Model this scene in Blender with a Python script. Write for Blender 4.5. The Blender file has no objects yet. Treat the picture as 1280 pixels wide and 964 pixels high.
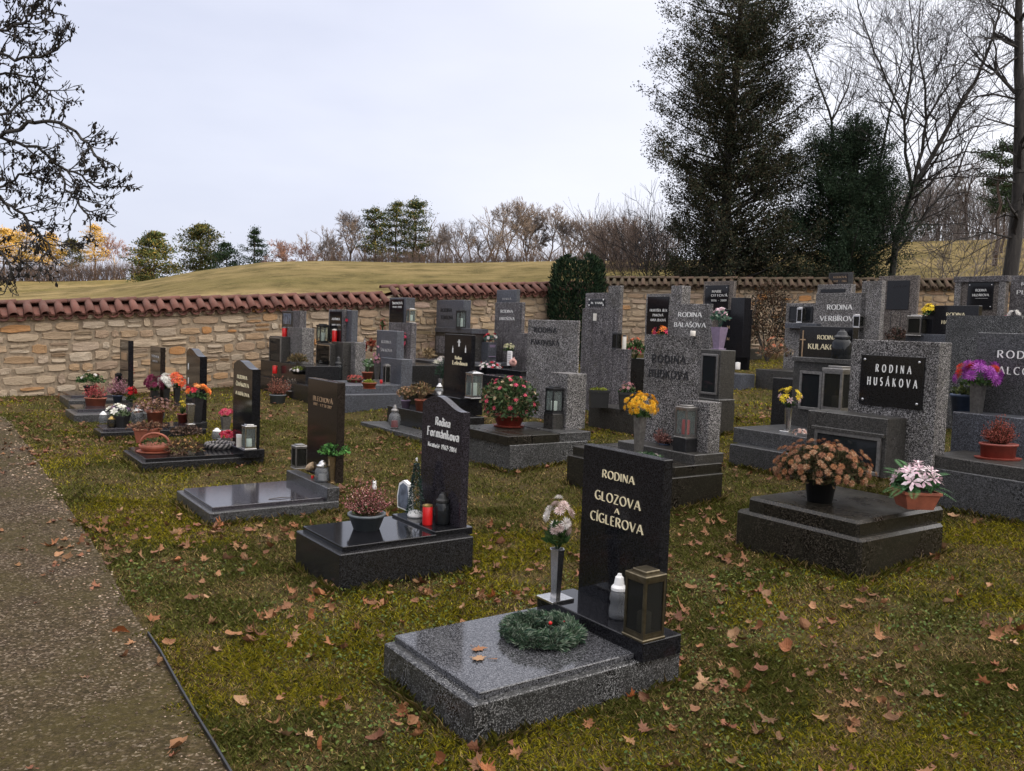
import bpy, bmesh, math, random
import numpy as np
from mathutils import Matrix, Vector

random.seed(7)
RNG = np.random.default_rng(11)
S = bpy.context.scene
COL = S.collection

# ------------------------------------------------------------------ camera
F_PX, PITCH, ROLL, EYE = 1072.0, math.radians(3.93), math.radians(2.05), 1.6
cr, sr, cp, sp_ = math.cos(ROLL), math.sin(ROLL), math.cos(PITCH), math.sin(PITCH)
RM = np.array([[1, 0, 0], [0, -sp_, cp], [0, -cp, -sp_]]) @ np.array([[cr, sr, 0], [-sr, cr, 0], [0, 0, 1]])
CAM = np.array([0.0, 0.0, EYE])
cam_data = bpy.data.cameras.new('camera')
cam_data.sensor_width = 36.0
cam_data.lens = 36.0 * F_PX / 1280.0
cam_data.clip_start, cam_data.clip_end = 0.05, 6000.0
cam = bpy.data.objects.new('camera', cam_data)
COL.objects.link(cam)
cam.matrix_world = Matrix([[RM[0, 0], -RM[0, 1], -RM[0, 2], 0], [RM[1, 0], -RM[1, 1], -RM[1, 2], 0],
                           [RM[2, 0], -RM[2, 1], -RM[2, 2], EYE], [0, 0, 0, 1]])
S.camera = cam

# ------------------------------------------------------------------ sun, sky, exposure
SUN_EL, SUN_AZ = math.radians(7.0), math.radians(101.0)     # azimuth clockwise from +Y (view direction): low, from the right
sun_dir = Vector((math.sin(SUN_AZ) * math.cos(SUN_EL), math.cos(SUN_AZ) * math.cos(SUN_EL), math.sin(SUN_EL)))
sun_data = bpy.data.lights.new('sun', 'SUN')
sun_data.energy, sun_data.angle, sun_data.color = 5.0, math.radians(0.5), (1.0, 0.74, 0.45)
sun = bpy.data.objects.new('sun', sun_data)
COL.objects.link(sun)
sun.rotation_euler = sun_dir.to_track_quat('Z', 'Y').to_euler()
sun.location = (60, -20, 60)

world = bpy.data.worlds.new('World')
S.world = world
world.use_nodes = True
wt = world.node_tree
wt.nodes.clear()
def wn(t, **kw):
    n = wt.nodes.new(t)
    for k, v in kw.items(): setattr(n, k, v)
    return n
w_out, w_bg = wn('ShaderNodeOutputWorld'), wn('ShaderNodeBackground')
w_sky = wn('ShaderNodeTexSky', sky_type='NISHITA')
w_sky.sun_disc = False
w_sky.sun_elevation, w_sky.sun_rotation = SUN_EL, SUN_AZ
w_co = wn('ShaderNodeTexCoord')
w_map = wn('ShaderNodeMapping'); w_map.inputs['Scale'].default_value = (1.0, 1.0, 3.2)
w_noise = wn('ShaderNodeTexNoise'); w_noise.inputs['Scale'].default_value = 1.6; w_noise.inputs['Detail'].default_value = 5
w_ramp = wn('ShaderNodeValToRGB')
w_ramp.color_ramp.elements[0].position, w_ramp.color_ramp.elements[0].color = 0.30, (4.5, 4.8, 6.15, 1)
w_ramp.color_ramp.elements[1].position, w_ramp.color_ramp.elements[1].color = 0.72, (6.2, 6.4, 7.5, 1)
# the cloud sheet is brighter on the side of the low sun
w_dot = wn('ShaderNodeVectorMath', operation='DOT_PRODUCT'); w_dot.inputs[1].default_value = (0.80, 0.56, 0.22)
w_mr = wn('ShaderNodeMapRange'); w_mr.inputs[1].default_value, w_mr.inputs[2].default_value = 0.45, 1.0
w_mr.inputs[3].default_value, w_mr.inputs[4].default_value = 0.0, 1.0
# overcast: the cloud sheet is brightened overhead and round the low sun for added fill
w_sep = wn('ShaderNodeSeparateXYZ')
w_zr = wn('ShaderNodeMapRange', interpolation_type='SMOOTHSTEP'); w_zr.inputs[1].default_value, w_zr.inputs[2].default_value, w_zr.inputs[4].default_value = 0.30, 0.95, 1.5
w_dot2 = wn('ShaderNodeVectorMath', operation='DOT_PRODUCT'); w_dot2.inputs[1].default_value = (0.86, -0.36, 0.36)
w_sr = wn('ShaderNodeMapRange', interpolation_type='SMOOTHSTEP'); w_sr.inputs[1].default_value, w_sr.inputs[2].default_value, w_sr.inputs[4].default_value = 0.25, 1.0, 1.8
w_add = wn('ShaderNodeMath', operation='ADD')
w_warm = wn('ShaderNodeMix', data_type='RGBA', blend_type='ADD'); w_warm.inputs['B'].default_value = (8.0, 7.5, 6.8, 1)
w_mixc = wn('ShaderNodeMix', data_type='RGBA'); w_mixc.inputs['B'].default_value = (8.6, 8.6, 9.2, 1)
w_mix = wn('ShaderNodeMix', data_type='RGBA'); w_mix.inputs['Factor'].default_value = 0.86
wl = wt.links.new
wl(w_co.outputs['Generated'], w_map.inputs['Vector']); wl(w_map.outputs[0], w_noise.inputs['Vector'])
wl(w_noise.outputs['Fac'], w_ramp.inputs[0]); wl(w_co.outputs['Generated'], w_dot.inputs[0])
wl(w_dot.outputs['Value'], w_mr.inputs[0]); wl(w_mr.outputs[0], w_mixc.inputs['Factor']); wl(w_ramp.outputs[0], w_mixc.inputs['A'])
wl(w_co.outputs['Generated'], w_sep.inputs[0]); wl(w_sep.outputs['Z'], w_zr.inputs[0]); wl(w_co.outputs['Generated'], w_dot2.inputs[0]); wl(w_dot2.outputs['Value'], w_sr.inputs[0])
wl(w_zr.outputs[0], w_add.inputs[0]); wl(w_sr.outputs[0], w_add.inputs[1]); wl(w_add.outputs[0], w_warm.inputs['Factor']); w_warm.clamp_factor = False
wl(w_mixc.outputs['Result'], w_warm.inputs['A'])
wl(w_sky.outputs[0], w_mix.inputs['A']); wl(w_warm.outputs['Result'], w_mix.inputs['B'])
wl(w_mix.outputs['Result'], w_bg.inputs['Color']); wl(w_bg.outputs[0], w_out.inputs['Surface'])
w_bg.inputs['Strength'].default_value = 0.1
S.view_settings.view_transform = 'Standard'
S.view_settings.look = 'None'
S.view_settings.exposure = 0.6
S.view_settings.gamma = 1.0
S.cycles.max_bounces = 6
S.cycles.transparent_max_bounces = 8
S.cycles.caustics_reflective = S.cycles.caustics_refractive = False

# ------------------------------------------------------------------ geometry of the place
AX = np.array([math.cos(math.radians(35.3)), math.sin(math.radians(35.3)), 0.0])   # along the graves, foot to head
VX = np.array([AX[1], -AX[0], 0.0])                                                  # across the graves
GRAVE_ROT = math.atan2(VX[1], VX[0])
WALL_B = 16.2

def softplus(t, k=0.9): return 0.5 * (t + np.sqrt(t * t + k))
def zg(X, Y):
    """height of the cemetery ground"""
    X, Y = np.asarray(X, float), np.asarray(Y, float)
    s, b = X * AX[0] + Y * AX[1], -X * VX[0] - Y * VX[1]
    z = 0.018 * softplus(b - 6.5) + 0.07 * softplus(s - 3.4)
    return z + 0.012 * np.sin(X * 2.3 + 1.1 * np.sin(Y * 1.7)) * np.cos(Y * 1.9 + 0.6) - 0.02
def ray(px, py):
    d = RM @ np.array([(px - 640) / F_PX, (py - 482) / F_PX, 1.0])
    return d
def at_z(px, py, z):
    d = ray(px, py)
    return CAM + d * ((z - EYE) / d[2])
def ground(px, py):
    d = ray(px, py)
    t = 0.5
    lo, hi = 0.5, 60.0
    for _ in range(60):
        t = 0.5 * (lo + hi)
        p = CAM + d * t
        if p[2] > zg(p[0], p[1]): lo = t
        else: hi = t
    return CAM + d * t
def at_y(px, py, Y):
    d = ray(px, py)
    return CAM + d * (Y / d[1])
def solve_x(P, d, px):
    """t so that P + t d lies in the vertical image line px"""
    c0, c1 = RM.T @ (P - CAM), RM.T @ d
    k = (px - 640) / F_PX
    return (k * c0[2] - c0[0]) / (c1[0] - k * c1[2])
def solve_y(P, d, py):
    c0, c1 = RM.T @ (P - CAM), RM.T @ d
    k = (py - 482) / F_PX
    return (k * c0[2] - c0[1]) / (c1[1] - k * c1[2])
def depth(P): return float((RM.T @ (np.asarray(P) - CAM))[2])
def mpp(P): return depth(P) / F_PX          # metres per photo pixel at P
ZUP = np.array([0, 0, 1.0])

# ------------------------------------------------------------------ objects
def tag(o, label=None, cat=None, group=None, kind=None):
    if label: o['label'] = label
    if cat: o['category'] = cat
    if group: o['group'] = group
    if kind: o['kind'] = kind
    return o
def thing(name, label, cat, loc=(0, 0, 0), rotz=0.0, group=None):
    o = bpy.data.objects.new(name, None)
    o.empty_display_size = 0.1
    COL.objects.link(o)
    o.location = loc
    o.rotation_euler = (0, 0, rotz)
    return tag(o, label, cat, group)
def link_mesh(name, me, mat=None, parent=None):
    if mat is not None and not me.materials: me.materials.append(mat)
    o = bpy.data.objects.new(name, me)
    COL.objects.link(o)
    if parent is not None: o.parent = parent
    return o

class MB:
    """collects shapes; build() links them as ONE mesh object"""
    def __init__(self): self.v, self.f, self.c, self.n = [], [], [], 0; self.smooth = False
    def add(self, verts, faces, col=None):
        b = self.n
        self.v.append(np.asarray(verts, float).reshape(-1, 3))
        n = len(self.v[-1])
        self.f += [tuple(i + b for i in f) for f in faces]
        self.c.append(np.tile(np.array(col if col is not None else (1, 1, 1), float)[:3], (n, 1)) if np.ndim(col) < 2 else np.asarray(col, float))
        self.n += n
        return self
    def box(self, x0, x1, y0, y1, z0, z1, col=None, ch=0.0, bottom=True):
        if ch <= 0:
            v = [(x0, y0, z0), (x1, y0, z0), (x1, y1, z0), (x0, y1, z0), (x0, y0, z1), (x1, y0, z1), (x1, y1, z1), (x0, y1, z1)]
            return self.add(v, [(3, 2, 1, 0), (4, 5, 6, 7), (0, 1, 5, 4), (1, 2, 6, 5), (2, 3, 7, 6), (3, 0, 4, 7)], col)
        c = min(ch, 0.45 * (x1 - x0), 0.45 * (y1 - y0), 0.45 * (z1 - z0))
        def ring(ix, z):   # eight-sided outline with cut corners
            a, b_, d, e = x0 + ix, x1 - ix, y0 + ix, y1 - ix
            return [(a + c, d, z), (b_ - c, d, z), (b_, d + c, z), (b_, e - c, z), (b_ - c, e, z), (a + c, e, z), (a, e - c, z), (a, d + c, z)]
        v = ring(0, z0) + ring(0, z1 - c)
        a, b_, d, e = x0 + c, x1 - c, y0 + c, y1 - c
        v += [(a, d, z1), (b_, d, z1), (b_, e, z1), (a, e, z1)]
        f = [(7, 6, 5, 4, 3, 2, 1, 0)] + [(i, (i + 1) % 8, 8 + (i + 1) % 8, 8 + i) for i in range(8)]
        f += [(16, 17, 18, 19), (8, 9, 17, 16), (10, 11, 18, 17), (12, 13, 19, 18), (14, 15, 16, 19), (9, 10, 17), (11, 12, 18), (13, 14, 19), (15, 8, 16)]
        return self.add(v, f, col)
    def prism(self, pts, axis, a0, a1, col=None):
        """extrude a 2D outline; axis 'y': pts are (x,z); 'z': pts are (x,y); 'x': pts are (y,z)"""
        n = len(pts)
        def p3(p, a): return {'y': (p[0], a, p[1]), 'z': (p[0], p[1], a), 'x': (a, p[0], p[1])}[axis]
        v = [p3(p, a0) for p in pts] + [p3(p, a1) for p in pts]
        f = [tuple(range(n)), tuple(range(2 * n - 1, n - 1, -1))] + [(i + n, (i + 1) % n + n, (i + 1) % n, i) for i in range(n)]
        return self.add(v, f, col)
    def lathe(self, prof, n=16, cx=0, cy=0, cz=0, col=None, cap=True, sq=False, rot=0.0):
        """profile of (radius, z) turned about the z axis"""
        v = []
        for r, z in prof:
            for k in range(n):
                a = 2 * math.pi * (k + (0.5 if sq else 0)) / n + rot
                v.append((cx + r * math.cos(a), cy + r * math.sin(a), cz + z))
        f = []
        for j in range(len(prof) - 1):
            for k in range(n):
                f.append((j * n + k, j * n + (k + 1) % n, (j + 1) * n + (k + 1) % n, (j + 1) * n + k))
        if cap:
            f.append(tuple(range(n - 1, -1, -1)))
            f.append(tuple((len(prof) - 1) * n + k for k in range(n)))
        return self.add(v, f, col)
    def tube(self, pts, rad, n=6, col=None, closed=False, cap=True):
        pts = np.asarray(pts, float)
        m = len(pts)
        rad = np.full(m, rad) if np.ndim(rad) == 0 else np.asarray(rad, float)
        t = np.gradient(pts, axis=0) if not closed else np.roll(pts, -1, 0) - np.roll(pts, 1, 0)
        t /= np.linalg.norm(t, axis=1)[:, None] + 1e-12
        up = np.array([0, 0, 1.0]) if abs(t[:, 2]).mean() < 0.8 else np.array([1.0, 0, 0])
        a = np.cross(t, up); a /= np.linalg.norm(a, axis=1)[:, None] + 1e-12
        b = np.cross(a, t)
        ang = np.arange(n) * 2 * math.pi / n
        v = (pts[:, None] + rad[:, None, None] * (a[:, None] * np.cos(ang)[None, :, None] + b[:, None] * np.sin(ang)[None, :, None])).reshape(-1, 3)
        f = []
        for j in range(m if closed else m - 1):
            q = (j + 1) % m
            for k in range(n): f.append((j * n + k, q * n + k, q * n + (k + 1) % n, j * n + (k + 1) % n))
        if cap and not closed:
            f.append(tuple(range(n)))
            f.append(tuple((m - 1) * n + k for k in range(n - 1, -1, -1)))
        return self.add(v, f, col)
    def ball(self, c, r, n=8, m=5, col=None, sz=1.0):
        prof = [(max(1e-4, r * math.sin(math.pi * i / m)), -r * sz * math.cos(math.pi * i / m)) for i in range(m + 1)]
        return self.lathe(prof, n, c[0], c[1], c[2], col, cap=False)
    def mesh(self, name, smooth=None):
        me = bpy.data.meshes.new(name)
        V = np.concatenate(self.v) if self.v else np.zeros((0, 3))
        me.from_pydata(V.tolist(), [], self.f)
        C = np.concatenate(self.c) if self.c else np.zeros((0, 3))
        if len(C):
            at = me.color_attributes.new('Col', 'FLOAT_COLOR', 'POINT')
            at.data.foreach_set('color', np.concatenate([C, np.ones((len(C), 1))], 1).astype(np.float32).ravel())
        if self.smooth if smooth is None else smooth:
            me.polygons.foreach_set('use_smooth', [True] * len(me.polygons))
        me.update()
        return me
    def build(self, name, mat, parent=None, loc=None, rotz=0.0, kind=None, label=None, smooth=None):
        o = link_mesh(name, self.mesh(name, smooth), mat, parent)
        if loc is not None: o.location = loc
        if rotz: o.rotation_euler = (0, 0, rotz)
        if kind: o['kind'] = kind
        if label: o['label'] = label
        return o

def big_mesh(name, V, faces_flat, loop_sizes, C=None, mat=None, parent=None, smooth=False):
    """fast build from numpy: V (n,3), flat vertex indices, loop sizes per face, optional point colours"""
    me = bpy.data.meshes.new(name)
    me.vertices.add(len(V)); me.vertices.foreach_set('co', np.asarray(V, np.float32).ravel())
    me.loops.add(len(faces_flat)); me.loops.foreach_set('vertex_index', np.asarray(faces_flat, np.int32))
    st = np.concatenate([[0], np.cumsum(loop_sizes)[:-1]]).astype(np.int32)
    me.polygons.add(len(loop_sizes)); me.polygons.foreach_set('loop_start', st)
    if C is not None:
        at = me.color_attributes.new('Col', 'FLOAT_COLOR', 'POINT')
        at.data.foreach_set('color', np.concatenate([C, np.ones((len(C), 1))], 1).astype(np.float32).ravel())
    if smooth: me.polygons.foreach_set('use_smooth', np.ones(len(loop_sizes), bool))
    me.update(calc_edges=True)
    return link_mesh(name, me, mat, parent)
def tri_cloud(name, T, C=None, mat=None, parent=None):
    """T (n,k,3): n separate polygons of k corners"""
    n, k = T.shape[:2]
    Cc = None if C is None else np.repeat(C, k, 0)
    return big_mesh(name, T.reshape(-1, 3), np.arange(n * k), np.full(n, k), Cc, mat, parent)

# ------------------------------------------------------------------ materials
def material(name, rough=0.6, spec=0.5, metal=0.0):
    m = bpy.data.materials.new(name)
    m.use_nodes = True
    nt = m.node_tree
    b = nt.nodes['Principled BSDF']
    b.inputs['Roughness'].default_value = rough
    b.inputs['Metallic'].default_value = metal
    b.inputs['Specular IOR Level'].default_value = spec
    return m, nt, b
def nd(nt, t, inputs=None, **kw):
    n = nt.nodes.new(t)
    for k, v in kw.items(): setattr(n, k, v)
    for k, v in (inputs or {}).items(): n.inputs[k].default_value = v
    return n
def ramp(nt, fac, stops):
    r = nt.nodes.new('ShaderNodeValToRGB')
    while len(r.color_ramp.elements) < len(stops): r.color_ramp.elements.new(0.5)
    for e, (p, c) in zip(r.color_ramp.elements, stops):
        e.position = p; e.color = (*c, 1) if len(c) == 3 else c
    nt.links.new(fac, r.inputs[0])
    return r.outputs[0]
def mixc(nt, fac, a, b, mode='MIX'):
    n = nd(nt, 'ShaderNodeMix', data_type='RGBA', blend_type=mode)
    for s, v in (('Factor', fac), ('A', a), ('B', b)):
        if hasattr(v, 'is_linked') or hasattr(v, 'node'): nt.links.new(v, n.inputs[s])
        elif s == 'Factor': n.inputs[s].default_value = v
        else: n.inputs[s].default_value = (*v, 1)
    return n.outputs['Result']
def noise(nt, scale, detail=3, vec=None, rough=0.5, out='Fac'):
    n = nd(nt, 'ShaderNodeTexNoise', {'Scale': scale, 'Detail': detail, 'Roughness': rough})
    if vec is not None: nt.links.new(vec, n.inputs['Vector'])
    return n.outputs[out]
def coords(nt, kind='Object'): return nd(nt, 'ShaderNodeTexCoord').outputs[kind]
def bump(nt, b, h, strength=0.3, dist=0.01):
    n = nd(nt, 'ShaderNodeBump', {'Strength': strength, 'Distance': dist})
    nt.links.new(h, n.inputs['Height']); nt.links.new(n.outputs[0], b.inputs['Normal'])

def granite(name, dark, light, scale=260, rough=0.45, stain=0.5, stain_col=(0.03, 0.028, 0.022), mid=0.5, wet=0.0, bmp=0.15, streak=0.0, spec=.5):
    """speckled stone: dark and light grains with damp stains and, if wanted, run-off streaks"""
    m, nt, b = material(name, rough, spec)
    co = coords(nt)
    oi = nd(nt, 'ShaderNodeObjectInfo')
    vo = nd(nt, 'ShaderNodeTexVoronoi', {'Scale': scale}); nt.links.new(co, vo.inputs['Vector'])
    sep = nd(nt, 'ShaderNodeSeparateColor'); nt.links.new(vo.outputs['Color'], sep.inputs[0])
    mids = tuple((d + l) * mid for d, l in zip(dark, light))
    c = ramp(nt, sep.outputs[0], [(0.0, dark), (0.34, dark), (0.40, mids), (0.72, mids), (0.80, light), (1.0, light)])
    n2 = noise(nt, scale * 0.3, 2, co)
    c = mixc(nt, ramp(nt, n2, [(0.35, (0, 0, 0)), (0.7, (0.55,) * 3)]), c, dark)
    n1 = noise(nt, 3.0, 5, co, 0.65)
    c = mixc(nt, ramp(nt, n1, [(0.42, (0, 0, 0)), (0.75, (stain,) * 3)]), c, stain_col)
    if bmp > .2:
        nl = noise(nt, 11, 6, co, .75)
        c = mixc(nt, ramp(nt, nl, [(0.58, (0, 0, 0)), (0.72, (.5,) * 3)]), c, (0.24, 0.23, 0.17))
        nd2 = noise(nt, 5.5, 6, co, .8)
        c = mixc(nt, ramp(nt, nd2, [(0.52, (0, 0, 0)), (0.70, (.55,) * 3)]), c, (0.045, 0.040, 0.034))
    if streak > 0:
        mp = nd(nt, 'ShaderNodeMapping'); mp.inputs['Scale'].default_value = (22, 22, 0.9); nt.links.new(co, mp.inputs[0])
        n3 = noise(nt, 1.0, 3, mp.outputs[0])
        c = mixc(nt, ramp(nt, n3, [(0.5, (0, 0, 0)), (0.75, (streak,) * 3)]), c, stain_col)
    h = nd(nt, 'ShaderNodeHueSaturation'); nt.links.new(c, h.inputs['Color'])
    mr = nd(nt, 'ShaderNodeMapRange', {3: 0.85, 4: 1.15}); nt.links.new(oi.outputs['Random'], mr.inputs[0]); nt.links.new(mr.outputs[0], h.inputs['Value'])
    nt.links.new(h.outputs[0], b.inputs['Base Color'])
    if wet > 0:
        r = nd(nt, 'ShaderNodeMapRange', {1: 0.35, 2: 0.65, 3: max(0.04, rough - wet), 4: rough}); nt.links.new(n1, r.inputs[0]); nt.links.new(r.outputs[0], b.inputs['Roughness'])
    if bmp > 0: bump(nt, b, sep.outputs[1], bmp, 0.002)
    return m
def plain(name, col, rough=0.6, metal=0.0, var=0.25, scale=25, spec=0.5, bmp=0.0):
    m, nt, b = material(name, rough, spec, metal)
    n = noise(nt, scale, 4, coords(nt), 0.6)
    nt.links.new(ramp(nt, n, [(0.3, tuple(c * (1 - var) for c in col)), (0.7, tuple(min(1, c * (1 + var)) for c in col))]), b.inputs['Base Color'])
    if bmp: bump(nt, b, n, bmp, 0.004)
    return m
def by_attr(name, rough=0.7, transl=0.0, spec=0.3, twoside=0.0):
    """colour comes from the per-piece colour attribute (kind of petal, leaf, blade)"""
    m, nt, b = material(name, rough, spec)
    a = nd(nt, 'ShaderNodeAttribute', attribute_name='Col')
    nt.links.new(a.outputs['Color'], b.inputs['Base Color'])
    if transl > 0:
        t = nd(nt, 'ShaderNodeBsdfTranslucent'); nt.links.new(a.outputs['Color'], t.inputs['Color'])
        mx = nd(nt, 'ShaderNodeMixShader', {0: transl})
        nt.links.new(b.outputs[0], mx.inputs[1]); nt.links.new(t.outputs[0], mx.inputs[2])
        nt.links.new(mx.outputs[0], nt.nodes['Material Output'].inputs['Surface'])
    return m
def glass(name, tint=(0.9, 0.95, 0.93), alpha=0.16, rough=0.05):
    m, nt, b = material(name, rough)
    t = nd(nt, 'ShaderNodeBsdfTransparent'); t.inputs[0].default_value = (*tint, 1)
    b.inputs['Base Color'].default_value = (tint[0] * .3, tint[1] * .3, tint[2] * .3, 1)
    mx = nd(nt, 'ShaderNodeMixShader', {0: alpha})
    nt.links.new(t.outputs[0], mx.inputs[1]); nt.links.new(b.outputs[0], mx.inputs[2])
    nt.links.new(mx.outputs[0], nt.nodes['Material Output'].inputs['Surface'])
    return m

M = {}
M['granite_grey'] = granite('speckled_grey_granite', (0.007, 0.007, 0.0075), (0.26, 0.258, 0.255), 250, 0.42, 0.55, (.008, .008, .006), wet=0.2, mid=.17, spec=.35)
M['granite_slab'] = granite('polished_grey_granite', (0.010, 0.0105, 0.012), (0.15, 0.15, 0.16), 250, 0.08, 0.15, bmp=0.03)
M['granite_violet'] = granite('polished_violet_granite', (0.014, 0.013, 0.016), (0.075, 0.068, 0.08), 230, 0.09, 0.1, bmp=0.02)
M['granite_dark'] = granite('dark_damp_granite', (0.008, 0.0075, 0.007), (0.115, 0.108, 0.10), 180, 0.45, 0.7, (0.018, 0.016, 0.01), wet=0.2)
M['granite_base'] = granite('dark_speckled_granite_kerb', (0.008, 0.008, 0.0085), (0.145, 0.145, 0.15), 200, 0.4, 0.4, wet=0.15)
M['granite_rough'] = granite('rough_light_grey_granite', (0.014, 0.013, 0.013), (0.50, 0.475, 0.46), 165, 0.7, 0.5, (0.035, 0.030, 0.026), bmp=0.35, spec=.2, mid=.36)
M['granite_streak'] = granite('streaked_grey_granite', (0.016, 0.014, 0.015), (0.40, 0.375, 0.38), 150, 0.65, 0.5, (0.03, 0.026, 0.027), bmp=0.3, streak=0.8, spec=.2, mid=.38)
M['granite_pink'] = granite('brownish_grey_granite', (0.028, 0.022, 0.020), (0.40, 0.35, 0.31), 145, 0.65, 0.5, (0.04, 0.030, 0.024), bmp=0.3, spec=.2, mid=.38)
M['granite_blue'] = granite('blue_grey_granite', (0.016, 0.017, 0.021), (0.18, 0.19, 0.22), 210, 0.35, 0.25, bmp=0.1)
M['granite_wave'] = granite('polished_purple_black_granite', (0.006, 0.005, 0.007), (0.050, 0.045, 0.054), 230, 0.12, 0.0, bmp=0.0, spec=.3)
M['black'] = granite('polished_black_granite', (0.004, 0.004, 0.005), (0.022, 0.022, 0.025), 300, 0.10, 0.0, bmp=0.0, spec=.3)
M['black_kerb'] = granite('black_granite_kerb', (0.005, 0.005, 0.006), (0.040, 0.040, 0.042), 240, 0.24, 0.3, (0.016, 0.014, 0.010), bmp=0.03, spec=.35)
M['black_brown'] = granite('polished_brown_black_granite', (0.008, 0.006, 0.005), (0.040, 0.031, 0.027), 260, 0.11, 0.1, bmp=0.0, spec=.3)
M['terrazzo'] = granite('dark_mossy_stone', (0.004, 0.0035, 0.003), (0.065, 0.055, 0.043), 170, 0.45, 0.8, (0.012, 0.011, 0.005), wet=0.28, mid=.25, spec=.3)
M['gold_letter'] = plain('cream_gilt_lettering', (0.80, 0.70, 0.46), 0.45, 0.0, 0.1)
M['white_letter'] = plain('white_lettering', (0.78, 0.77, 0.74), 0.5, 0.0, 0.06)
M['dark_letter'] = plain('dark_lettering', (0.012, 0.012, 0.014), 0.5)
M['grey_letter'] = plain('weathered_grey_lettering', (0.42, 0.41, 0.40), 0.6)
M['bronze_letter'] = plain('bronze_lettering', (0.40, 0.27, 0.16), 0.45, 0.3)
M['steel'] = plain('brushed_steel', (0.55, 0.54, 0.53), 0.25, 1.0, 0.15, 60)
M['dull_steel'] = plain('weathered_metal', (0.22, 0.21, 0.20), 0.4, 0.8, 0.3, 40)
M['bronze'] = plain('dull_dark_bronze', (.12, .10, .065), .38, .85, .35, 40)
M['brass'] = plain('aged_brass', (0.26, 0.19, 0.10), 0.35, 0.9, 0.35, 40)
M['dark_metal'] = plain('dark_metal', (0.03, 0.03, 0.032), 0.4, 0.6, 0.3)
M['terracotta'] = plain('terracotta', (0.26, 0.075, 0.04), 0.65, 0, 0.3, 14)
M['red_plastic'] = plain('red_plastic', (0.42, 0.05, 0.03), 0.4, 0, 0.15)
M['brown_plastic'] = plain('reddish_brown_plastic', (0.22, 0.045, 0.03), 0.45, 0, 0.2)
M['grey_plastic'] = plain('grey_plastic', (0.10, 0.115, 0.125), 0.42, 0, 0.15)
M['black_plastic'] = plain('black_plastic', (0.012, 0.012, 0.012), 0.5, 0, 0.2)
M['blue_plastic'] = plain('blue_grey_plastic', (0.05, 0.075, 0.13), 0.4, 0, 0.2)
M['purple_plastic'] = plain('mauve_plastic', (0.20, 0.15, 0.22), 0.5, 0, 0.2)
M['cream'] = plain('cream_ceramic', (0.66, 0.62, 0.55), 0.4, 0, 0.1)
M['white_plastic'] = plain('white_plastic', (0.78, 0.77, 0.75), 0.4, 0, 0.05)
M['red_wax'] = plain('red_candle_wax', (0.55, 0.012, 0.012), 0.3, 0, 0.1)
M['white_wax'] = plain('white_candle_wax', (0.75, 0.72, 0.68), 0.5, 0, 0.05)
M['gold_cap'] = plain('gold_coloured_lid', (0.62, 0.44, 0.16), 0.3, 0.9, 0.1)
M['soil'] = plain('dark_soil', (0.025, 0.018, 0.012), 0.9, 0, 0.4, 60)
M['pink_ceramic'] = plain('pink_ceramic', (0.55, 0.30, 0.26), 0.4, 0, 0.15)
M['shell'] = plain('brown_striped_shell', (0.42, 0.30, 0.18), 0.4, 0, 0.5, 50)
M['photo'] = plain('faded_enamel_picture', (0.12, 0.14, 0.18), 0.2, 0, 0.7, 12)
M['grey_weave'] = plain('grey_woven_willow', (0.22, 0.20, 0.19), 0.7, 0, 0.35, 60)
M['glass'] = glass('clear_lantern_glass')
M['smoke_glass'] = glass('dull_lantern_glass', (0.36, 0.36, 0.33), 0.14, 0.1)
M['jar_glass'] = glass('ribbed_jar_glass', (0.72, 0.74, 0.76), 0.45, 0.1)
M['dark_glass'] = glass('dark_niche_glass', (0.10, 0.11, 0.12), 0.5, 0.05)
M['red_glass'] = glass('red_lantern_glass', (0.55, 0.03, 0.03), 0.55, 0.1)
M['petal'] = by_attr('flower_petals', 0.7, 0.18)
M['leaf'] = by_attr('green_leaves', 0.6, 0.15, 0.15)
M['dry'] = by_attr('dry_plant_matter', 0.85, 0.1, 0.1)
M['needle'] = by_attr('conifer_foliage', 0.75, 0.05, 0.1)
M['blade'] = by_attr('grass_blades', 0.7, 0.2, 0.06)
M['twig'] = by_attr('twigs', 0.85)
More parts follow.
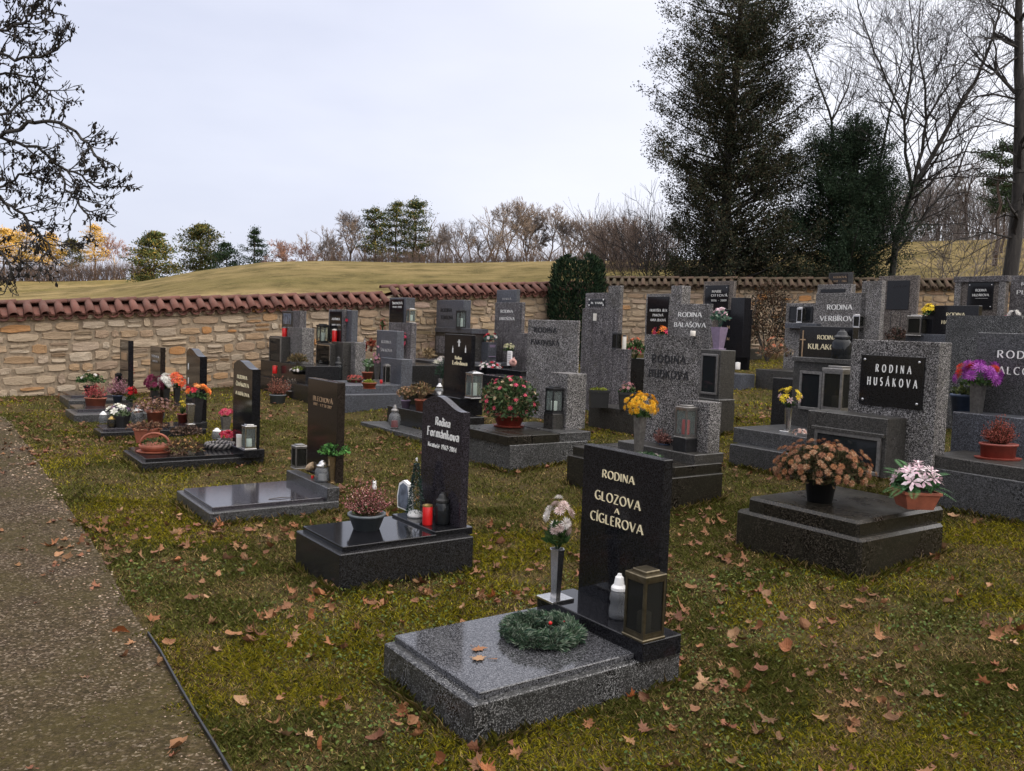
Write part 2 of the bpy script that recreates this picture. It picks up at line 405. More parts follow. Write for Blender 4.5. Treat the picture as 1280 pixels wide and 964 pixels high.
# ================================================================== GROUND
def hor(px): return 408.4 + 0.0356 * (px - 640)
def az_px(px): return math.atan((px - 640) / F_PX)
def smooth(t): t = np.clip(t, 0, 1); return t * t * (3 - 2 * t)
CR_X = [-900, 0, 100, 175, 240, 330, 400, 530, 680, 760, 900, 1050, 1110, 1280, 1500, 2400]
CR_Y = [345, 371, 362, 353, 343, 334.5, 333.5, 333.5, 335, 334, 330, 322, 315, 309, 300, 330]
def field_z(X, Y):
    """the grassy rise beyond the wall, the lower far meadow on the left, and an unseen hill added at the right to shade the cemetery"""
    X, Y = np.asarray(X, float), np.asarray(Y, float)
    r = np.hypot(X, Y)
    az = np.arctan2(X, Y)
    azc = np.clip(az, -1.05, 1.05)
    px = 640 + F_PX * np.tan(azc)
    el = (hor(px) - np.interp(px, CR_X, CR_Y)) / F_PX * np.cos(azc)
    elb = (hor(px) - 351.0) / F_PX * np.cos(azc)
    zA, zB = 1.6 + el * 75, 1.6 + elb * 150
    zB = np.minimum(zB, zA + 3)
    z0 = zg(X * np.minimum(1, 20 / np.maximum(r, 1)), Y * np.minimum(1, 20 / np.maximum(r, 1))) - 0.1
    z = z0 + (zA - z0) * smooth((r - 19) / 54) ** 0.9
    z = np.where(r > 75, zA - 0.8 * smooth((r - 75) / 12) + (zB - zA + 0.8) * smooth((r - 90) / 60), z)
    z = np.where(r > 150, zB - 1.0 * smooth((r - 150) / 40), z)
    behind = smooth((np.abs(az) - 1.2) / 0.5)
    z = z * (1 - behind) + z0 * behind
    z = z + (11 * smooth((104 - Y) / 26) + 13 * smooth((55 - Y) / 20)) * np.exp(-((X - 92) / 19) ** 2) * smooth((Y + 160) / 40)  # added unseen hill that keeps the low sun off the graves
    z = z + 0.10 * np.sin(X * 0.31 + 0.5 * np.sin(Y * .23)) * smooth((r - 20) / 20)
    return z
def polar_sheet(name, rs, zfun, mat, azs):
    A, Rr = np.meshgrid(azs, rs)
    X, Y = Rr * np.sin(A), Rr * np.cos(A)
    Z = zfun(X, Y)
    V = np.stack([X, Y, Z], -1).reshape(-1, 3)
    na, nr = len(azs), len(rs)
    j, i = np.meshgrid(np.arange(nr - 1), np.arange(na - 1), indexing='ij')
    q = np.stack([j * na + i, j * na + i + 1, (j + 1) * na + i + 1, (j + 1) * na + i], -1).reshape(-1, 4)[:, ::-1]
    o = big_mesh(name, V, q.ravel(), np.full(len(q), 4), None, mat, None, True)
    return tag(o, kind='structure')
azs = np.radians(np.concatenate([np.arange(-180, -48, 4.0), np.arange(-48, 48, 0.5), np.arange(48, 180.1, 4.0)]))

# lawn: moss, soil and thatch under the blades
m, nt, b = material('mossy_lawn_soil', 0.95, 0.05)
co = coords(nt)
n1, n2, n3 = noise(nt, 0.9, 4, co), noise(nt, 9, 5, co, 0.65), noise(nt, 70, 4, co, 0.7)
c = ramp(nt, n1, [(0.35, (0.060, 0.058, 0.012)), (0.5, (0.085, 0.070, 0.018)), (0.66, (0.11, 0.084, 0.030))])
c = mixc(nt, ramp(nt, n2, [(0.42, (0, 0, 0)), (0.62, (0.8,) * 3)]), c, (0.075, 0.050, 0.030))
c = mixc(nt, ramp(nt, n3, [(0.40, (0, 0, 0)), (0.66, (0.75,) * 3)]), c, (0.015, 0.014, 0.007))
nt.links.new(c, b.inputs['Base Color']); bump(nt, b, n3, 0.7, 0.02)
M['lawn'] = m
rs = np.concatenate([[0.05, 0.6, 1.2], np.arange(1.5, 8, 0.12), np.arange(8, 26.6, 0.3)])
polar_sheet('ground', rs, zg, M['lawn'], azs)

# meadow beyond the wall
m, nt, b = material('dry_autumn_meadow', 0.95, 0.05)
co = coords(nt)
mp = nd(nt, 'ShaderNodeMapping'); mp.inputs['Scale'].default_value = (0.05, 0.16, 0.3); nt.links.new(co, mp.inputs[0])
n1 = noise(nt, 1.0, 6, mp.outputs[0], 0.6)
n2 = noise(nt, 0.55, 8, co, 0.8); n3 = noise(nt, 2.2, 6, co, 0.8)
c = ramp(nt, n1, [(0.33, (0.145, 0.122, 0.042)), (0.5, (0.235, 0.178, 0.075)), (0.68, (0.36, 0.265, 0.125))])
c = mixc(nt, ramp(nt, n2, [(0.46, (0, 0, 0)), (0.58, (0.8,) * 3)]), c, (0.080, 0.066, 0.024))
c = mixc(nt, ramp(nt, n3, [(0.5, (0, 0, 0)), (0.66, (0.65,) * 3)]), c, (0.34, 0.26, 0.11))
nt.links.new(c, b.inputs['Base Color']); bump(nt, b, n3, 0.9, 0.35)
M['meadow'] = m
rs = np.concatenate([np.arange(17.5, 40, 1.0), np.arange(40, 90, 1.5), np.arange(90, 200, 4.0), np.geomspace(205, 2600, 26)])
polar_sheet('meadow', rs, lambda X, Y: field_z(X, Y) - 0.25 * (np.hypot(X, Y) < 26), M['meadow'], azs)

# ------------------------------------------------------------------ path
EDGE_PX = [(300, 995), (283, 964), (235, 885), (200, 820), (165, 768), (140, 722), (104, 664), (64, 604), (34, 558), (12, 528), (-40, 500)]
EDGE = np.array([at_z(x, y, float(zg(*ground(x, y)[:2])))[:2] for x, y in EDGE_PX])
EDGE = np.vstack([EDGE[0] + (EDGE[0] - EDGE[1]) * 9, EDGE])
def edge_side(P):
    """signed distance to the path's edge line (positive on the lawn)"""
    P = np.atleast_2d(P)[:, :2]
    best, sgn = np.full(len(P), 1e9), np.ones(len(P))
    for a, b_ in zip(EDGE[:-1], EDGE[1:]):
        d = b_ - a; L = np.hypot(*d)
        t = np.clip(((P - a) @ d) / L ** 2, 0, 1)
        q = a + t[:, None] * d
        e = np.hypot(*(P - q).T)
        s = np.sign((P[:, 0] - a[0]) * d[1] - (P[:, 1] - a[1]) * d[0])
        k = e < best
        best[k], sgn[k] = e[k], s[k]
    return best * sgn
m, nt, b = material('brown_gravel_path', 0.9, 0.12)
co = coords(nt)
vo = nd(nt, 'ShaderNodeTexVoronoi', {'Scale': 95}); nt.links.new(co, vo.inputs['Vector'])
sc = nd(nt, 'ShaderNodeSeparateColor'); nt.links.new(vo.outputs['Color'], sc.inputs[0])
c = ramp(nt, sc.outputs[0], [(0.0, (0.020, 0.014, 0.008)), (0.55, (0.060, 0.041, 0.024)), (0.85, (0.11, 0.078, 0.052)), (1.0, (0.30, 0.24, 0.18))])
n1 = noise(nt, 1.1, 5, co, 0.6)
c = mixc(nt, ramp(nt, n1, [(0.40, (0, 0, 0)), (0.62, (0.8,) * 3)]), c, (0.050, 0.040, 0.011))
n3 = noise(nt, 22, 4, co, 0.7)
c = mixc(nt, ramp(nt, n3, [(0.45, (0, 0, 0)), (0.68, (0.6,) * 3)]), c, (0.020, 0.014, 0.008))
nt.links.new(c, b.inputs['Base Color']); bump(nt, b, vo.outputs['Distance'], 0.6, 0.01)
M['path'] = m
PV, PF = [], []
tt = []
for k in range(len(EDGE) - 1):
    n = max(2, int(np.hypot(*(EDGE[k + 1] - EDGE[k])) / 0.12))
    for i in range(n): tt.append(EDGE[k] + (EDGE[k + 1] - EDGE[k]) * i / n)
tt = np.array(tt)
nc = 30
for p in tt:
    for j in range(nc):
        q = np.array([p[0] - 4.5 * (j / (nc - 1)) ** 1.2 * AX[0] , p[1] - 4.5 * (j / (nc - 1)) ** 1.2 * AX[1]])
        PV.append((q[0], q[1], float(zg(q[0], q[1])) + 0.014))
for i in range(len(tt) - 1):
    for j in range(nc - 1): PF.append((i * nc + j, i * nc + j + 1, (i + 1) * nc + j + 1, (i + 1) * nc + j))
me = bpy.data.meshes.new('path'); me.from_pydata(PV, [], PF); me.polygons.foreach_set('use_smooth', [True] * len(PF)); me.update()
o = link_mesh('path', me, M['path']); o['kind'] = 'structure'
# thin metal strip along the near part of the path's edge
mb = MB()
ep = []
for p in tt[::2]:
    if 1.2 < p[1] < 4.35: ep.append(p)
ep = np.array(ep)
for i in range(len(ep) - 1):
    a, b_ = ep[i], ep[i + 1]
    d = (b_ - a) / np.hypot(*(b_ - a)); n_ = np.array([d[1], -d[0]]) * 0.004
    za, zb = float(zg(*a)), float(zg(*b_))
    mb.add([(*(a - n_), za - .1), (*(a + n_), za - .1), (*(a + n_), za + .032), (*(a - n_), za + .032),
            (*(b_ - n_), zb - .1), (*(b_ + n_), zb - .1), (*(b_ + n_), zb + .032), (*(b_ - n_), zb + .032)],
           [(0, 4, 7, 3), (3, 7, 6, 2), (2, 6, 5, 1), (0, 3, 2, 1), (4, 5, 6, 7)])
tag(mb.build('edging_strip', M['dark_metal']), 'thin dark metal edging strip between the gravel path and the lawn', 'edging')

# ================================================================== STONE WALL
m, nt, b = material('rough_sandstone', 0.9, 0.15)
co = coords(nt); oi = nd(nt, 'ShaderNodeObjectInfo')
a_ = nd(nt, 'ShaderNodeAttribute', attribute_name='Col')
c = ramp(nt, oi.outputs['Random'], [(0.0, (0.42, 0.32, 0.215)), (0.22, (0.50, 0.40, 0.29)), (0.45, (0.43, 0.30, 0.185)), (0.6, (0.54, 0.45, 0.34)),
                                    (0.78, (0.36, 0.27, 0.20)), (0.93, (0.45, 0.30, 0.17)), (1.0, (0.46, 0.21, 0.07))])
n1, n2 = noise(nt, 9, 5, co, 0.65), noise(nt, 45, 4, co, 0.7)
c = mixc(nt, ramp(nt, n1, [(0.38, (0, 0, 0)), (0.7, (0.4,) * 3)]), c, (0.30, 0.21, 0.13))
c = mixc(nt, ramp(nt, n2, [(0.5, (0, 0, 0)), (0.75, (0.5,) * 3)]), c, (0.16, 0.115, 0.075))
c = mixc(nt, 1.0, c, a_.outputs['Color'], 'MULTIPLY')
nt.links.new(c, b.inputs['Base Color']); bump(nt, b, n1, 0.6, 0.03)
M['sandstone'] = m
M['mortar'] = plain('sandy_mortar', (0.27, 0.21, 0.145), 0.95, 0, 0.35, 18, bmp=0.5)
def tile_mat(name, ca, cb, lich, amt):
    m, nt, b = material(name, 0.8, 0.2)
    co = coords(nt); oi = nd(nt, 'ShaderNodeObjectInfo')
    c = ramp(nt, oi.outputs['Random'], [(0.0, ca), (0.5, cb), (1.0, tuple(x * 1.25 for x in ca))])
    n1 = noise(nt, 14, 5, co, 0.7)
    c = mixc(nt, ramp(nt, n1, [(0.45, (0, 0, 0)), (0.7, (amt,) * 3)]), c, lich)
    n2 = noise(nt, 60, 3, co, 0.7)
    c = mixc(nt, ramp(nt, n2, [(0.5, (0, 0, 0)), (0.8, (0.5,) * 3)]), c, (0.05, 0.028, 0.024))
    nt.links.new(c, b.inputs['Base Color']); bump(nt, b, n1, 0.4, 0.01)
    return m
M['tile_red'] = tile_mat('weathered_red_clay', (0.145, 0.060, 0.045), (0.100, 0.044, 0.034), (0.135, 0.10, 0.082), 0.55)
M['tile_moss'] = tile_mat('mossy_dark_clay', (0.10, 0.062, 0.045), (0.075, 0.055, 0.036), (0.085, 0.080, 0.045), 0.8)

def stone_mesh(name, rng):
    """an irregular squared stone face, unit 1 x 1, standing proud of the wall towards -y"""
    n = 10
    pts = []
    for k in range(n):
        a = 2 * math.pi * k / n + rng.uniform(-.18, .18)
        p = 7
        cx, cz = math.cos(a), math.sin(a)
        rr = (abs(cx) ** p + abs(cz) ** p) ** (-1 / p) * rng.uniform(0.88, 1.02)
        pts.append((0.5 * cx * rr, 0.5 * cz * rr))
    pts = np.array(pts)
    tilt = rng.uniform(-.012, .012, 2)
    V, C = [], []
    sh = 1.0
    for s, y in ((1.0, 0.05), (0.985, -0.012), (0.93, -0.024)):
        for x, z in pts:
            V.append((x * s, y + x * tilt[0] + z * tilt[1] + rng.uniform(-.006, .006), z * s)); C.append((1, 1, 1))
    V.append((0, -0.026 + rng.uniform(-.008, .008), 0)); C.append((1, 1, 1))
    Fc = []
    for j in range(2):
        for k in range(n): Fc.append((j * n + k, (j + 1) * n + k, (j + 1) * n + (k + 1) % n, j * n + (k + 1) % n))
    for k in range(n): Fc.append((2 * n + k, 3 * n, 2 * n + (k + 1) % n))
    Fc = [f[::-1] for f in Fc]
    mb = MB(); mb.add(V, Fc, np.array(C)); return mb
SRNG = np.random.default_rng(5)
STONES = [stone_mesh('stone', SRNG) for _ in range(14)]
STONE_ME = [s.mesh('stone', False) for s in STONES]
for me in STONE_ME: me.materials.append(M['sandstone'])

def half_tile(r0, r1, L, up, n=6, th=0.012):
    """tapering half-round tile along +x (down the slope); up=True humps up, False is a trough"""
    mb = MB(); sg = 1 if up else -1
    V = []
    for rr_ in (0, th):
        for x, r in ((0, r0), (L, r1)):
            for k in range(n + 1):
                a = math.pi * k / n
                V.append((x, (r - rr_) * math.cos(a), sg * (r - rr_) * math.sin(a)))
    q = n + 1
    Fc = []
    for k in range(n):
        Fc.append((k, q + k, q + k + 1, k + 1)); Fc.append((2 * q + k, 2 * q + k + 1, 3 * q + k + 1, 3 * q + k))
        Fc.append((q + k, 3 * q + k, 3 * q + k + 1, q + k + 1)); Fc.append((k, k + 1, 2 * q + k + 1, 2 * q + k))
    Fc += [(0, 2 * q, 3 * q, q), (n, q + n, 3 * q + n, 2 * q + n)]
    mb.add(V, Fc); return mb

def wall_run(name, label, P0, P1, ztop, ndir, s_tile, tmat, course, n_stone, stone_len, vis=None, seed=1):
    """a wall from P0 to P1; ztop(t) ridge height at distance t; ndir: which way the seen face looks"""
    rng = np.random.default_rng(seed)
    P0, P1 = np.array(P0, float), np.array(P1, float)
    L = np.hypot(*(P1 - P0)); d = (P1 - P0) / L; n = np.array(ndir)
    rot = math.atan2(d[1], d[0])
    root = thing(name, label, 'wall', (P0[0], P0[1], 0), rot, 'cemetery walls'); root['kind'] = 'thing'
    H_ROOF, RUN = 0.20, 0.30
    zt = lambda t: np.vectorize(ztop)(t)
    # core with mortar
    ts = np.arange(0, L + 0.01, 0.5)
    mb = MB()
    V, Fc = [], []
    for t in ts:
        x, y = P0 + d * t
        zb, zz = float(zg(x, y)) - 0.4, float(ztop(t)) - H_ROOF
        V += [(t, 0, zb), (t, 0, zz), (t, 0.4, zz), (t, 0.4, zb)]
    for i in range(len(ts) - 1):
        for k in range(3): Fc.append((i * 4 + k, i * 4 + k + 1, i * 4 + 5 + k, i * 4 + 4 + k))
    e = (len(ts) - 1) * 4
    Fc += [(0, 3, 2, 1), (e, e + 1, e + 2, e + 3)]
    mb.add(V, Fc).build('mortar_core', M['mortar'], root)
    # stones course by course, each course following the slope
    items = []
    sl = lambda t: (float(ztop(t + .2)) - float(ztop(t - .2))) / .4
    k = 0
    zlow = 0.0
    while True:
        hgt = course * rng.uniform(0.75, 1.25)
        t = rng.uniform(-0.2, 0)
        any_ = False
        while t < L:
            w = stone_len * rng.choice([.5, .7, .9, 1.1, 1.4, 1.7])
            tc = min(max(t + w / 2, 0), L)
            x, y = P0 + d * tc
            zc = float(ztop_base(ztop, tc)) - H_ROOF - 0.035 - zlow - hgt / 2
            if zc > float(zg(x, y)) - 0.02 and t + w < L + 0.1 and t > -0.1:
                any_ = True
                if w > 0.16 and rng.random() < 0.25 and hgt > course * .95:      # two thin stones instead of one
                    items.append((tc, zc + hgt * .26, w, hgt * .46)); items.append((tc, zc - hgt * .26, w, hgt * .46))
                else: items.append((tc, zc + rng.uniform(-.018, .018), w, hgt * rng.uniform(.82, 1.08)))
            t += w
        zlow += hgt
        k += 1
        if zlow > 2.4 or not any_: break
    rest = MB(); cnt = 0
    items.sort(key=lambda i: (0 if (vis is None or vis(P0 + d * i[0], i[1])) else 1, np.hypot(*(P0 + d * i[0]))))
    for tc, zc, w, h in items:
        k = int(rng.integers(len(STONES)))
        ang = -math.atan(slope_of(ztop, tc)) + rng.uniform(-.04, .04)
        if cnt < n_stone:
            o = bpy.data.objects.new('stone', STONE_ME[k]); COL.objects.link(o); o.parent = root
            o.location = (tc, 0, zc); o.scale = (w - 0.028, rng.uniform(.8, 1.5), h - 0.026); o.rotation_euler = (0, ang, 0)
            cnt += 1
        else:
            V = np.concatenate(STONES[k].v) * np.array([w - 0.022, 1.2, h - 0.020]) + np.array([tc, 0, zc])
            rest.add(V, STONES[k].f, np.tile(rng.uniform(.75, 1.1) * np.array([1, rng.uniform(.92, 1), rng.uniform(.8, 1)]), (len(V), 1)))
    if rest.n: rest.build('small_stone', M['sandstone'], root, kind='stuff')
    # tiled coping: cover and trough tiles down the seen side, plain back, ridge tiles
    Ls = math.hypot(RUN, H_ROOF)
    cov = half_tile(s_tile * .26, s_tile * .36, Ls * 1.04, True).mesh('cover_tile', True); cov.materials.append(tmat)
    pan = half_tile(s_tile * .42, s_tile * .36, Ls, False).mesh('trough_tile', True); pan.materials.append(tmat)
    down = math.atan2(H_ROOF, RUN)
    nt_ = int(L / s_tile)
    for i in range(nt_):
        for kk, (me, nm, off, dz) in enumerate(((cov, 'cover_tile', 0.0, .055), (pan, 'trough_tile', .5, .03))):
            t = (i + off + .25) * s_tile
            o = bpy.data.objects.new(nm, me); COL.objects.link(o); o.parent = root
            Rm = Matrix.Rotation(-math.pi / 2 + rng.uniform(-.035, .035), 4, 'Z') @ Matrix.Rotation(down + rng.uniform(-.03, .03), 4, 'Y')
            if abs(slope_of(ztop, t)) > 1e-6: Rm = Matrix.Rotation(-math.atan(slope_of(ztop, t)), 4, 'Y') @ Rm
            o.matrix_local = Matrix.Translation((t + rng.uniform(-.008, .008), 0.17 + rng.uniform(-.01, .012), float(ztop(t)) - 0.075 + dz - .03)) @ Rm
    mb = MB(); V, Fc = [], []
    bk = sorted(set(list(np.arange(0, L, 0.6)) + [L]))
    for t in bk:
        z = float(ztop(t)) - 0.045
        V += [(t, 0.17, z), (t, 0.60, z - H_ROOF), (t, 0.17, z - 0.06), (t, 0.60, z - H_ROOF - .04), (t, -.08, z - H_ROOF + .01), (t, -.08, z - H_ROOF - .02)]
    for i in range(len(bk) - 1):
        a, b2 = i * 6, i * 6 + 6
        Fc += [(a, b2, b2 + 1, a + 1), (a + 1, b2 + 1, b2 + 3, a + 3), (a + 3, b2 + 3, b2 + 5, a + 5), (a + 5, b2 + 5, b2 + 4, a + 4), (a + 4, b2 + 4, b2 + 2, a + 2)]
    mb.add(V, [f[::-1] for f in Fc]).build('roof_back', tmat, root)
    rid = half_tile(.062, .07, 0.40, True).mesh('ridge_tile', True); rid.materials.append(tmat)
    t = 0.0
    while t < L - .2:
        o = bpy.data.objects.new('ridge_tile', rid); COL.objects.link(o); o.parent = root
        o.location = (t, 0.175 + rng.uniform(-.008, .008), float(ztop(t + .2)) - 0.06 + rng.uniform(-.006, .006) - .2 * slope_of(ztop, t + .2))
        o.rotation_euler = (0, -math.atan(slope_of(ztop, t + .2)) - .03, rng.uniform(-.03, .03))
        t += 0.37
    return root
def slope_of(zf, t): return zf.slope
def ztop_base(zf, t): return zf(t)
class Ridge:
    def __init__(self, pts, slope): self.p, self.slope = pts, slope
    def __call__(self, t):
        z = self.p[0][1]
        for (t0, z0) in self.p:
            if t >= t0 - 1e-9: z = z0 + (t - t0) * self.slope
        return z
# left run: parallel to the graves, climbing with the ground, one step in its coping
def wall_pt(px):
    r = (px - 640) / F_PX; Y = WALL_B / (AX[0] - AX[1] * r); return np.array([r * Y, Y])
S0, S1, S2 = -2.6, 8.25, 14.0
wp = lambda s: AX[:2] * s + np.array([-AX[1], AX[0]]) * WALL_B
ridge_l = Ridge([(0, 1.73 - .0745 * (1.43 - S0)), (S1 - S0, 2.37)], .0745)
wall_run('stone_wall', 'long tan rubble stone wall with red clay tile coping along the left of the cemetery', wp(S0), wp(S2), ridge_l, (AX[1], -AX[0]), 0.232,
         M['tile_red'], 0.16, 296, 0.29, seed=3)
wR0, wR1 = np.array([1.95, 22.35]), np.array([13.6, 20.9])
ridge_r = Ridge([(0, 2.98)], .022)
wall_run('stone_wall', 'shaded stone wall with dark mossy tile coping behind the graves on the right', wR0, wR1, ridge_r, (0, -1), 0.185,
         M['tile_moss'], 0.16, 296, 0.26, seed=4)
# ================================================================== LETTERING (stroke letters with thick and thin lines)
def arc(cx, cy, rx, ry, a0, a1, n=9):
    return [(cx + rx * math.cos(math.radians(a0 + (a1 - a0) * i / n)), cy + ry * math.sin(math.radians(a0 + (a1 - a0) * i / n))) for i in range(n + 1)]
GL = {
 'A': (.72, [([(0, 0), (.34, 1)], .6), ([(.36, 1), (.72, 0)], 1), ([(.13, .34), (.58, .34)], .5)]),
 'B': (.56, [([(.05, 0), (.05, 1)], 1), ([(.05, 1)] + arc(.25, .76, .24, .24, 90, -90) + [(.05, .52)], .8), ([(.05, .52)] + arc(.27, .26, .27, .26, 90, -90) + [(.05, 0)], .9)]),
 'C': (.66, [(arc(.4, .5, .38, .5, 50, 310, 14), .9)]),
 'D': (.70, [([(.05, 0), (.05, 1)], 1), ([(.05, 1)] + arc(.26, .5, .42, .5, 90, -90, 12) + [(.05, 0)], .9)]),
 'E': (.50, [([(.05, 0), (.05, 1)], 1), ([(.05, 1), (.48, 1)], .5), ([(.05, .53), (.42, .53)], .5), ([(.05, 0), (.5, 0)], .5)]),
 'F': (.48, [([(.05, 0), (.05, 1)], 1), ([(.05, 1), (.48, 1)], .5), ([(.05, .53), (.42, .53)], .5)]),
 'G': (.72, [(arc(.4, .5, .38, .5, 50, 345, 15), .9), ([(.70, .02), (.70, .42), (.50, .42)], .8)]),
 'H': (.68, [([(.05, 0), (.05, 1)], 1), ([(.63, 0), (.63, 1)], 1), ([(.05, .52), (.63, .52)], .5)]),
 'I': (.10, [([(.05, 0), (.05, 1)], 1)]),
 'J': (.34, [([(.28, 1), (.28, .2)] + arc(.12, .2, .16, .2, 0, -120, 5), .9)]),
 'K': (.62, [([(.05, 0), (.05, 1)], 1), ([(.06, .42), (.55, 1)], .5), ([(.20, .58), (.62, 0)], 1)]),
 'L': (.48, [([(.05, 0), (.05, 1)], 1), ([(.05, 0), (.48, 0)], .5)]),
 'M': (.84, [([(.06, 0), (.10, 1)], .5), ([(.10, 1), (.42, .1)], 1), ([(.42, .1), (.74, 1)], .5), ([(.74, 1), (.79, 0)], 1)]),
 'N': (.70, [([(.06, 0), (.06, 1)], .6), ([(.06, 1), (.64, 0)], 1), ([(.64, 0), (.64, 1)], .6)]),
 'O': (.80, [(arc(.4, .5, .38, .5, 0, 360, 18), .85)]),
 'P': (.54, [([(.05, 0), (.05, 1)], 1), ([(.05, 1)] + arc(.26, .74, .26, .26, 90, -90) + [(.05, .48)], .85)]),
 'R': (.62, [([(.05, 0), (.05, 1)], 1), ([(.05, 1)] + arc(.26, .75, .25, .25, 90, -90) + [(.05, .50)], .85), ([(.24, .5), (.60, 0)], 1)]),
 'S': (.48, [(arc(.24, .76, .2, .24, 40, 270, 9) + arc(.24, .26, .22, .26, 90, -140, 9), .9)]),
 'T': (.62, [([(.31, 0), (.31, 1)], 1), ([(0, 1), (.62, 1)], .5)]),
 'U': (.66, [([(.05, 1), (.05, .3)] + arc(.33, .3, .28, .3, 180, 360, 8) + [(.61, 1)], .9)]),
 'V': (.70, [([(0, 1), (.36, 0)], 1), ([(.36, 0), (.70, 1)], .55)]),
 'Y': (.64, [([(0, 1), (.32, .46), (.32, 0)], 1), ([(.32, .46), (.64, 1)], .5)]),
 'Z': (.60, [([(.03, 1), (.58, 1)], .5), ([(.57, 1), (.03, 0)], 1), ([(.02, 0), (.60, 0)], .5)]),
 'a': (.44, [([(.06, .52)] + arc(.22, .46, .17, .18, 120, 0, 5) + [(.39, 0)], 1), (arc(.2, .17, .17, .16, 20, 340, 9), .8)]),
 'd': (.48, [(arc(.22, .3, .19, .3, 30, 330, 10), .9), ([(.42, 0), (.42, .75), (.20, 1)], 1)]),
 'i': (.12, [([(.06, 0), (.06, .6)], 1), ([(.03, .8), (.10, .88)], 1)]),
 'k': (.46, [([(.06, 0), (.06, 1)], 1), ([(.06, .28), (.40, .6)], .6), ([(.16, .36), (.44, 0)], 1)]),
 'm': (.74, [([(.06, 0), (.06, .6)], 1), ([(.06, .45), (.22, .6), (.36, .5), (.36, 0)], 1), ([(.36, .45), (.54, .6), (.67, .5), (.67, 0)], 1)]),
 'n': (.46, [([(.06, 0), (.06, .6)], 1), ([(.06, .45), (.24, .6), (.40, .5), (.40, 0)], 1)]),
 'o': (.46, [(arc(.23, .3, .2, .3, 0, 360, 12), 1)]),
 'r': (.34, [([(.06, 0), (.06, .6)], 1), ([(.06, .42), (.20, .6), (.33, .54)], 1)]),
 'v': (.44, [([(.04, .62), (.08, .1), (.22, 0), (.40, .3), (.36, .6)], 1)]),
 's': (.36, [(arc(.18, .45, .14, .15, 40, 270, 6) + arc(.18, .15, .15, .15, 90, -140, 6), .9)]),
 'e': (.44, [([(.05, .32), (.40, .32)] + arc(.22, .3, .18, .3, 5, 310, 9), .9)]),
 'l': (.12, [([(.06, 0), (.06, 1)], 1)]),
 't': (.30, [([(.14, .85), (.14, .1), (.28, 0)], 1), ([(0, .6), (.29, .6)], .6)]),
 'u': (.46, [([(.06, .6), (.06, .12), (.2, 0), (.39, .15)], 1), ([(.40, .6), (.40, 0)], 1)]),
 '1': (.3, [([(.02, .8), (.18, 1), (.18, 0)], .9)]), '9': (.46, [(arc(.22, .7, .2, .3, 0, 360, 10), .8), ([(.42, .7), (.36, .2), (.12, 0)], .8)]),
 '2': (.46, [(arc(.22, .74, .2, .26, 170, -30, 8) + [(.02, 0), (.46, 0)], .8)]), '0': (.46, [(arc(.23, .5, .2, .5, 0, 360, 12), .8)]),
 '7': (.44, [([(0, 1), (.42, 1), (.14, 0)], .8)]), '3': (.42, [(arc(.18, .75, .2, .25, 140, -90, 7) + arc(.18, .25, .22, .25, 90, -140, 7), .8)]),
 '8': (.46, [(arc(.23, .76, .18, .24, 0, 360, 10), .8), (arc(.23, .26, .22, .26, 0, 360, 10), .8)]), '5': (.44, [([(.40, 1), (.08, 1), (.06, .58)] + arc(.2, .3, .22, .3, 100, -130, 8), .8)]),
 '4': (.48, [([(.36, 0), (.36, 1), (.02, .3), (.48, .3)], .8)]), '6': (.46, [(arc(.23, .3, .2, .3, 0, 360, 10), .8), ([(.03, .3), (.12, .75), (.36, 1)], .8)]),
 '*': (.3, [([(.15, .3), (.15, .8)], .7), ([(0, .42), (.3, .7)], .7), ([(0, .7), (.3, .42)], .7)]), '-': (.3, [([(.02, .45), (.28, .45)], .8)]),
 '+': (.34, [([(.17, .1), (.17, .95)], .8), ([(.02, .65), (.32, .65)], .8)]), '.': (.12, [([(.03, .04), (.10, .04)], 1.2)]), ' ': (.34, []),
}
ACC = {'Á': ('A', 'a'), 'Í': ('I', 'a'), 'É': ('E', 'a'), 'Š': ('S', 'c'), 'Č': ('C', 'c'), 'Ž': ('Z', 'c'), 'Ř': ('R', 'c'), 'á': ('a', 'l'), 'é': ('e', 'l'), 'í': ('i', 'n'), 'š': ('s', 'm')}
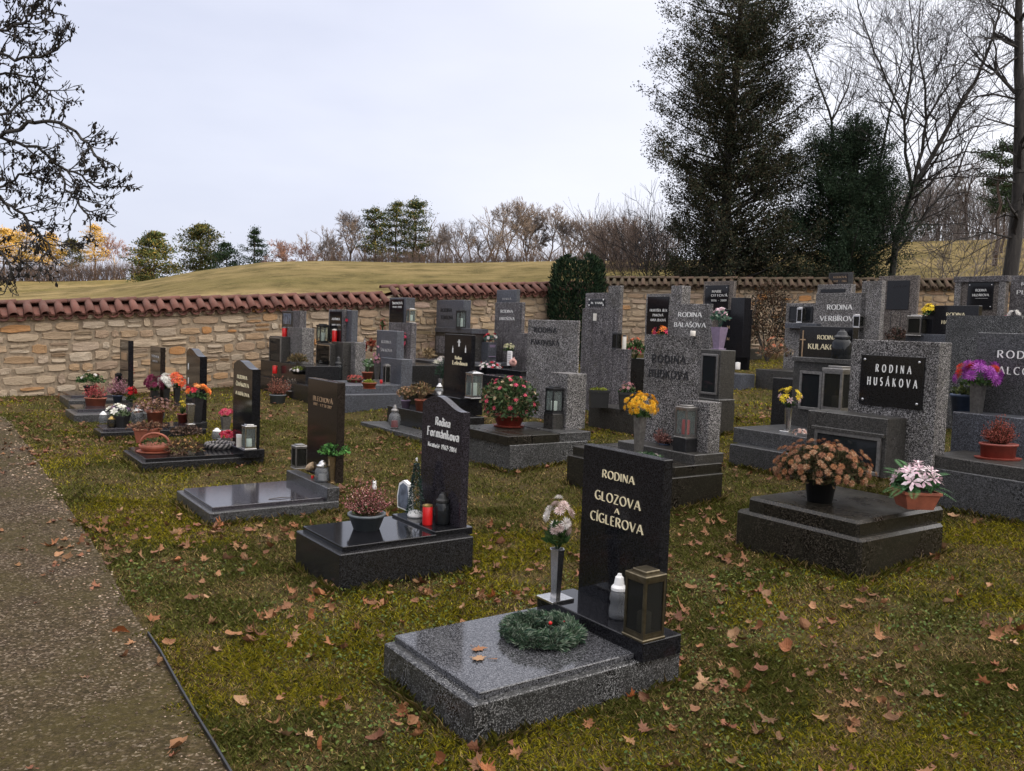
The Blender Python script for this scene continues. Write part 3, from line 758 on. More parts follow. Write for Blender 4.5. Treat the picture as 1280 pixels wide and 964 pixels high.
def letters(mb, s, x0, x1, z, h, y, serif=False, weight=.13, gap=.16, depth_=.004, contrast=True, slant=0.0):
    """writes s between x0 and x1 on the plane y (facing -y), baseline z, capital height h"""
    gl = []
    tot = 0
    for ch in s:
        base, acc = ACC.get(ch, (ch, None))
        g = GL.get(base, GL['I'])
        gl.append((g, acc)); tot += g[0] + gap
    tot -= gap
    k = (x1 - x0) / max(tot, .1)
    x = 0.0
    for (w, strokes), acc in gl:
        st = list(strokes)
        if acc == 'a': st.append(([(w / 2 - .02, 1.08), (w / 2 + .14, 1.26)], .8))
        if acc == 'l': st.append(([(w / 2 - .02, .72), (w / 2 + .12, .90)], .8))
        if acc == 'c': st += [([(w / 2 - .14, 1.26), (w / 2, 1.09)], .7), ([(w / 2, 1.09), (w / 2 + .14, 1.26)], .7)]
        if acc == 'm': st += [([(w / 2 - .1, .88), (w / 2, .72)], .7), ([(w / 2, .72), (w / 2 + .1, .88)], .7)]
        if serif:
            for pts, ww in strokes:
                if len(pts) == 2 and abs(pts[0][1] - pts[1][1]) > .8:
                    for p in pts: st.append(([(p[0] - .11, p[1]), (p[0] + .11, p[1])], .35))
        for pts, ww in st:
            P = np.array(pts, float)
            hw = weight * (ww if contrast else .8) / 2
            d = np.gradient(P, axis=0); d /= np.linalg.norm(d, axis=1)[:, None] + 1e-9
            nn = np.stack([-d[:, 1], d[:, 0]], 1)
            if contrast and len(P) > 6:      # round strokes: thin at top and bottom
                wv = hw * (0.55 + 0.6 * np.abs(d[:, 1]))[:, None]
            else: wv = hw
            Lp, Rp = P + nn * wv, P - nn * wv
            n = len(P)
            V = []
            for yy in (y - depth_, y):
                for Q in (Lp, Rp):
                    for q in Q: V.append((x0 + (x + q[0] + slant * q[1]) * k, yy, z + q[1] * h))
            Fc = [(i, i + 1, n + i + 1, n + i) for i in range(n - 1)]
            Fc += [(i, 2 * n + i, 2 * n + i + 1, i + 1) for i in range(n - 1)] + [(n + i, n + i + 1, 3 * n + i + 1, 3 * n + i) for i in range(n - 1)]
            mb.add(V, Fc)
        x += w + gap

# ================================================================== GRAVES
FOOT = []      # ground outlines kept clear of grass
class Grave:
    def __init__(s, label, corner, turn=0.0, name='grave', cat='grave', group='graves'):
        s.O = ground(*corner); s.ang = GRAVE_ROT + math.radians(turn)
        s.V = np.array([math.cos(s.ang), math.sin(s.ang), 0]); s.U = np.array([-s.V[1], s.V[0], 0])
        s.root = thing(name, label, cat, s.O, s.ang, group)
        s.top = None
    def loc(s, P): d = np.asarray(P) - s.O; return np.array([d @ s.V, d @ s.U, d[2]])
    def wld(s, x, y, z): return s.O + s.V * x + s.U * y + ZUP * z
    def face(s, px, py, y):
        """(x, z) on the upright plane at local depth y"""
        d = ray(px, py); t = (y - (CAM - s.O) @ s.U) / (d @ s.U)
        q = s.loc(CAM + d * t); return q[0], q[2]
    def side(s, px, py, x):
        d = ray(px, py); t = (x - (CAM - s.O) @ s.V) / (d @ s.V)
        q = s.loc(CAM + d * t); return q[1], q[2]
    def dims(s, c=None, at=None, yt=None, h=None, xl=None, w=None, xr=None, L=None, z=0.0):
        P = at_z(c[0], c[1], s.O[2] + z) if c is not None else s.wld(at[0], at[1], z)
        if h is None: h = solve_y(P, ZUP, yt)
        T = P + ZUP * h
        if w is None: w = solve_x(T, -s.V, xl)
        if L is None: L = solve_x(T, s.U, xr)
        q = s.loc(P)
        return q[0] - w, q[0], q[1], q[1] + L, z, z + h
    def block(s, name, mat, sink=0.0, ch=0.006, foot=False, label=None, **k):
        b = s.dims(**k)
        MB().box(b[0], b[1], b[2], b[3], b[4] - sink, b[5], ch=ch).build(name, M[mat], s.root, label=label)
        if foot:
            FOOT.append([s.wld(b[i], b[j], 0)[:2] for i, j in ((0, 2), (1, 2), (1, 3), (0, 3))])
        s.b = b
        return b
    def text(s, name, mat, lines, y, **k):
        for t, xl, xr, yb, hp in lines:
            mb = MB()
            x0, z0 = s.face(xl, yb, y)
            x1 = s.face(xr, yb, y)[0]
            letters(mb, t, x0, x1, z0, hp * mpp(s.wld(x0, y, z0)), y - .0015, **k)
            mb.build(name, M[mat], s.root)
    def plaque(s, name, mat, xl, xr, yt, yb, y, th=.015, bolts=False, bolt_mat='steel'):
        (x0, z1), (x1, _) = s.face(xl, yt, y), s.face(xr, yt, y)
        z0 = s.face(xl, yb, y)[1]
        MB().box(x0, x1, y - th, y + .003, z0, z1, ch=.003).build(name, M[mat], s.root)
        if bolts:
            dx, dz = (x1 - x0) * .07, (z1 - z0) * .10
            for bx in (x0 + dx, x1 - dx):
                for bz in (z0 + dz, z1 - dz):
                    m_ = MB(); m_.lathe([(.012, 0), (.012, .006), (.006, .009)], 10)
                    o = m_.build('bolt', M[bolt_mat], s.root); o.location = (bx, y - th, bz); o.rotation_euler = (math.pi / 2, 0, 0)
        return x0, x1, y - th, z0, z1
    def frame(s, name, mat, x0, x1, z0, z1, y, t=.02, d=.02, glassmat='dark_glass'):
        """a framed glass door standing on the plane y, facing -y"""
        mb = MB()
        mb.box(x0, x1, y - d, y, z1 - t, z1, ch=.003).box(x0, x1, y - d, y, z0, z0 + t, ch=.003)
        mb.box(x0, x0 + t, y - d + .001, y, z0 + t, z1 - t).box(x1 - t, x1, y - d + .001, y, z0 + t, z1 - t)
        f = mb.build(name, M[mat], s.root)
        MB().box(x0 + t, x1 - t, y - d * .5 - .002, y - .004, z0 + t, z1 - t).build('pane', M[glassmat], f)
        return f
    def spot(s, px, py, z): return at_z(px, py, s.O[2] + z)

def wave_stone(g, mat, x0, x1, y0, y1, z0, zl, zp, zr, name='headstone', peak=.34):
    """an upright stone whose top rises to a hump near the left and sweeps down to the right"""
    w = x1 - x0
    top = []
    for i in range(15):
        u = i / 14
        if u < peak: z = zl + (zp - zl) * math.sin(u / peak * math.pi / 2)
        else: t = (u - peak) / (1 - peak); z = zr + (zp - zr) * (0.5 + 0.5 * math.cos(math.pi * min(1, t * 1.08)))
        top.append((x0 + w * u, z))
    pts = [(x1, z0), (x0, z0)] + top
    mb = MB(); mb.prism(pts[::-1], 'y', y0, y1)
    return mb.build(name, M[mat], g.root)

# ================================================================== PLANTS
def rdir(n, rng, zmin=-1.0):
    z = rng.uniform(zmin, 1, n); a = rng.uniform(0, 2 * math.pi, n); r = np.sqrt(1 - z * z)
    return np.stack([r * np.cos(a), r * np.sin(a), z], -1)
def quad_leaves(c, d, size, rng, aspect=.5, fold=0.15):
    """leaf quads at c pointing along d"""
    n = len(c)
    d = d / (np.linalg.norm(d, axis=1)[:, None] + 1e-9)
    u = np.cross(d, rdir(n, rng)); u /= np.linalg.norm(u, axis=1)[:, None] + 1e-9
    L = (size * rng.uniform(.7, 1.3, n))[:, None]
    W = L * aspect * .5
    nn = np.cross(d, u)
    return np.stack([c, c + d * L * .5 + u * W + nn * L * fold, c + d * L, c + d * L * .5 - u * W + nn * L * fold * .3], 1)
def pal(cols, n, rng, var=.2):
    C = np.array(cols, float)[rng.integers(len(cols), size=n)]
    return np.clip(C * rng.uniform(1 - var, 1 + var, (n, 1)), 0, 1)
def flower_head(c, nrm, r, cols, rng, style='mum'):
    """one blossom: (k,4,3) petal quads and colours"""
    nrm = np.asarray(nrm, float); nrm = nrm / np.linalg.norm(nrm)
    a = np.cross(nrm, [.3, .2, 1.0]); a /= np.linalg.norm(a); b_ = np.cross(nrm, a)
    rings = {'mum': [(14, 1.0, .05), (12, .85, .5), (10, .62, .9), (7, .4, 1.15)], 'daisy': [(14, 1.0, .12), (12, .8, .3)], 'rose': [(6, 1.0, .35), (5, .8, .7), (4, .5, 1.0)],
             'small': [(7, 1.0, .3), (5, .6, .9)], 'star': [(6, 1.0, .25), (5, .55, .8)]}[style]
    T, C = [], []
    for k, rad, lift in rings:
        off = rng.uniform(0, 6)
        for i in range(k):
            t = off + 2 * math.pi * i / k + rng.uniform(-.1, .1)
            d = a * math.cos(t) + b_ * math.sin(t)
            s = np.cross(nrm, d)
            L = r * rad * rng.uniform(.88, 1.08); w = 2.3 * r * rad / k * (1.5 if style == 'rose' else 1.0)
            up = nrm * r * .55 * lift
            tip = c + d * L + up * .9
            mid = c + d * L * .6 + up * .75
            T.append([c + d * r * .05 + up * .25, mid + s * w * .5, tip, mid - s * w * .5])
            C.append(np.clip(np.array(cols[int(rng.integers(len(cols)))]) * rng.uniform(.75, 1.2), 0, 1))
    if style in ('daisy',):
        for i in range(6):
            t = i * math.pi / 3; d = a * math.cos(t) + b_ * math.sin(t); s = np.cross(nrm, d)
            T.append([c + nrm * r * .3, c + d * r * .22 + s * r * .12 + nrm * r * .2, c + d * r * .26 + nrm * r * .16, c + d * r * .22 - s * r * .12 + nrm * r * .2]); C.append(np.array([.45, .33, .06]))
    return np.array(T), np.array(C)

GREENS = [(.035, .075, .022), (.055, .10, .03), (.025, .055, .02), (.08, .12, .04)]
DRYS = [(.16, .085, .05), (.10, .055, .035), (.22, .13, .08), (.07, .04, .028)]
def pot(parent, mat, rt, rb, h, shape='round', saucer=False, soil=True):
    n = 4 if shape == 'square' else 20
    mb = MB(); k = 1.414 if shape == 'square' else 1
    sq = shape == 'square'
    mb.lathe([(rb * k, 0), (rt * k * .97, h * .86), (rt * k * 1.04, h * .86), (rt * k * 1.04, h), (rt * k * .92, h), (rt * k * .90, h * .86)], n, sq=sq)
    mb.smooth = not sq
    o = mb.build('pot', M[mat], parent)
    if shape == 'oval': o.scale = (1.35, .85, 1)
    if saucer:
        m2 = MB(); m2.lathe([(rb * 1.1, 0.001), (rb * 1.35, .002), (rb * 1.42, h * .12), (rb * 1.36, h * .12)], 20); q = m2.build('saucer', M[mat], parent)
        if shape == 'oval': q.scale = (1.35, .85, 1)
    if soil:
        m3 = MB(); m3.lathe([(rt * k * .9, h * .86), (rt * .5, h * .93), (.001, h * .95)], n, sq=sq, cap=False); q = m3.build('soil', M['soil'], parent)
        if shape == 'oval': q.scale = (1.35, .85, 1)
    return o
PSEED = [100]
def plant(name, label, cat, P, potspec=None, foliage=None, flowers=(), heather=None, rotz=0.0, group=None):
    """a planted pot or bunch standing at P.
    foliage: dict(n, size, cols, rx, rz, z)  a dome of leaves; flowers: list of dict(n, r, cols, style, rx, rz, z, solo, zmin)"""
    PSEED[0] += 1
    rng = np.random.default_rng(PSEED[0])
    t = thing(name, label, cat, P, rotz, group or ('potted plants on the graves' if potspec else 'flowers on the graves'))
    zt = 0.0
    if potspec:
        pot(t, *potspec[:4], **(potspec[4] if len(potspec) > 4 else {}))
        zt = potspec[3] * .9
    if foliage:
        f = foliage; n = f['n']
        d = rdir(n, rng, f.get('zmin', -.15))
        rr = rng.uniform(.25, 1, n) ** .6
        c = d * rr[:, None] * np.array([f['rx'], f['rx'], f['rz']]) + np.array([0, 0, zt + f.get('z', f['rz'] * .35)])
        dd = d * .7 + rdir(n, rng) * .7 + np.array([0, 0, f.get('up', .15)])
        T = quad_leaves(c - dd / np.linalg.norm(dd, axis=1)[:, None] * f['size'] * .5, dd, f['size'], rng, f.get('asp', .5))
        k = f.get('stems', 26)
        sd = rdir(k, rng, .2)
        e = sd * np.array([f['rx'], f['rx'], f['rz']]) * .85 + np.array([0, 0, zt + f.get('z', f['rz'] * .35)])
        b0 = np.zeros((k, 3)); b0[:, 2] = zt * .95; b0[:, :2] = e[:, :2] * .15
        w = np.cross(e - b0, rdir(k, rng)); w /= np.linalg.norm(w, axis=1)[:, None] + 1e-9; w *= f.get('stemw', .0025)
        T2 = np.stack([b0 - w, b0 + w, e + w * .6, e - w * .6], 1)
        cs = f['cols']
        o = tri_cloud('foliage', np.concatenate([T, T2]), np.concatenate([pal(cs, n, rng, .35), pal([tuple(x * .6 for x in cs[0])], k, rng)]), M[f.get('mat', 'leaf')], t)
        o['kind'] = 'stuff'
    for fl in flowers:
        Ts, Cs = [], []
        n = fl['n']
        if 'pts' in fl: pts = np.array(fl['pts'], float); nr = pts * np.array([1, 1, .6]) + [0, -.2 * 0, .6]
        else:
            d = rdir(n * 3, rng, fl.get('zmin', .0))
            keep = [0]
            for i in range(1, len(d)):       # keep the heads apart
                if len(keep) >= n: break
                if np.min(np.linalg.norm(d[keep] - d[i], axis=1)) > fl.get('sep', 1.5 / math.sqrt(n)): keep.append(i)
            i = 0
            while len(keep) < n:
                if i not in keep: keep.append(i)
                i += 1
            d = d[keep]
            pts = d * np.array([fl['rx'], fl['rx'], fl['rz']]) * rng.uniform(.86, 1.04, (n, 1)) + np.array([0, 0, zt + fl.get('z', fl['rz'] * .35)])
            nr = d + np.array([0, 0, .25])
        for p, q in zip(pts, nr):
            cols = fl['cols'] if not isinstance(fl['cols'][0][0], (tuple, list)) else fl['cols'][int(rng.integers(len(fl['cols'])))]
            T, C = flower_head(p, q, fl['r'] * rng.uniform(.85, 1.15), cols, rng, fl.get('style', 'mum'))
            if fl.get('solo'):
                tri_cloud('blossom', T, C, M['petal'], t)
            else: Ts.append(T); Cs.append(C)
        if Ts:
            o = tri_cloud('blossoms', np.concatenate(Ts), np.concatenate(Cs), M['petal'], t); o['kind'] = 'stuff'
    if heather:
        h = heather; n = h['n']
        d = rdir(n, rng, .25); d[:, 2] = np.maximum(d[:, 2], .35)
        e = d * np.array([h['rx'], h['rx'], h['h']]) * rng.uniform(.7, 1.08, (n, 1))
        b0 = e * np.array([.35, .35, 0.0]); b0[:, 2] = zt; e[:, 2] += zt
        Ts, Cs = [], []
        for i in range(n):
            ax = e[i] - b0[i]
            k = h.get('k', 9)
            tt = np.linspace(.25, 1, k)
            c = b0[i] + ax * tt[:, None] + rng.normal(0, .004, (k, 3))
            dd = ax / np.linalg.norm(ax) * .8 + rdir(k, rng) * .8
            Ts.append(quad_leaves(c, dd, h['size'], rng, .6))
            low = tt[:, None] < h.get('gr', .5)
            Cs.append(np.where(low, pal(h.get('gcols', GREENS), k, rng), pal(h['cols'], k, rng, .35)))
            w = np.cross(ax, [.3, .5, .1]); w = w / np.linalg.norm(w) * .0018
            Ts.append(np.array([[b0[i] - w, b0[i] + w, e[i] + w * .4, e[i] - w * .4]])); Cs.append(np.array([[.06, .035, .02]]))
        o = tri_cloud('heather_sprigs', np.concatenate(Ts), np.concatenate(Cs), M['dry'], t); o['kind'] = 'stuff'
    return t

# ================================================================== LANTERNS, CANDLES, VASES
def candle(label, P, r, h, mat='red_wax', cap='gold_cap', group=None):
    t = thing('grave_candle', label, 'candle', P, 0, group or 'candles on the graves')
    mb = MB(); mb.lathe([(r * .96, 0), (r, h * .04), (r, h * .9), (r * .9, h * .94)], 14); mb.smooth = True
    mb.build('body', M[mat], t)
    if cap:
        m2 = MB(); m2.lathe([(r * 1.03, h * .9), (r * 1.03, h * .97), (r * .55, h), (r * .2, h * 1.02)], 14); m2.build('lid', M[cap], t)
    else:
        m2 = MB(); m2.lathe([(r * .05, h * .93), (r * .04, h * 1.05)], 5); m2.build('wick', M['black_plastic'], t)
    return t
def box_lantern(label, P, a, h, mat='brass', gl='smoke_glass', cnd=None, cnd_label=None, rot=None, roof='flat', group=None, fr=.10):
    """square glazed lantern: base, four posts, four panes, roof"""
    t = thing('grave_lantern', label, 'lantern', P, GRAVE_ROT if rot is None else rot, group or 'lanterns on the graves')
    w = a / 2; q = a * fr; b0, b1 = h * .07, h * .88
    MB().box(-w * 1.1, w * 1.1, -w * 1.1, w * 1.1, 0, h * .035, ch=.003).box(-w, w, -w, w, h * .035, b0).build('base', M[mat], t)
    for sx in (-1, 1):
        for sy in (-1, 1):
            MB().box(*sorted((sx * w, sx * (w - q))), *sorted((sy * w, sy * (w - q))), b0, b1).build('post', M[mat], t)
    for z0, z1 in ((b0, b0 + q), (b1 - q, b1)):
        mb = MB()
        for sy in (-1, 1): mb.box(-w + q, w - q, *sorted((sy * (w - .0015), sy * (w - q + .001))), z0, z1)
        for sx in (-1, 1): mb.box(*sorted((sx * (w - .0015), sx * (w - q + .001))), -w + q, w - q, z0, z1)
        mb.build('rail', M[mat], t)
    e = q * .45
    for sx, sy in ((0, -1), (0, 1), (1, 0), (-1, 0)):
        if sx == 0: MB().box(-w + q, w - q, *sorted((sy * (w - e), sy * (w - e - .003))), b0 + q, b1 - q).build('pane', M[gl], t)
        else: MB().box(*sorted((sx * (w - e), sx * (w - e - .003))), -w + q, w - q, b0 + q, b1 - q).build('pane', M[gl], t)
    rf = MB()
    if roof == 'flat': rf.box(-w * 1.06, w * 1.06, -w * 1.06, w * 1.06, b1, h * .95, ch=.004).box(-w * .7, w * .7, -w * .7, w * .7, h * .95, h, ch=.004)
    else:
        rf.lathe([(w * 1.5, b1), (w * 1.55, b1 + h * .02), (w * .75, h * .95), (w * .3, h * .97), (w * .3, h)], 4, sq=True)
    rf.build('roof', M[mat], t)
    if cnd: candle(cnd_label or ('candle inside the ' + label), np.asarray(P) + ZUP * (b0 + .002), a * .26, h * cnd[1], cnd[0], None)
    return t
def jar_lantern(label, P, r, h, gl='jar_glass', cap='dull_steel', shape='jar', inner=None, name='glass_lantern', group=None):
    t = thing(name, label, 'lantern', P, 0, group or 'glass lanterns on the graves')
    prof = {'jar': [(.85, 0), (1, .05), (1, .55), (.8, .66), (.72, .70)], 'ball': [(.55, 0), (.6, .06), (.95, .25), (1, .40), (.85, .58), (.55, .68), (.5, .72)],
            'bottle': [(.8, 0), (.95, .05), (.98, .2), (.8, .36), (.98, .44), (.85, .6), (.7, .64)], 'heart': [(.35, 0), (.4, .05), (.75, .25), (1, .5), (.85, .66), (.4, .7)]}[shape]
    n = 18
    mb = MB(); mb.lathe([(r * a, h * b) for a, b in prof], n); mb.smooth = True
    mb.build('glass_body', M[gl], t)
    z = prof[-1][1]; rr = prof[-1][0]
    m2 = MB(); m2.lathe([(r * (rr + .12), h * z), (r * (rr + .12), h * (z + .06)), (r * rr * .8, h * (z + .12)), (r * rr * .62, h * (.92)), (r * .25, h * .96), (r * .2, h)], 16); m2.build('cap', M[cap], t)
    if shape == 'ball': m3 = MB(); m3.lathe([(r * .62, -.0), (r * .7, h * .05), (r * .5, h * .08)], 16); m3.build('foot', M[cap], t)
    if inner:
        m4 = MB(); m4.lathe([(r * .55, h * .07), (r * .55, h * .34), (r * .1, h * .36)], 12); m4.build('candle_filling', M[inner], t)
    return t
def vase(label, P, w, h, mat='steel', n=4, flare=1.25, base=1.5, rot=None, group=None, name='flower_vase'):
    t = thing(name, label, 'vase', P, GRAVE_ROT if rot is None else rot, group or 'vases on the graves')
    k = w / 2 * (1.414 if n == 4 else 1.06)
    MB().box(-w * base / 2, w * base / 2, -w * base / 2, w * base / 2, 0, h * .05, ch=.003).build('base', M[mat], t)
    mb = MB(); mb.lathe([(k * .72, h * .05), (k * .76, h * .1), (k * flare, h), (k * flare * .9, h), (k * .7, h * .5)], n, sq=True); mb.build('body', M[mat], t)
    return t
# ================================================================== THE GRAVES
def at_ly(g, px, py, ly):
    x, z = g.face(px, py, ly); return g.wld(x, ly, z)
def blk(g, name, mat, c, ly, yt, xl, L=None, xr=None, sink=0.0, ch=.005, label=None):
    """a block whose near right lower corner shows at photo pixel c on the plane at depth ly"""
    x, z = g.face(c[0], c[1], ly)
    return g.block(name, mat, at=(x, ly), z=z, yt=yt, xl=xl, L=L, xr=xr, sink=sink, ch=ch, label=label)

# ---- nearest grave: grey granite with a black upright
g1 = Grave('nearest grave with speckled grey slab and black upright lettered in four lines of cream capitals', (590, 936))
b = g1.dims(c=(590, 936), yt=883, xl=480, xr=851); zb = b[5]; yj = b[2] + .075
MB().box(b[0], b[1], b[2], yj - .001, b[4] - .12, zb, ch=.005).build('base', M['granite_grey'], g1.root)
MB().box(b[0] + .002, b[1] - .002, yj + .001, b[3], b[4] - .12, zb, ch=.005).build('base', M['granite_grey'], g1.root)
FOOT.append([g1.wld(b[i], b[j], 0)[:2] for i, j in ((0, 2), (1, 2), (1, 3), (0, 3))])
b = g1.block('slab', 'granite_slab', c=(599.3, 874.5), yt=866.3, xl=492.9, xr=793, z=zb, ch=.004); g1.zs = b[5]
b = g1.block('plinth', 'black', c=(802.8, 829), yt=804.8, xl=671.2, xr=852.3, z=zb, ch=.004); g1.zp = b[5]
b = g1.block('headstone', 'black', c=(820.5, 780), yt=575.4, xl=729.7, xr=842, z=g1.zp, ch=.004); y = b[2]
g1.text('inscription', 'gold_letter', [('RODINA', 753.8, 793.6, 596.4, 9.5), ('GLOZOVA', 744.7, 801.4, 623, 11), ('A', 768.9, 774.4, 641.6, 6.5), ('CÍGLEROVA', 738.9, 804.8, 648.7, 11)], y, weight=.15, gap=.2, serif=False)

# ---- second: black with wave-topped stone
g2 = Grave('black grave with wave-topped upright lettered in old script and a heather bowl on its slab', (424, 742), turn=1.0)
b = g2.block('base', 'black_kerb', c=(424, 742), yt=693.8, xl=369.8, xr=592.4, sink=.12, foot=True); zb = b[5]
b = g2.block('slab', 'black', c=(428.4, 690.5), yt=684, xl=378.6, xr=546, z=zb, ch=.004); g2.zs = b[5]
b = g2.block('plinth', 'black', c=(543.6, 674), yt=664.8, xl=489.9, xr=591.4, z=zb, ch=.004); g2.zp = b[5]
d_ = g2.dims(c=(574.5, 660.5), yt=516, xl=528.5, xr=588, z=g2.zp); y = d_[2]
zl, zp = g2.face(528.5, 503, y)[1], g2.face(547, 495, y)[1]
wave_stone(g2, 'granite_wave', d_[0], d_[1], d_[2], d_[3], g2.zp, zl, zp, d_[5])
g2.text('inscription', 'white_letter', [('Rodina', 545, 563, 531, 10), ('Formánkova', 534.8, 573.9, 543.5, 11), ('Kratušé 1962-2014', 535.8, 571, 557, 5.5)], y, weight=.17, gap=.17, slant=.06)

# ---- third: flat polished slab, brownish black stone
g3 = Grave('low polished slab grave with brownish black upright, a shell and green plant on its step', (262, 659))
b = g3.block('base', 'granite_base', c=(262, 659), yt=641.8, xl=220.9, xr=424, sink=.12, foot=True); zb = b[5]
b = g3.block('slab', 'granite_violet', c=(265.5, 639.5), yt=634.4, xl=229.6, xr=412, z=zb, ch=.004); g3.zs = b[5]
b = g3.block('plinth', 'granite_base', c=(409, 627.5), yt=610.3, xl=358, xr=424.5, z=zb, ch=.004); g3.zp = b[5]
b = g3.block('headstone', 'black_brown', c=(419.5, 604.5), yt=478.5, xl=385.3, xr=432.1, z=g3.zp, ch=.004); y = b[2]
g3.text('inscription', 'bronze_letter', [('BLECHOVÁ', 392, 416, 500, 5.5), ('1907 - 1 2 20 2012', 392.5, 415, 506, 3.2)], y, weight=.18)

# ---- fourth: low black grave with wave-topped stone, basket and wreath
g4 = Grave('low black grave with wave-topped black upright and a terracotta basket on its corner', (178, 591))
b = g4.block('base', 'black_kerb', c=(178, 591), yt=579, xl=154, xr=330, sink=.12, foot=True); zb = b[5]
b = g4.block('slab', 'black', c=(182, 578), yt=573.8, xl=159.5, xr=303, z=zb, ch=.003); g4.zs = b[5]
b = g4.block('plinth', 'black', c=(305, 573), yt=563, xl=270, xr=331, z=zb, ch=.004); g4.zp = b[5]
d_ = g4.dims(c=(314, 561), yt=462, xl=292, xr=326, z=g4.zp); y = d_[2]
wave_stone(g4, 'black', d_[0], d_[1], d_[2], d_[3], g4.zp, g4.face(292, 455, y)[1], g4.face(299, 450.5, y)[1], d_[5], peak=.3)
g4.text('inscription', 'gold_letter', [('RODINA', 297, 309, 472.5, 4.2), ('ČIHÁKOVA', 295.5, 311, 481.5, 4.6), ('A KRÁLOVA', 295, 311.5, 492.5, 4)], y, weight=.18)

# ---- fifth, sixth, seventh towards the wall
g5 = Grave('dark grave crowded with jars, heather and bouquets in front of a small wave-topped upright', (126, 551))
b = g5.block('base', 'black_kerb', c=(126, 551), yt=541, xl=117, xr=258, sink=.12, foot=True); zb = b[5]
b = g5.block('slab', 'granite_violet', c=(129, 539.5), yt=536.5, xl=120, xr=246, z=zb, ch=.003); g5.zs = b[5]
b = g5.block('plinth', 'black_kerb', c=(246, 536), yt=528, xl=222, xr=259, z=zb, ch=.003); g5.zp = b[5]
d_ = g5.dims(c=(249, 527), yt=446, xl=233, xr=259, z=g5.zp); y = d_[2]
wave_stone(g5, 'black', d_[0], d_[1], d_[2], d_[3], g5.zp, g5.face(233, 440, y)[1], g5.face(238, 435.5, y)[1], d_[5], peak=.3)
m_ = MB()
for py in (458, 476):
    x, z = g5.face(235.2, py, y); m_.lathe([(.0001, 0), (.028, 0), (.028, .004), (.0001, .006)], 12)
    m_.v[-1] = m_.v[-1][:, [0, 2, 1]] * np.array([.6, -1, 1.6]) + np.array([x + .02, y - .001, z])
m_.build('oval_portraits', M['white_letter'], g5.root)

g6 = Grave('narrow stepped dark grave with red heather on its slab and a plain square black upright', (93, 528.5))
b = g6.block('base', 'granite_base', c=(93, 528.5), yt=519, xl=81.5, xr=206, sink=.12, foot=True); zb = b[5]
b = g6.block('slab', 'granite_violet', c=(97, 516), yt=512, xl=87, xr=186, z=zb, ch=.003); g6.zs = b[5]
b = g6.block('headstone', 'black_brown', c=(200, 509), yt=434.5, xl=188, xr=207, z=zb, ch=.003)
g6.text('inscription', 'grey_letter', [('VOTAVA', 190, 198.5, 446, 2.6), ('1921', 191, 197, 452, 2)], b[2])
g7 = Grave('farthest small dark grave by the foot of the wall with a tall narrow black upright', (86, 511.5))
b = g7.block('base', 'granite_base', c=(86, 511.5), yt=501, xl=74.5, xr=166, sink=.12, foot=True); zb = b[5]
b = g7.block('slab', 'granite_violet', c=(89, 498), yt=494.5, xl=79, xr=150, z=zb, ch=.003); g7.zs = b[5]
b = g7.block('headstone', 'black', c=(160, 494), yt=426, xl=150, xr=167, z=zb, ch=.003)
g7.plaque('portrait', 'bronze_letter', 152, 158.5, 440, 449, b[2], .006)

# ---- second row, along the wall
ga = Grave('dark kerbed grave under the wall with a grey pillar stone and an oval portrait', (387, 505), group='family graves below the wall')
ga.block('base', 'black_kerb', c=(387, 505), yt=483, xl=322, L=1.7, sink=.15, foot=True); za = ga.b[5]
blk(ga, 'plinth', 'black_kerb', (382, 476), .12, 458, 326, L=.6, sink=.3)
b = blk(ga, 'headstone', 'granite_rough', (377, 457), .34, 410, 354, L=.22, sink=.3)
b = blk(ga, 'upper_stone', 'granite_dark', (365.6, 410), .36, 389, 352.4, L=.12)
x0, x1, yy, z0, z1 = ga.plaque('portrait', 'photo', 354.5, 364, 392, 405, b[2], .008)
blk(ga, 'side_pillar', 'granite_streak', (374, 410), .35, 388.5, 366.4, L=.13)
b = blk(ga, 'niche', 'granite_dark', (351.5, 457), .18, 421, 337.4, L=.16, sink=.05)
ga.frame('niche_door', 'dull_steel', b[0] + .01, b[1] - .01, b[4] + .02, b[5] - .02, b[2], .02, .02)

gb = Grave('grey stone cluster grave with a tall white-framed plaque and stacked lanterns near the wall', (412, 499), group='family graves below the wall')
gb.block('base', 'black_kerb', c=(412, 499), yt=480, xl=390, L=1.8, sink=.15, foot=True)
b = blk(gb, 'niche', 'granite_dark', (413, 464), .5, 430, 396, L=.2, sink=.25)
gb.frame('niche_door', 'steel', b[0] + .01, b[1] - .01, b[4] + .02, b[5] - .02, b[2], .022, .02); gb.zn = b[5]
b = blk(gb, 'centre_block', 'granite_dark', (428, 474), .6, 428, 414, L=.2, sink=.3); gb.zc = b[5]; gb.yc = b[2]
b = blk(gb, 'side_block', 'granite_rough', (443.5, 470), .75, 428, 428.6, L=.2, sink=.3); gb.zd = b[5]; gb.yd = b[2]
b = blk(gb, 'headstone', 'granite_streak', (429, 428), .7, 387, 411, L=.14)
gb.plaque('plaque', 'black', 413, 427.5, 389, 428, b[2], .012)
gb.text('inscription', 'white_letter', [('ADÁMEK', 415, 425, 400, 2.6), ('1899 1975', 415, 425.5, 407, 2)], b[2] - .012)
blk(gb, 'side_slab', 'granite_blue', (439, 428), .76, 388, 429.5, L=.12)

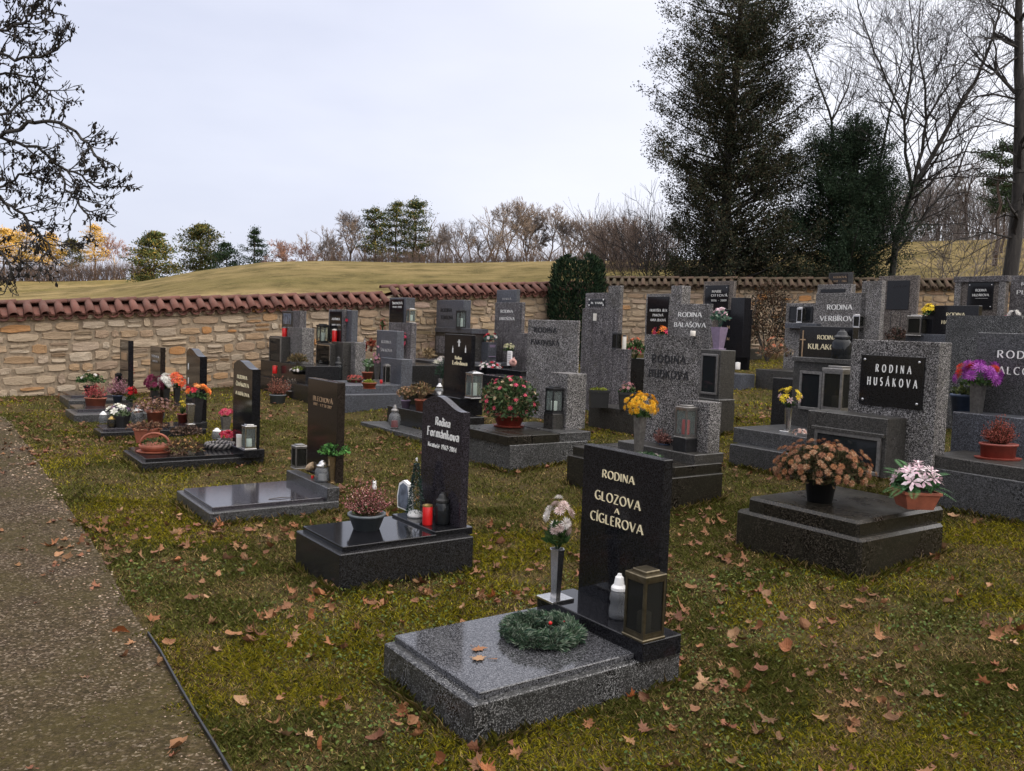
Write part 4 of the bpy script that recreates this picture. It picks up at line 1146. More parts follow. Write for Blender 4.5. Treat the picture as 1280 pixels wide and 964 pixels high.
gc = Grave('two-step blue-grey granite grave beside the grass with a small plain blue-grey upright', (426, 517), group='family graves below the wall')
gc.block('base', 'granite_blue', c=(426, 517), yt=494, xl=392, xr=512, sink=.15, foot=True)
gc.block('step', 'granite_blue', c=(431, 492.5), yt=482, xl=397, xr=508, z=gc.b[5]); gc.zs = gc.b[5]
b = blk(gc, 'plinth', 'granite_blue', (501, 481), 1.08, 449.5, 476, L=.2, sink=.2); gc.zp = b[5]
b = blk(gc, 'headstone', 'granite_blue', (495.5, 449.5), 1.12, 414, 471, L=.13)
gc.text('inscription', 'grey_letter', [('RODINA', 477, 489, 429, 3.6), ('ŠAFKOVA', 476, 490, 439, 3.6)], b[2])

gd = Grave('black grave close to the wall with a tall black plaque stone taller than its neighbours', (506, 488), group='family graves below the wall')
gd.block('base', 'black_kerb', c=(506, 488), yt=457, xl=452, L=1.5, sink=.15, foot=True); gd.zs = gd.b[5]
b = blk(gd, 'lower_block', 'granite_streak', (513, 440), .42, 404, 486, xr=521, sink=.4)
b = blk(gd, 'headstone', 'granite_blue', (506.5, 413), .46, 372, 487, xr=519, sink=.1)
gd.plaque('plaque', 'black', 488.5, 505, 374, 411, b[2], .015)
gd.text('inscription', 'white_letter', [('ŠIMONOVÁ', 490.5, 503, 380.5, 2.8), ('1940 1998', 491, 502, 385, 2.2)], b[2] - .015)

ge = Grave('dark grave with a pale grey lettered stone set right against the tan wall', (557, 483), group='family graves below the wall')
ge.block('base', 'black', c=(557, 483), yt=457.5, xl=505, L=1.5, sink=.15, foot=True); ge.zs = ge.b[5]
ge.block('ledge', 'granite_blue', c=(558, 457), yt=453.5, xl=504, L=1.5, z=ge.b[5] + .001)
b = blk(ge, 'lower_block', 'granite_dark', (589, 452), 1.0, 417, 544, L=.35, sink=.2)
ge.plaque('niche_plate', 'granite_streak', 546, 556, 420, 441, b[2], .01)
b = blk(ge, 'stone_ledge', 'granite_blue', (589.5, 417), .96, 411, 543.5, L=.4); ge.zl = b[5]
b = blk(ge, 'headstone', 'granite_blue', (578.6, 411), 1.05, 375, 546, L=.18)
ge.text('inscription', 'dark_letter', [('RODINA', 551, 565, 390, 4.5), ('TOMSOVÁ', 551, 566, 399, 4.5)], b[2], weight=.2)

gf = Grave('polished black grave with a tall black upright engraved with a gold cross between two candles', (562, 551), group='family graves below the wall')
gf.block('base', 'black_kerb', c=(562, 551), yt=523, xl=484, xr=606, sink=.15, foot=True); zb = gf.b[5]; gf.zs = zb
gf.block('front_slab', 'granite_grey', at=(.04, -.36), h=.05, w=gf.b[1] - gf.b[0] + .12, L=.355, sink=.1, z=.0)
FOOT.append([gf.wld(x_, y_, 0)[:2] for x_, y_ in ((.06, -.38), (-1.2, -.38), (-1.2, 0), (.06, 0))])
b = gf.block('plinth', 'black', c=(574, 520), yt=498, xl=505, xr=604, z=zb); gf.zp = b[5]
b = gf.block('headstone', 'black', c=(587, 496), yt=419, xl=556, xr=595, z=gf.zp, ch=.004); y = b[2]
gf.text('inscription', 'gold_letter', [('Rodina', 569, 577, 449, 4), ('Lebedova', 566, 584, 455.5, 5)], y, weight=.2)
gf.text('cross_engraving', 'white_letter', [('+', 571.5, 576.5, 434, 10)], y, weight=.12)
m_ = MB()
for px in (566, 582):
    x, z = gf.face(px, 441, y)
    m_.prism([(x - .012, z), (x + .012, z), (x + .012, z + .055), (x + .004, z + .065), (x, z + .095), (x - .004, z + .065), (x - .012, z + .055)], 'y', y - .004, y + .001)
m_.build('candle_engravings', M['white_letter'], gf.root)

gg = Grave('dark grave with a tall streaked two-part stone rising above the wall coping', (652, 494), group='family graves below the wall')
gg.block('base', 'black_kerb', c=(652, 494), yt=474, xl=600, L=2.2, sink=.15, foot=True); gg.zs = gg.b[5]
b = blk(gg, 'ledge', 'black', (650, 476), .5, 464, 600, L=1.2, sink=.2); gg.zl = b[5]
b = blk(gg, 'headstone', 'granite_streak', (651, 432), 1.3, 378, 619, xr=657, sink=.8)
gg.text('inscription', 'white_letter', [('RODINA', 626, 641, 391, 3.6), ('JAROŠOVA', 624, 643, 400, 3.6)], b[2])
b = blk(gg, 'top_stone', 'granite_blue', (645.5, 378), 1.32, 362, 621, xr=650.5)
gg.text('top_inscription', 'grey_letter', [('VESELÁ', 628, 639, 375, 2.4)], b[2])
blk(gg, 'side_block', 'granite_streak', (660, 460), 1.1, 417, 646, L=.2, sink=.5)
blk(gg, 'dark_block', 'granite_blue', (610, 446), .9, 428, 595, L=.2, sink=.3)

gh = Grave('broad granite grave with tiled ledge, big rough grey stone and a pot of red begonias', (636, 592), group='family graves in the middle')
gh.block('base', 'granite_grey', c=(636, 592), yt=557, xl=572, xr=735, sink=.15, foot=True); bb = gh.b; zb = bb[5]
d_ = gh.dims(c=(634, 557), yt=546, xl=570, xr=739, z=zb)
ys = [d_[2]] + [gh.loc(gh.wld(d_[1], 0, zb) + gh.U * solve_x(gh.wld(d_[1], 0, d_[5]), gh.U, p))[1] for p in (647, 665.5, 700)] + [d_[3]]
for i in range(4):
    for j in range(2):
        xm = d_[0] + (d_[1] - d_[0]) * .55
        xa, xb_ = (d_[0], xm) if j == 0 else (xm, d_[1])
        MB().box(xa + .002, xb_ - .002, ys[i] + .002, ys[i + 1] - .002, zb, d_[5] + (.0 if i < 3 else .006), ch=.004).build('ledge_tile', M['terrazzo'] if i < 3 else M['granite_grey'], gh.root)
gh.zs = d_[5] + .006
b = gh.block('headstone', 'granite_rough', c=(718, 531), yt=401, xl=660, xr=726, z=gh.zs); y = b[2]
gh.text('inscription', 'dark_letter', [('RODINA', 668, 696, 415, 6), ('PAKOVSKÁ', 664, 699, 430.5, 6.5)], y, weight=.17, gap=.25, depth_=.006)
b = gh.block('side_block', 'granite_rough', c=(707, 537), yt=467.5, xl=688, xr=734, z=gh.zs)
b = gh.block('lantern_step', 'granite_dark', at=(b[1] - .03, b[2] - .16), L=.155, w=.17, h=.17, z=gh.zs); gh.lan = (b[0] + .085, b[2] + .075, b[5])

gi = Grave('tall stained grey stone grave with small black name plate on top and a blocky pedestal', (795, 545), group='family graves in the middle')
gi.block('base', 'granite_dark', c=(795, 545), yt=515, xl=736, L=1.7, sink=.15, foot=True); gi.zs = gi.b[5]
b = blk(gi, 'headstone', 'granite_streak', (769, 490), .85, 386, 728, xr=779, sink=.5); y = b[2]
gi.plaque('emblem', 'cream', 742, 746, 392, 401, y, .01)
b = blk(gi, 'top_pillar', 'granite_rough', (775, 386), .87, 357, 760.5, xr=780)
b = blk(gi, 'top_stone', 'granite_streak', (760, 386), .88, 366, 732, L=.13)
gi.plaque('plaque', 'black', 736, 756.5, 374, 382.5, b[2], .01, True, 'white_letter')
gi.text('inscription', 'white_letter', [('M. VANĚK', 739, 754, 380.2, 2.6)], b[2] - .01)
b = blk(gi, 'pedestal', 'granite_streak', (783, 492), .55, 437, 760, xr=790, sink=.5); gi.zd, gi.yd = b[5], b[2]
blk(gi, 'rear_ledge', 'terrazzo', (806, 458), 1.0, 449, 786, L=.4, sink=.6)

gj = Grave('stepped damp grave with wide rough stone carved with dark letters, yellow mums in front', (838, 640), group='family graves in the middle')
gj.block('base', 'terrazzo', c=(838, 640), yt=598, xl=709, xr=904, sink=.15, foot=True); zb = gj.b[5]
gj.block('step', 'terrazzo', c=(843, 596.5), yt=584, xl=716, xr=903, z=zb); zt = gj.b[5]; gj.zs = zt
b = gj.block('plinth', 'granite_dark', c=(868, 581), yt=569, xl=772, xr=905, z=zt); gj.zp = b[5]
b = gj.block('headstone', 'granite_rough', c=(870, 563), yt=420.5, xl=807, xr=877.5, z=gj.zp); y = b[2]
gj.text('inscription', 'dark_letter', [('RODINA', 815.5, 857, 452, 9), ('HUDKOVA', 811.5, 860.5, 470.5, 9.5)], y, weight=.17, gap=.3, depth_=.006)
b = gj.block('side_block', 'granite_rough', c=(884, 567), yt=503.5, xl=856, xr=902.5, z=gj.zp); sb = b
b = gj.block('lantern_step', 'dark_metal', at=(sb[0] + .18, sb[2] - .15), L=.145, w=.16, h=.12, z=gj.zp - .001); gj.lan = (b[0] + .08, b[2] + .072, b[5])

gk = Grave('rough grey grave whose side block holds a framed glass niche, a square-topped stone behind', (896, 545), group='family graves in the middle')
gk.block('base', 'granite_dark', c=(896, 545), yt=500, xl=845, xr=919, sink=.15, foot=True)
b = blk(gk, 'niche_block', 'granite_dark', (898, 499), .08, 438, 866, xr=920, sink=.05); gk.zn, gk.nb = b[5], b
x0, z1 = gk.face(878.5, 442, b[2]); x1, z0 = gk.face(896.5, 494, b[2])
gk.frame('niche_door', 'dull_steel', x0, x1, z0, z1, b[2], .025, .025)
b = blk(gk, 'headstone', 'granite_rough', (886, 475), .5, 380, 836, xr=892, sink=.5); y = b[2]
gk.text('inscription', 'white_letter', [('RODINA', 848, 877, 396, 5.5), ('BALAŠOVA', 843, 882, 408.5, 5.5)], y, weight=.16)
blk(gk, 'top_stone', 'granite_rough', (851.5, 380), .5, 357, 839, xr=864)

gl_ = Grave('slim black upright faintly lettered in bronze on a speckled blue-grey foot block', (925, 488), group='family graves in the middle')
gl_.block('base', 'granite_blue', c=(925, 488), yt=468, xl=893, xr=944, sink=.15, foot=True)
b = gl_.block('headstone', 'black', c=(934, 463), yt=387, xl=903, xr=941, z=gl_.b[5]); y = b[2]
gl_.text('inscription', 'bronze_letter', [('RODINA', 912, 927, 401, 3.6), ('MEJSLOVA', 909, 931, 411, 3.8), ('A', 918, 920, 418, 3), ('MEJSNER', 908.5, 929, 425.5, 3.6)], y, weight=.18)
b = blk(gl_, 'small_tablet', 'black', (930, 388), 1.2, 372, 914, xr=939.5, sink=.9)

gm = Grave('grey stone with a bolted black plaque of white script, standing before the shaded wall', (921, 452), group='family graves at the back')
gm.block('base', 'granite_dark', c=(921, 452), h=.3, xl=872, L=.9, sink=.15, foot=True)
b = blk(gm, 'headstone', 'granite_pink', (914, 415), .4, 351, 880, xr=921, sink=1.0); y = b[2]
gm.plaque('plaque', 'black', 882.5, 911.5, 357, 389, y, .02, True)
gm.text('inscription', 'white_letter', [('MARIE', 890, 902, 366, 3), ('OTTOVÁ', 889, 909, 371, 3), ('1926 - 2009', 889, 908, 377, 2.5)], y - .02)
gn = Grave('light-framed black name stone behind orange flowers before the shaded wall', (842, 470), group='family graves at the back')
gn.block('base', 'granite_dark', c=(842, 470), h=.25, xl=795, L=.9, sink=.15, foot=True)
b = blk(gn, 'headstone', 'granite_rough', (838, 440), .4, 367, 808, xr=842, sink=.6); y = b[2]
gn.plaque('plaque', 'black', 810.5, 837, 371, 418, y, .02)
gn.text('inscription', 'white_letter', [('FRANTIŠEK JÍLEK', 812.5, 834, 389.5, 3), ('PĚNKOVÁ', 816, 829, 395.5, 3), ('ANNA JÍLKOVÁ', 813, 832, 401.5, 3)], y - .02)

# ---- right-hand group
gH = Grave('large stepped damp grave with bolted black name plate on tall grey stone and framed niche', (1073, 728), group='family graves on the right')
gH.block('base', 'terrazzo', c=(1073, 728), yt=674.8, xl=919.9, xr=1181, sink=.15, foot=True, ch=.02); zb = gH.b[5]
b = gH.block('slab', 'terrazzo', c=(1072, 672), yt=652, xl=935, xr=1181, z=zb, ch=.02); gH.zs = b[5]; sl = b
nb = gH.block('niche_block', 'granite_dark', c=(1105, 598), yt=524, xl=1010, xr=1134, z=gH.zs)
x0, z1 = gH.face(1020, 536, nb[2]); x1, z0 = gH.face(1100, 590, nb[2])
MB().box(x0 - .03, x1 + .03, nb[2] - .03, nb[2] + .002, z1, z1 + .03, ch=.004).build('niche_moulding', M['granite_dark'], gH.root)
gH.frame('niche_door', 'dull_steel', x0, x1, gH.zs + .01, z1, nb[2], .03, .022)
b = gH.block('headstone', 'granite_rough', at=(gH.face(1166, 560, nb[3] + .002)[0], nb[3] + .002), z=gH.zs, yt=428, xl=1065, xr=1190.5); y = b[2]; gH.zt = b[5]
gH.plaque('plaque', 'black', 1078.5, 1158, 443, 505, y, .02, True)
gH.text('inscription', 'white_letter', [('RODINA', 1095, 1139, 464.5, 9), ('HUSÁKOVA', 1084.5, 1146.5, 480.5, 9.5)], y - .02, weight=.21, gap=.85, serif=True)

gK = Grave('grey-black grave with a dark lettered panel marked by a thin cross, lanterns on two levels', (1030, 607), group='family graves on the right')
gK.block('base', 'granite_base', c=(1030, 607), yt=575, xl=912, L=1.6, sink=.15, foot=True); zb = gK.b[5]
b = gK.block('slab', 'granite_base', c=(1032, 572), yt=551, xl=917, L=1.5, z=zb); gK.zs = b[5]
b = blk(gK, 'niche_block', 'granite_dark', (1064, 516), .95, 456, 992, L=.5, sink=.3); y = b[2]
x0, z1 = gK.face(1002, 463, y); x1, z0 = gK.face(1027, 514, y)
gK.frame('niche_door', 'dull_steel', x0, x1, z0, z1, y, .03, .03)
b = blk(gK, 'ledge', 'granite_dark', (1065, 456), .9, 450, 990, L=.6); gK.zl = b[5]
b = blk(gK, 'name_panel', 'black', (1064, 450), 1.08, 409, 1000, L=.1); y = b[2]
gK.text('inscription', 'gold_letter', [('RODINA', 1022, 1046, 424, 5), ('KULAKOVÁ', 1010.5, 1056, 436, 6.5)], y, weight=.17)
x0, z0 = gK.face(1002.5, 449, y); x1, z1 = gK.face(1002.5, 413, y)
MB().box(x0 - .006, x0 + .006, y - .008, y + .001, z0, z1).box(x0 - .035, x0 + .035, y - .0075, y + .0005, z0 + (z1 - z0) * .66, z0 + (z1 - z0) * .70).build('cross', M['bronze_letter'], gK.root)
b = blk(gK, 'rear_block', 'black_kerb', (990, 515), 1.2, 474, 966, L=.3, sink=.3)

gV = Grave('stepped light grey stone with white carved family name and a raised right shoulder', (1062, 500), group='family graves on the right')
gV.block('base', 'granite_dark', c=(1062, 500), yt=470, xl=945, L=1.6, sink=.15, foot=True); gV.zs = gV.b[5]
b = blk(gV, 'headstone', 'granite_rough', (1077.5, 460), .85, 366, 1020, L=.22, sink=.5); y = b[2]
gV.text('inscription', 'white_letter', [('RODINA', 1034, 1065, 387, 6), ('VERBÍROVA', 1025, 1073, 401, 6)], y, weight=.16)
b = blk(gV, 'shoulder', 'granite_rough', (1096, 460), .85, 351, 1077.7, xr=1108, sink=.5)
b = blk(gV, 'niche_block', 'granite_rough', (1019.5, 404), .86, 379, 983, L=.2, sink=.9); yn = b[2]
x0, z1 = gV.face(987.5, 383, yn); x1, z0 = gV.face(1016, 402, yn)
gV.frame('niche_door', 'dark_metal', x0, x1, z0, z1, yn, .02, .02)
b = blk(gV, 'niche_sill', 'granite_blue', (1020, 411), .72, 404.5, 981, L=.15); gV.zl = b[5]
b = blk(gV, 'rear_tablet', 'granite_rough', (1063, 368), 1.15, 355, 1022, xr=1070, sink=.5)
gV.plaque('name_strip', 'black', 1026, 1057, 361.5, 366, b[2], .01)
gw = Grave('small dark tablet with a brown plate half hidden behind the stepped light grey stone', (1062, 446), group='family graves at the back')
gw.block('base', 'granite_dark', c=(1062, 446), h=.25, xl=1020, L=.7, sink=.15, foot=True)
b = blk(gw, 'headstone', 'granite_dark', (1063, 400), .3, 340, 1036, xr=1067.5, sink=1.2)
gw.plaque('plaque', 'black_brown', 1038, 1060, 343, 357, b[2], .015)
gw.text('inscription', 'bronze_letter', [('KOUBOVÁ', 1042, 1058, 348, 2.5), ('1931 - 2001', 1042, 1058, 353, 2.5)], b[2] - .015)

gP = Grave('grey stone with large blank black plate and grooved lower part by the wall gap', (1152, 482), group='family graves on the right')
gP.block('base', 'granite_dark', c=(1152, 482), h=.3, xl=1100, L=1.0, sink=.15, foot=True)
b = blk(gP, 'headstone', 'granite_pink', (1143, 425), .3, 344, 1099, xr=1151, sink=.9); y = b[2]
gP.plaque('plaque', 'black', 1110, 1138, 351, 387, y, .015)
gP.text('inscription', 'dark_letter', [('MATĚJ', 1116, 1133, 360, 3)], y - .015)
m_ = MB()
for px in (1112, 1124, 1136):
    x, z = gP.face(px, 420, y); z1 = gP.face(px, 390, y)[1]; m_.box(x - .006, x + .006, y - .004, y + .001, z, z1)
m_.build('grooves', M['granite_dark'], gP.root)
gA = Grave('low blue-black polished stone with cream lettering beside yellow flowers', (1222, 500), group='family graves on the right')
gA.block('base', 'granite_blue', c=(1222, 500), h=.35, xl=1120, L=.9, sink=.15, foot=True); gA.zs = gA.b[5]
b = blk(gA, 'ledge', 'granite_blue', (1224, 432), .3, 419.5, 1132, L=.35, sink=.7); gA.zl = b[5]; gA.yl = b[2]
b = blk(gA, 'headstone', 'black', (1221, 420), .42, 382, 1160, L=.12); y = b[2]
gA.text('inscription', 'gold_letter', [('RODINA', 1183, 1206, 395, 4), ('HAVELKOVA', 1177, 1213, 405, 4.5)], y, weight=.17)
gZ = Grave('grey portal-like stone with side pillars, cap and a blue-black bolted name plate', (1264, 478), group='family graves at the back')
gZ.block('base', 'granite_dark', c=(1264, 478), h=.3, xl=1185, L=1.0, sink=.15, foot=True)
b = blk(gZ, 'headstone', 'granite_pink', (1252, 440), .42, 352, 1195, xr=1262, sink=.9); y = b[2]
MB().box(b[0] - .03, b[1] + .03, b[2] - .05, b[3] + .02, b[5] + .001, b[5] + .11, ch=.006).build('cap', M['granite_streak'], gZ.root)
for sx in (b[0], b[1] - .12): MB().box(sx, sx + .12, b[2] - .04, b[2] + .001, b[4] - .5, b[5], ch=.005).build('pillar', M['granite_rough'], gZ.root)
gZ.plaque('plaque', 'black', 1211, 1243, 353.5, 387, y, .02, True)
gZ.text('inscription', 'white_letter', [('RODINA', 1219.5, 1233, 364.5, 3), ('HUZÁROVA', 1215.5, 1236, 370.5, 3), ('-', 1218, 1236, 374, 2)], y - .02)
gL = Grave('tall grey stone cut off by the right border of the view with white letters', (1330, 478), group='family graves at the back')
gL.block('base', 'granite_dark', c=(1330, 478), h=.3, xl=1268, L=1.0, sink=.15, foot=True)
b = blk(gL, 'headstone', 'granite_streak', (1322, 440), .3, 343, 1264, L=.25, sink=.9); y = b[2]
gL.text('inscription', 'white_letter', [('RODINA', 1277, 1312, 357, 4), ('PLESKÁ', 1271, 1308, 368, 5)], y)
gE = Grave('speckled blue-grey stone with gold capitals, partly covered by the darker stone in front of it', (1284, 552), group='family graves on the right')
gE.block('base', 'granite_dark', c=(1284, 552), h=.25, xl=1200, L=.9, sink=.15, foot=True); gE.zs = gE.b[5]
b = blk(gE, 'headstone', 'granite_grey', (1266, 530), .25, 399, 1191, xr=1272, sink=.3); y = b[2]
gE.text('inscription', 'gold_letter', [('RODINA', 1212.5, 1246, 415, 5), ('HERDOVA', 1206.5, 1244, 428, 6), ('ČEJKOVA', 1205, 1244, 442, 6)], y, weight=.17)
gR = Grave('two-step granite grave at the right border, its dark stone lettered in large white capitals', (1340, 669), group='family graves on the right')
gR.block('base', 'granite_base', c=(1340, 669), yt=613, xl=1160, L=1.35, sink=.15, foot=True); zb = gR.b[5]
b = gR.block('ledge', 'granite_dark', c=(1341, 612), yt=594.5, xl=1158, L=1.35, z=zb); gR.zs = b[5]
b = blk(gR, 'plinth_block', 'granite_blue', (1300, 577), .62, 526, 1191, L=.3, sink=.1); gR.zp = b[5]; gR.yp = b[2]
b = blk(gR, 'headstone', 'granite_base', (1345, 560), .95, 419, 1222, L=.22, sink=.2); y = b[2]
gR.text('inscription', 'white_letter', [('RODINA', 1247, 1312, 447, 9), ('ALCOVA', 1248, 1310, 467, 9)], y, weight=.15, gap=.35)
# ================================================================== THINGS STANDING ON THE GRAVES
def px_m(P, n): return n * mpp(P)
def L_(g, px, py, z, ly=None): return at_ly(g, px, py, ly) if ly is not None else g.spot(px, py, z)
def lantern(label, P, wpx, hpx, **k):
    return box_lantern(label, P, px_m(P, wpx) / 1.3, px_m(P, hpx), **k)
WHITE = [(.80, .77, .72), (.72, .68, .64), (.60, .52, .50)]
PINKW = [(.72, .52, .55), (.78, .66, .68), (.60, .36, .44)]
REDS = [(.55, .02, .035), (.42, .012, .03), (.62, .05, .08)]
PINKR = [(.62, .06, .14), (.70, .16, .22), (.52, .03, .09)]
YEL = [(.80, .42, .02), (.78, .50, .03), (.70, .33, .015)]
LEMON = [(.78, .62, .05), (.74, .52, .03)]
ORG = [(.75, .20, .03), (.70, .12, .03), (.72, .28, .06)]
PURP = [(.36, .07, .40), (.46, .14, .48), (.28, .04, .30)]
BURG = [(.16, .015, .05), (.24, .03, .09)]
BRONZE = [(.30, .13, .06), (.42, .21, .10), (.20, .085, .045), (.52, .33, .20)]
DRYL = dict(mat='dry')

# ---- on the nearest grave
P = g1.spot(678, 797, g1.zs)
t = thing('fir_wreath', 'round green fir wreath with red berries lying on the nearest polished grey slab', 'wreath', P)
rw, tw = px_m(P, 51) * .74, px_m(P, 51) * .25
rng = np.random.default_rng(1)
n = 9500
a, ph = rng.uniform(0, 2 * math.pi, n), rng.uniform(-.5, math.pi + .5, n)
q = rng.uniform(.35, 1.12, n) ** .7 * tw
c = np.stack([(rw + q * np.cos(ph)) * np.cos(a), (rw + q * np.cos(ph)) * np.sin(a), tw * .62 + q * np.sin(ph) * .85], -1)
out = np.stack([np.cos(ph) * np.cos(a), np.cos(ph) * np.sin(a), np.sin(ph)], -1); tang = np.stack([-np.sin(a), np.cos(a), 0 * a], -1)
cl = np.floor(a / (2 * math.pi) * 26) + 100 * np.floor(ph / .75)
sg = rng.normal(0, .6, (9000, 3))[(cl.astype(int)) % 9000]
dd = out * .8 + tang * .8 + sg + rdir(n, rng) * .55
T = quad_leaves(c, dd, .026, rng, .16)
colr = pal([(.04, .08, .045), (.06, .10, .055), (.025, .05, .035), (.13, .17, .12), (.17, .20, .15)], n, rng, .35)
o = tri_cloud('fir_sprigs', T, colr, M['needle'], t); o['kind'] = 'stuff'
m_ = MB(); m_.tube([((rw) * math.cos(x), rw * math.sin(x), tw * .6) for x in np.linspace(0, 2 * math.pi, 25)[:-1]], tw * .62, 8, closed=True); m_.smooth = True
m_.build('ring', plain('dark_straw', (.025, .03, .018), .9), t)
for px, py in ((688, 779), (706, 778)):
    w_ = g1.loc(at_z(px, py, g1.O[2] + g1.zs + tw * 1.3)); w_ = g1.wld(*w_) - P
    m_ = MB(); m_.ball((w_[0], w_[1], w_[2]), .009, 10, 7); m_.smooth = True; m_.build('berry', M['red_wax'], t)
P = g1.spot(694, 749, g1.zp)
h = px_m(P, 64)
vase('tapered steel vase holding white chrysanthemums at the left end of the black plinth', P, px_m(P, 17), h, n=6, flare=1.1, base=2.0)
plant('chrysanthemum_bunch', 'bunch of white and pale pink chrysanthemums in the steel vase by the nearest black upright', 'flowers', P + ZUP * h,
      foliage=dict(n=150, size=.05, cols=GREENS, rx=.055, rz=.08, z=.05, up=.5),
      flowers=[dict(n=15, r=.034, cols=[[(.80, .77, .73), (.68, .62, .59)], [(.74, .60, .56), (.57, .42, .38)]], style='mum', rx=.060, rz=.10, z=.155, solo=True, zmin=-.6)])
P = g1.spot(772, 773, g1.zp)
jar_lantern('ribbed clear glass candle with a white plastic cap beside the brass lantern', P, px_m(P, 12), px_m(P, 57), shape='bottle', cap='white_plastic')
P = g1.spot(804, 795, g1.zp)
t = lantern('square brass lantern with etched glass in front of the nearest black upright', P, 46, 86, mat='bronze', gl='smoke_glass', cnd=('white_wax', .3), cnd_label='white candle inside the square brass lantern of the nearest grave')
MB().box(-.06, .06, -.06, .06, -.0005, .004).build('white_foot', M['white_plastic'], t)

# ---- second grave
P = g2.spot(458, 661, g2.zs)
plant('heather_bowl', 'round grey bowl planted with pink heather on the wave-topped black grave', 'flower pot', P, ('grey_plastic', px_m(P, 23), px_m(P, 16), px_m(P, 20)),
      foliage=dict(n=160, size=.03, cols=GREENS + DRYS, rx=.09, rz=.05, z=.02),
      heather=dict(n=150, rx=px_m(P, 36), h=px_m(P, 44), size=.011, k=11, gr=.3, cols=[(.36, .12, .12), (.45, .20, .19), (.30, .07, .10), (.52, .32, .28), (.20, .10, .06)], gcols=[(.14, .09, .04), (.07, .07, .03), (.20, .12, .06)]))
P = P + g2.U * .05 + ZUP * px_m(P, 52)
t = thing('owl_ornament', 'small white owl ornament sticking up out of the grey heather bowl', 'ornament', P)
m_ = MB(); m_.lathe([(.006, -.02), (.013, -.012), (.015, .004), (.011, .014), (.013, .022), (.010, .034), (.002, .038)], 10); m_.smooth = True; m_.build('body', M['white_plastic'], t)
m_ = MB()
for sx in (-1, 1): m_.lathe([(.004, .030), (.0005, .046)], 5, sx * .008, 0)
m_.build('ears', M['white_plastic'], t)
m_ = MB()
for sx in (-1, 1): m_.ball((sx * .005 - .004, -.012, .024), .003, 6, 4)
m_.build('eyes', M['black_plastic'], t)
m_ = MB(); m_.tube([(0, 0, -.12), (0, 0, -.015)], .002, 5); m_.build('stick', M['dark_metal'], t)
P = g2.spot(504, 637, g2.zp)
w_ = px_m(P, 15)
t = thing('memorial_stone', 'small white-edged memorial stone with a dark relief leaning beside the little Christmas tree', 'ornament', P, g2.ang)
m_ = MB(); ol = [(-w_, 0), (w_, 0), (w_ * 1.05, w_ * 1.1), (w_ * .75, w_ * 2.25), (-w_ * .1, w_ * 2.45), (-w_ * .8, w_ * 2.1), (-w_ * 1.1, w_)]
m_.prism(ol[::-1], 'y', 0, .03); m_.build('body', M['white_plastic'], t)
m_ = MB(); m_.prism([(x * .8, z * .86 + w_ * .12) for x, z in ol][::-1], 'y', -.004, .002); m_.build('relief', M['photo'], t)
P = g2.spot(519, 646, g2.zp)
t = thing('christmas_tree', 'miniature snowy Christmas tree with a white star and little lights on the second grave', 'ornament', P)
H_ = px_m(P, 70)
m_ = MB(); m_.lathe([(.052, 0), (.055, .014), (.045, .034), (.02, .045), (.001, .048)], 14); m_.smooth = True; m_.build('snow_base', M['white_plastic'], t)
n = 1500; hh = rng.uniform(0, 1, n); a = rng.uniform(0, 6.28, n); tier = 1 - (hh * 5 % 1) * .35
rr = .062 * (1 - hh) * tier + .004; c = np.stack([rr * np.cos(a), rr * np.sin(a), .04 + hh * (H_ - .05)], -1) * np.array([1, 1, 1])
dd = np.stack([np.cos(a), np.sin(a), -.3 + 0 * a], -1) + rdir(n, rng) * .5
o = tri_cloud('needles', quad_leaves(c * np.array([.85, .85, 1]), dd, .020, rng, .3), pal([(.015, .04, .03), (.03, .06, .04), (.02, .03, .03), (.12, .15, .15)], n, rng, .3), M['needle'], t); o['kind'] = 'stuff'
for i in range(11):
    hh_ = .1 + .8 * i / 11; a_ = i * 2.4
    m_ = MB(); m_.ball((.042 * (1 - hh_) * math.cos(a_), .042 * (1 - hh_) * math.sin(a_), .05 + hh_ * (H_ - .06)), .0042, 7, 5); m_.build('bauble', M['cream'] if i % 3 else M['pink_ceramic'], t)
m_ = MB(); st = [((.016 if k % 2 == 0 else .006) * math.sin(k * math.pi / 5), H_ + .012 + (.016 if k % 2 == 0 else .006) * math.cos(k * math.pi / 5)) for k in range(10)]
m_.prism(st, 'y', -.003, .003); o = m_.build('star', M['white_plastic'], t); o.rotation_euler = (0, 0, g2.ang)
P = g2.spot(534, 656, g2.zp)
candle('red plastic candle with a gold lid on the black plinth of the second grave', P, px_m(P, 6.3), px_m(P, 26), 'red_wax')
P = g2.spot(552.5, 655, g2.zp)
jar_lantern('dark round glass lantern with a wide black lid next to the red candle', P, px_m(P, 10), px_m(P, 40), gl='dark_glass', cap='black_plastic', inner='gold_cap')

# ---- third grave
P = g3.spot(374, 585, g3.zp); lantern('square steel lantern at the left end of the step of the brownish black upright', P, 20, 30, mat='dull_steel')
P = g3.spot(378, 591, g3.zp)
t = thing('sea_shell', 'large brown striped sea shell lying on the step between lantern and glass jar', 'shell', P, GRAVE_ROT + .5)
m_ = MB()
for k in range(9):
    u = k / 8; r_ = .004 + .034 * math.sin(min(1, u * 1.15) * math.pi * .62) ; m_.lathe([(r_ * .92, 0), (r_, .006), (r_ * .92, .012)], 12, 0, 0, u * .10)
m_.v = [v @ np.array([[.35, 0, .9], [0, 1, 0], [-.9, 0, .45]]).T + np.array([.03, 0, .032]) for v in m_.v]
m_.smooth = True; m_.build('whorls', M['shell'], t)
P = g3.spot(390.5, 598, g3.zp); candle('tiny red tea light beside the brown sea shell', P, .012, .03, 'red_wax', 'gold_cap')
P = g3.spot(393, 592, g3.zp)
t = thing('angel_figurine', 'small pinkish angel figurine behind the tiny red tea light', 'ornament', P)
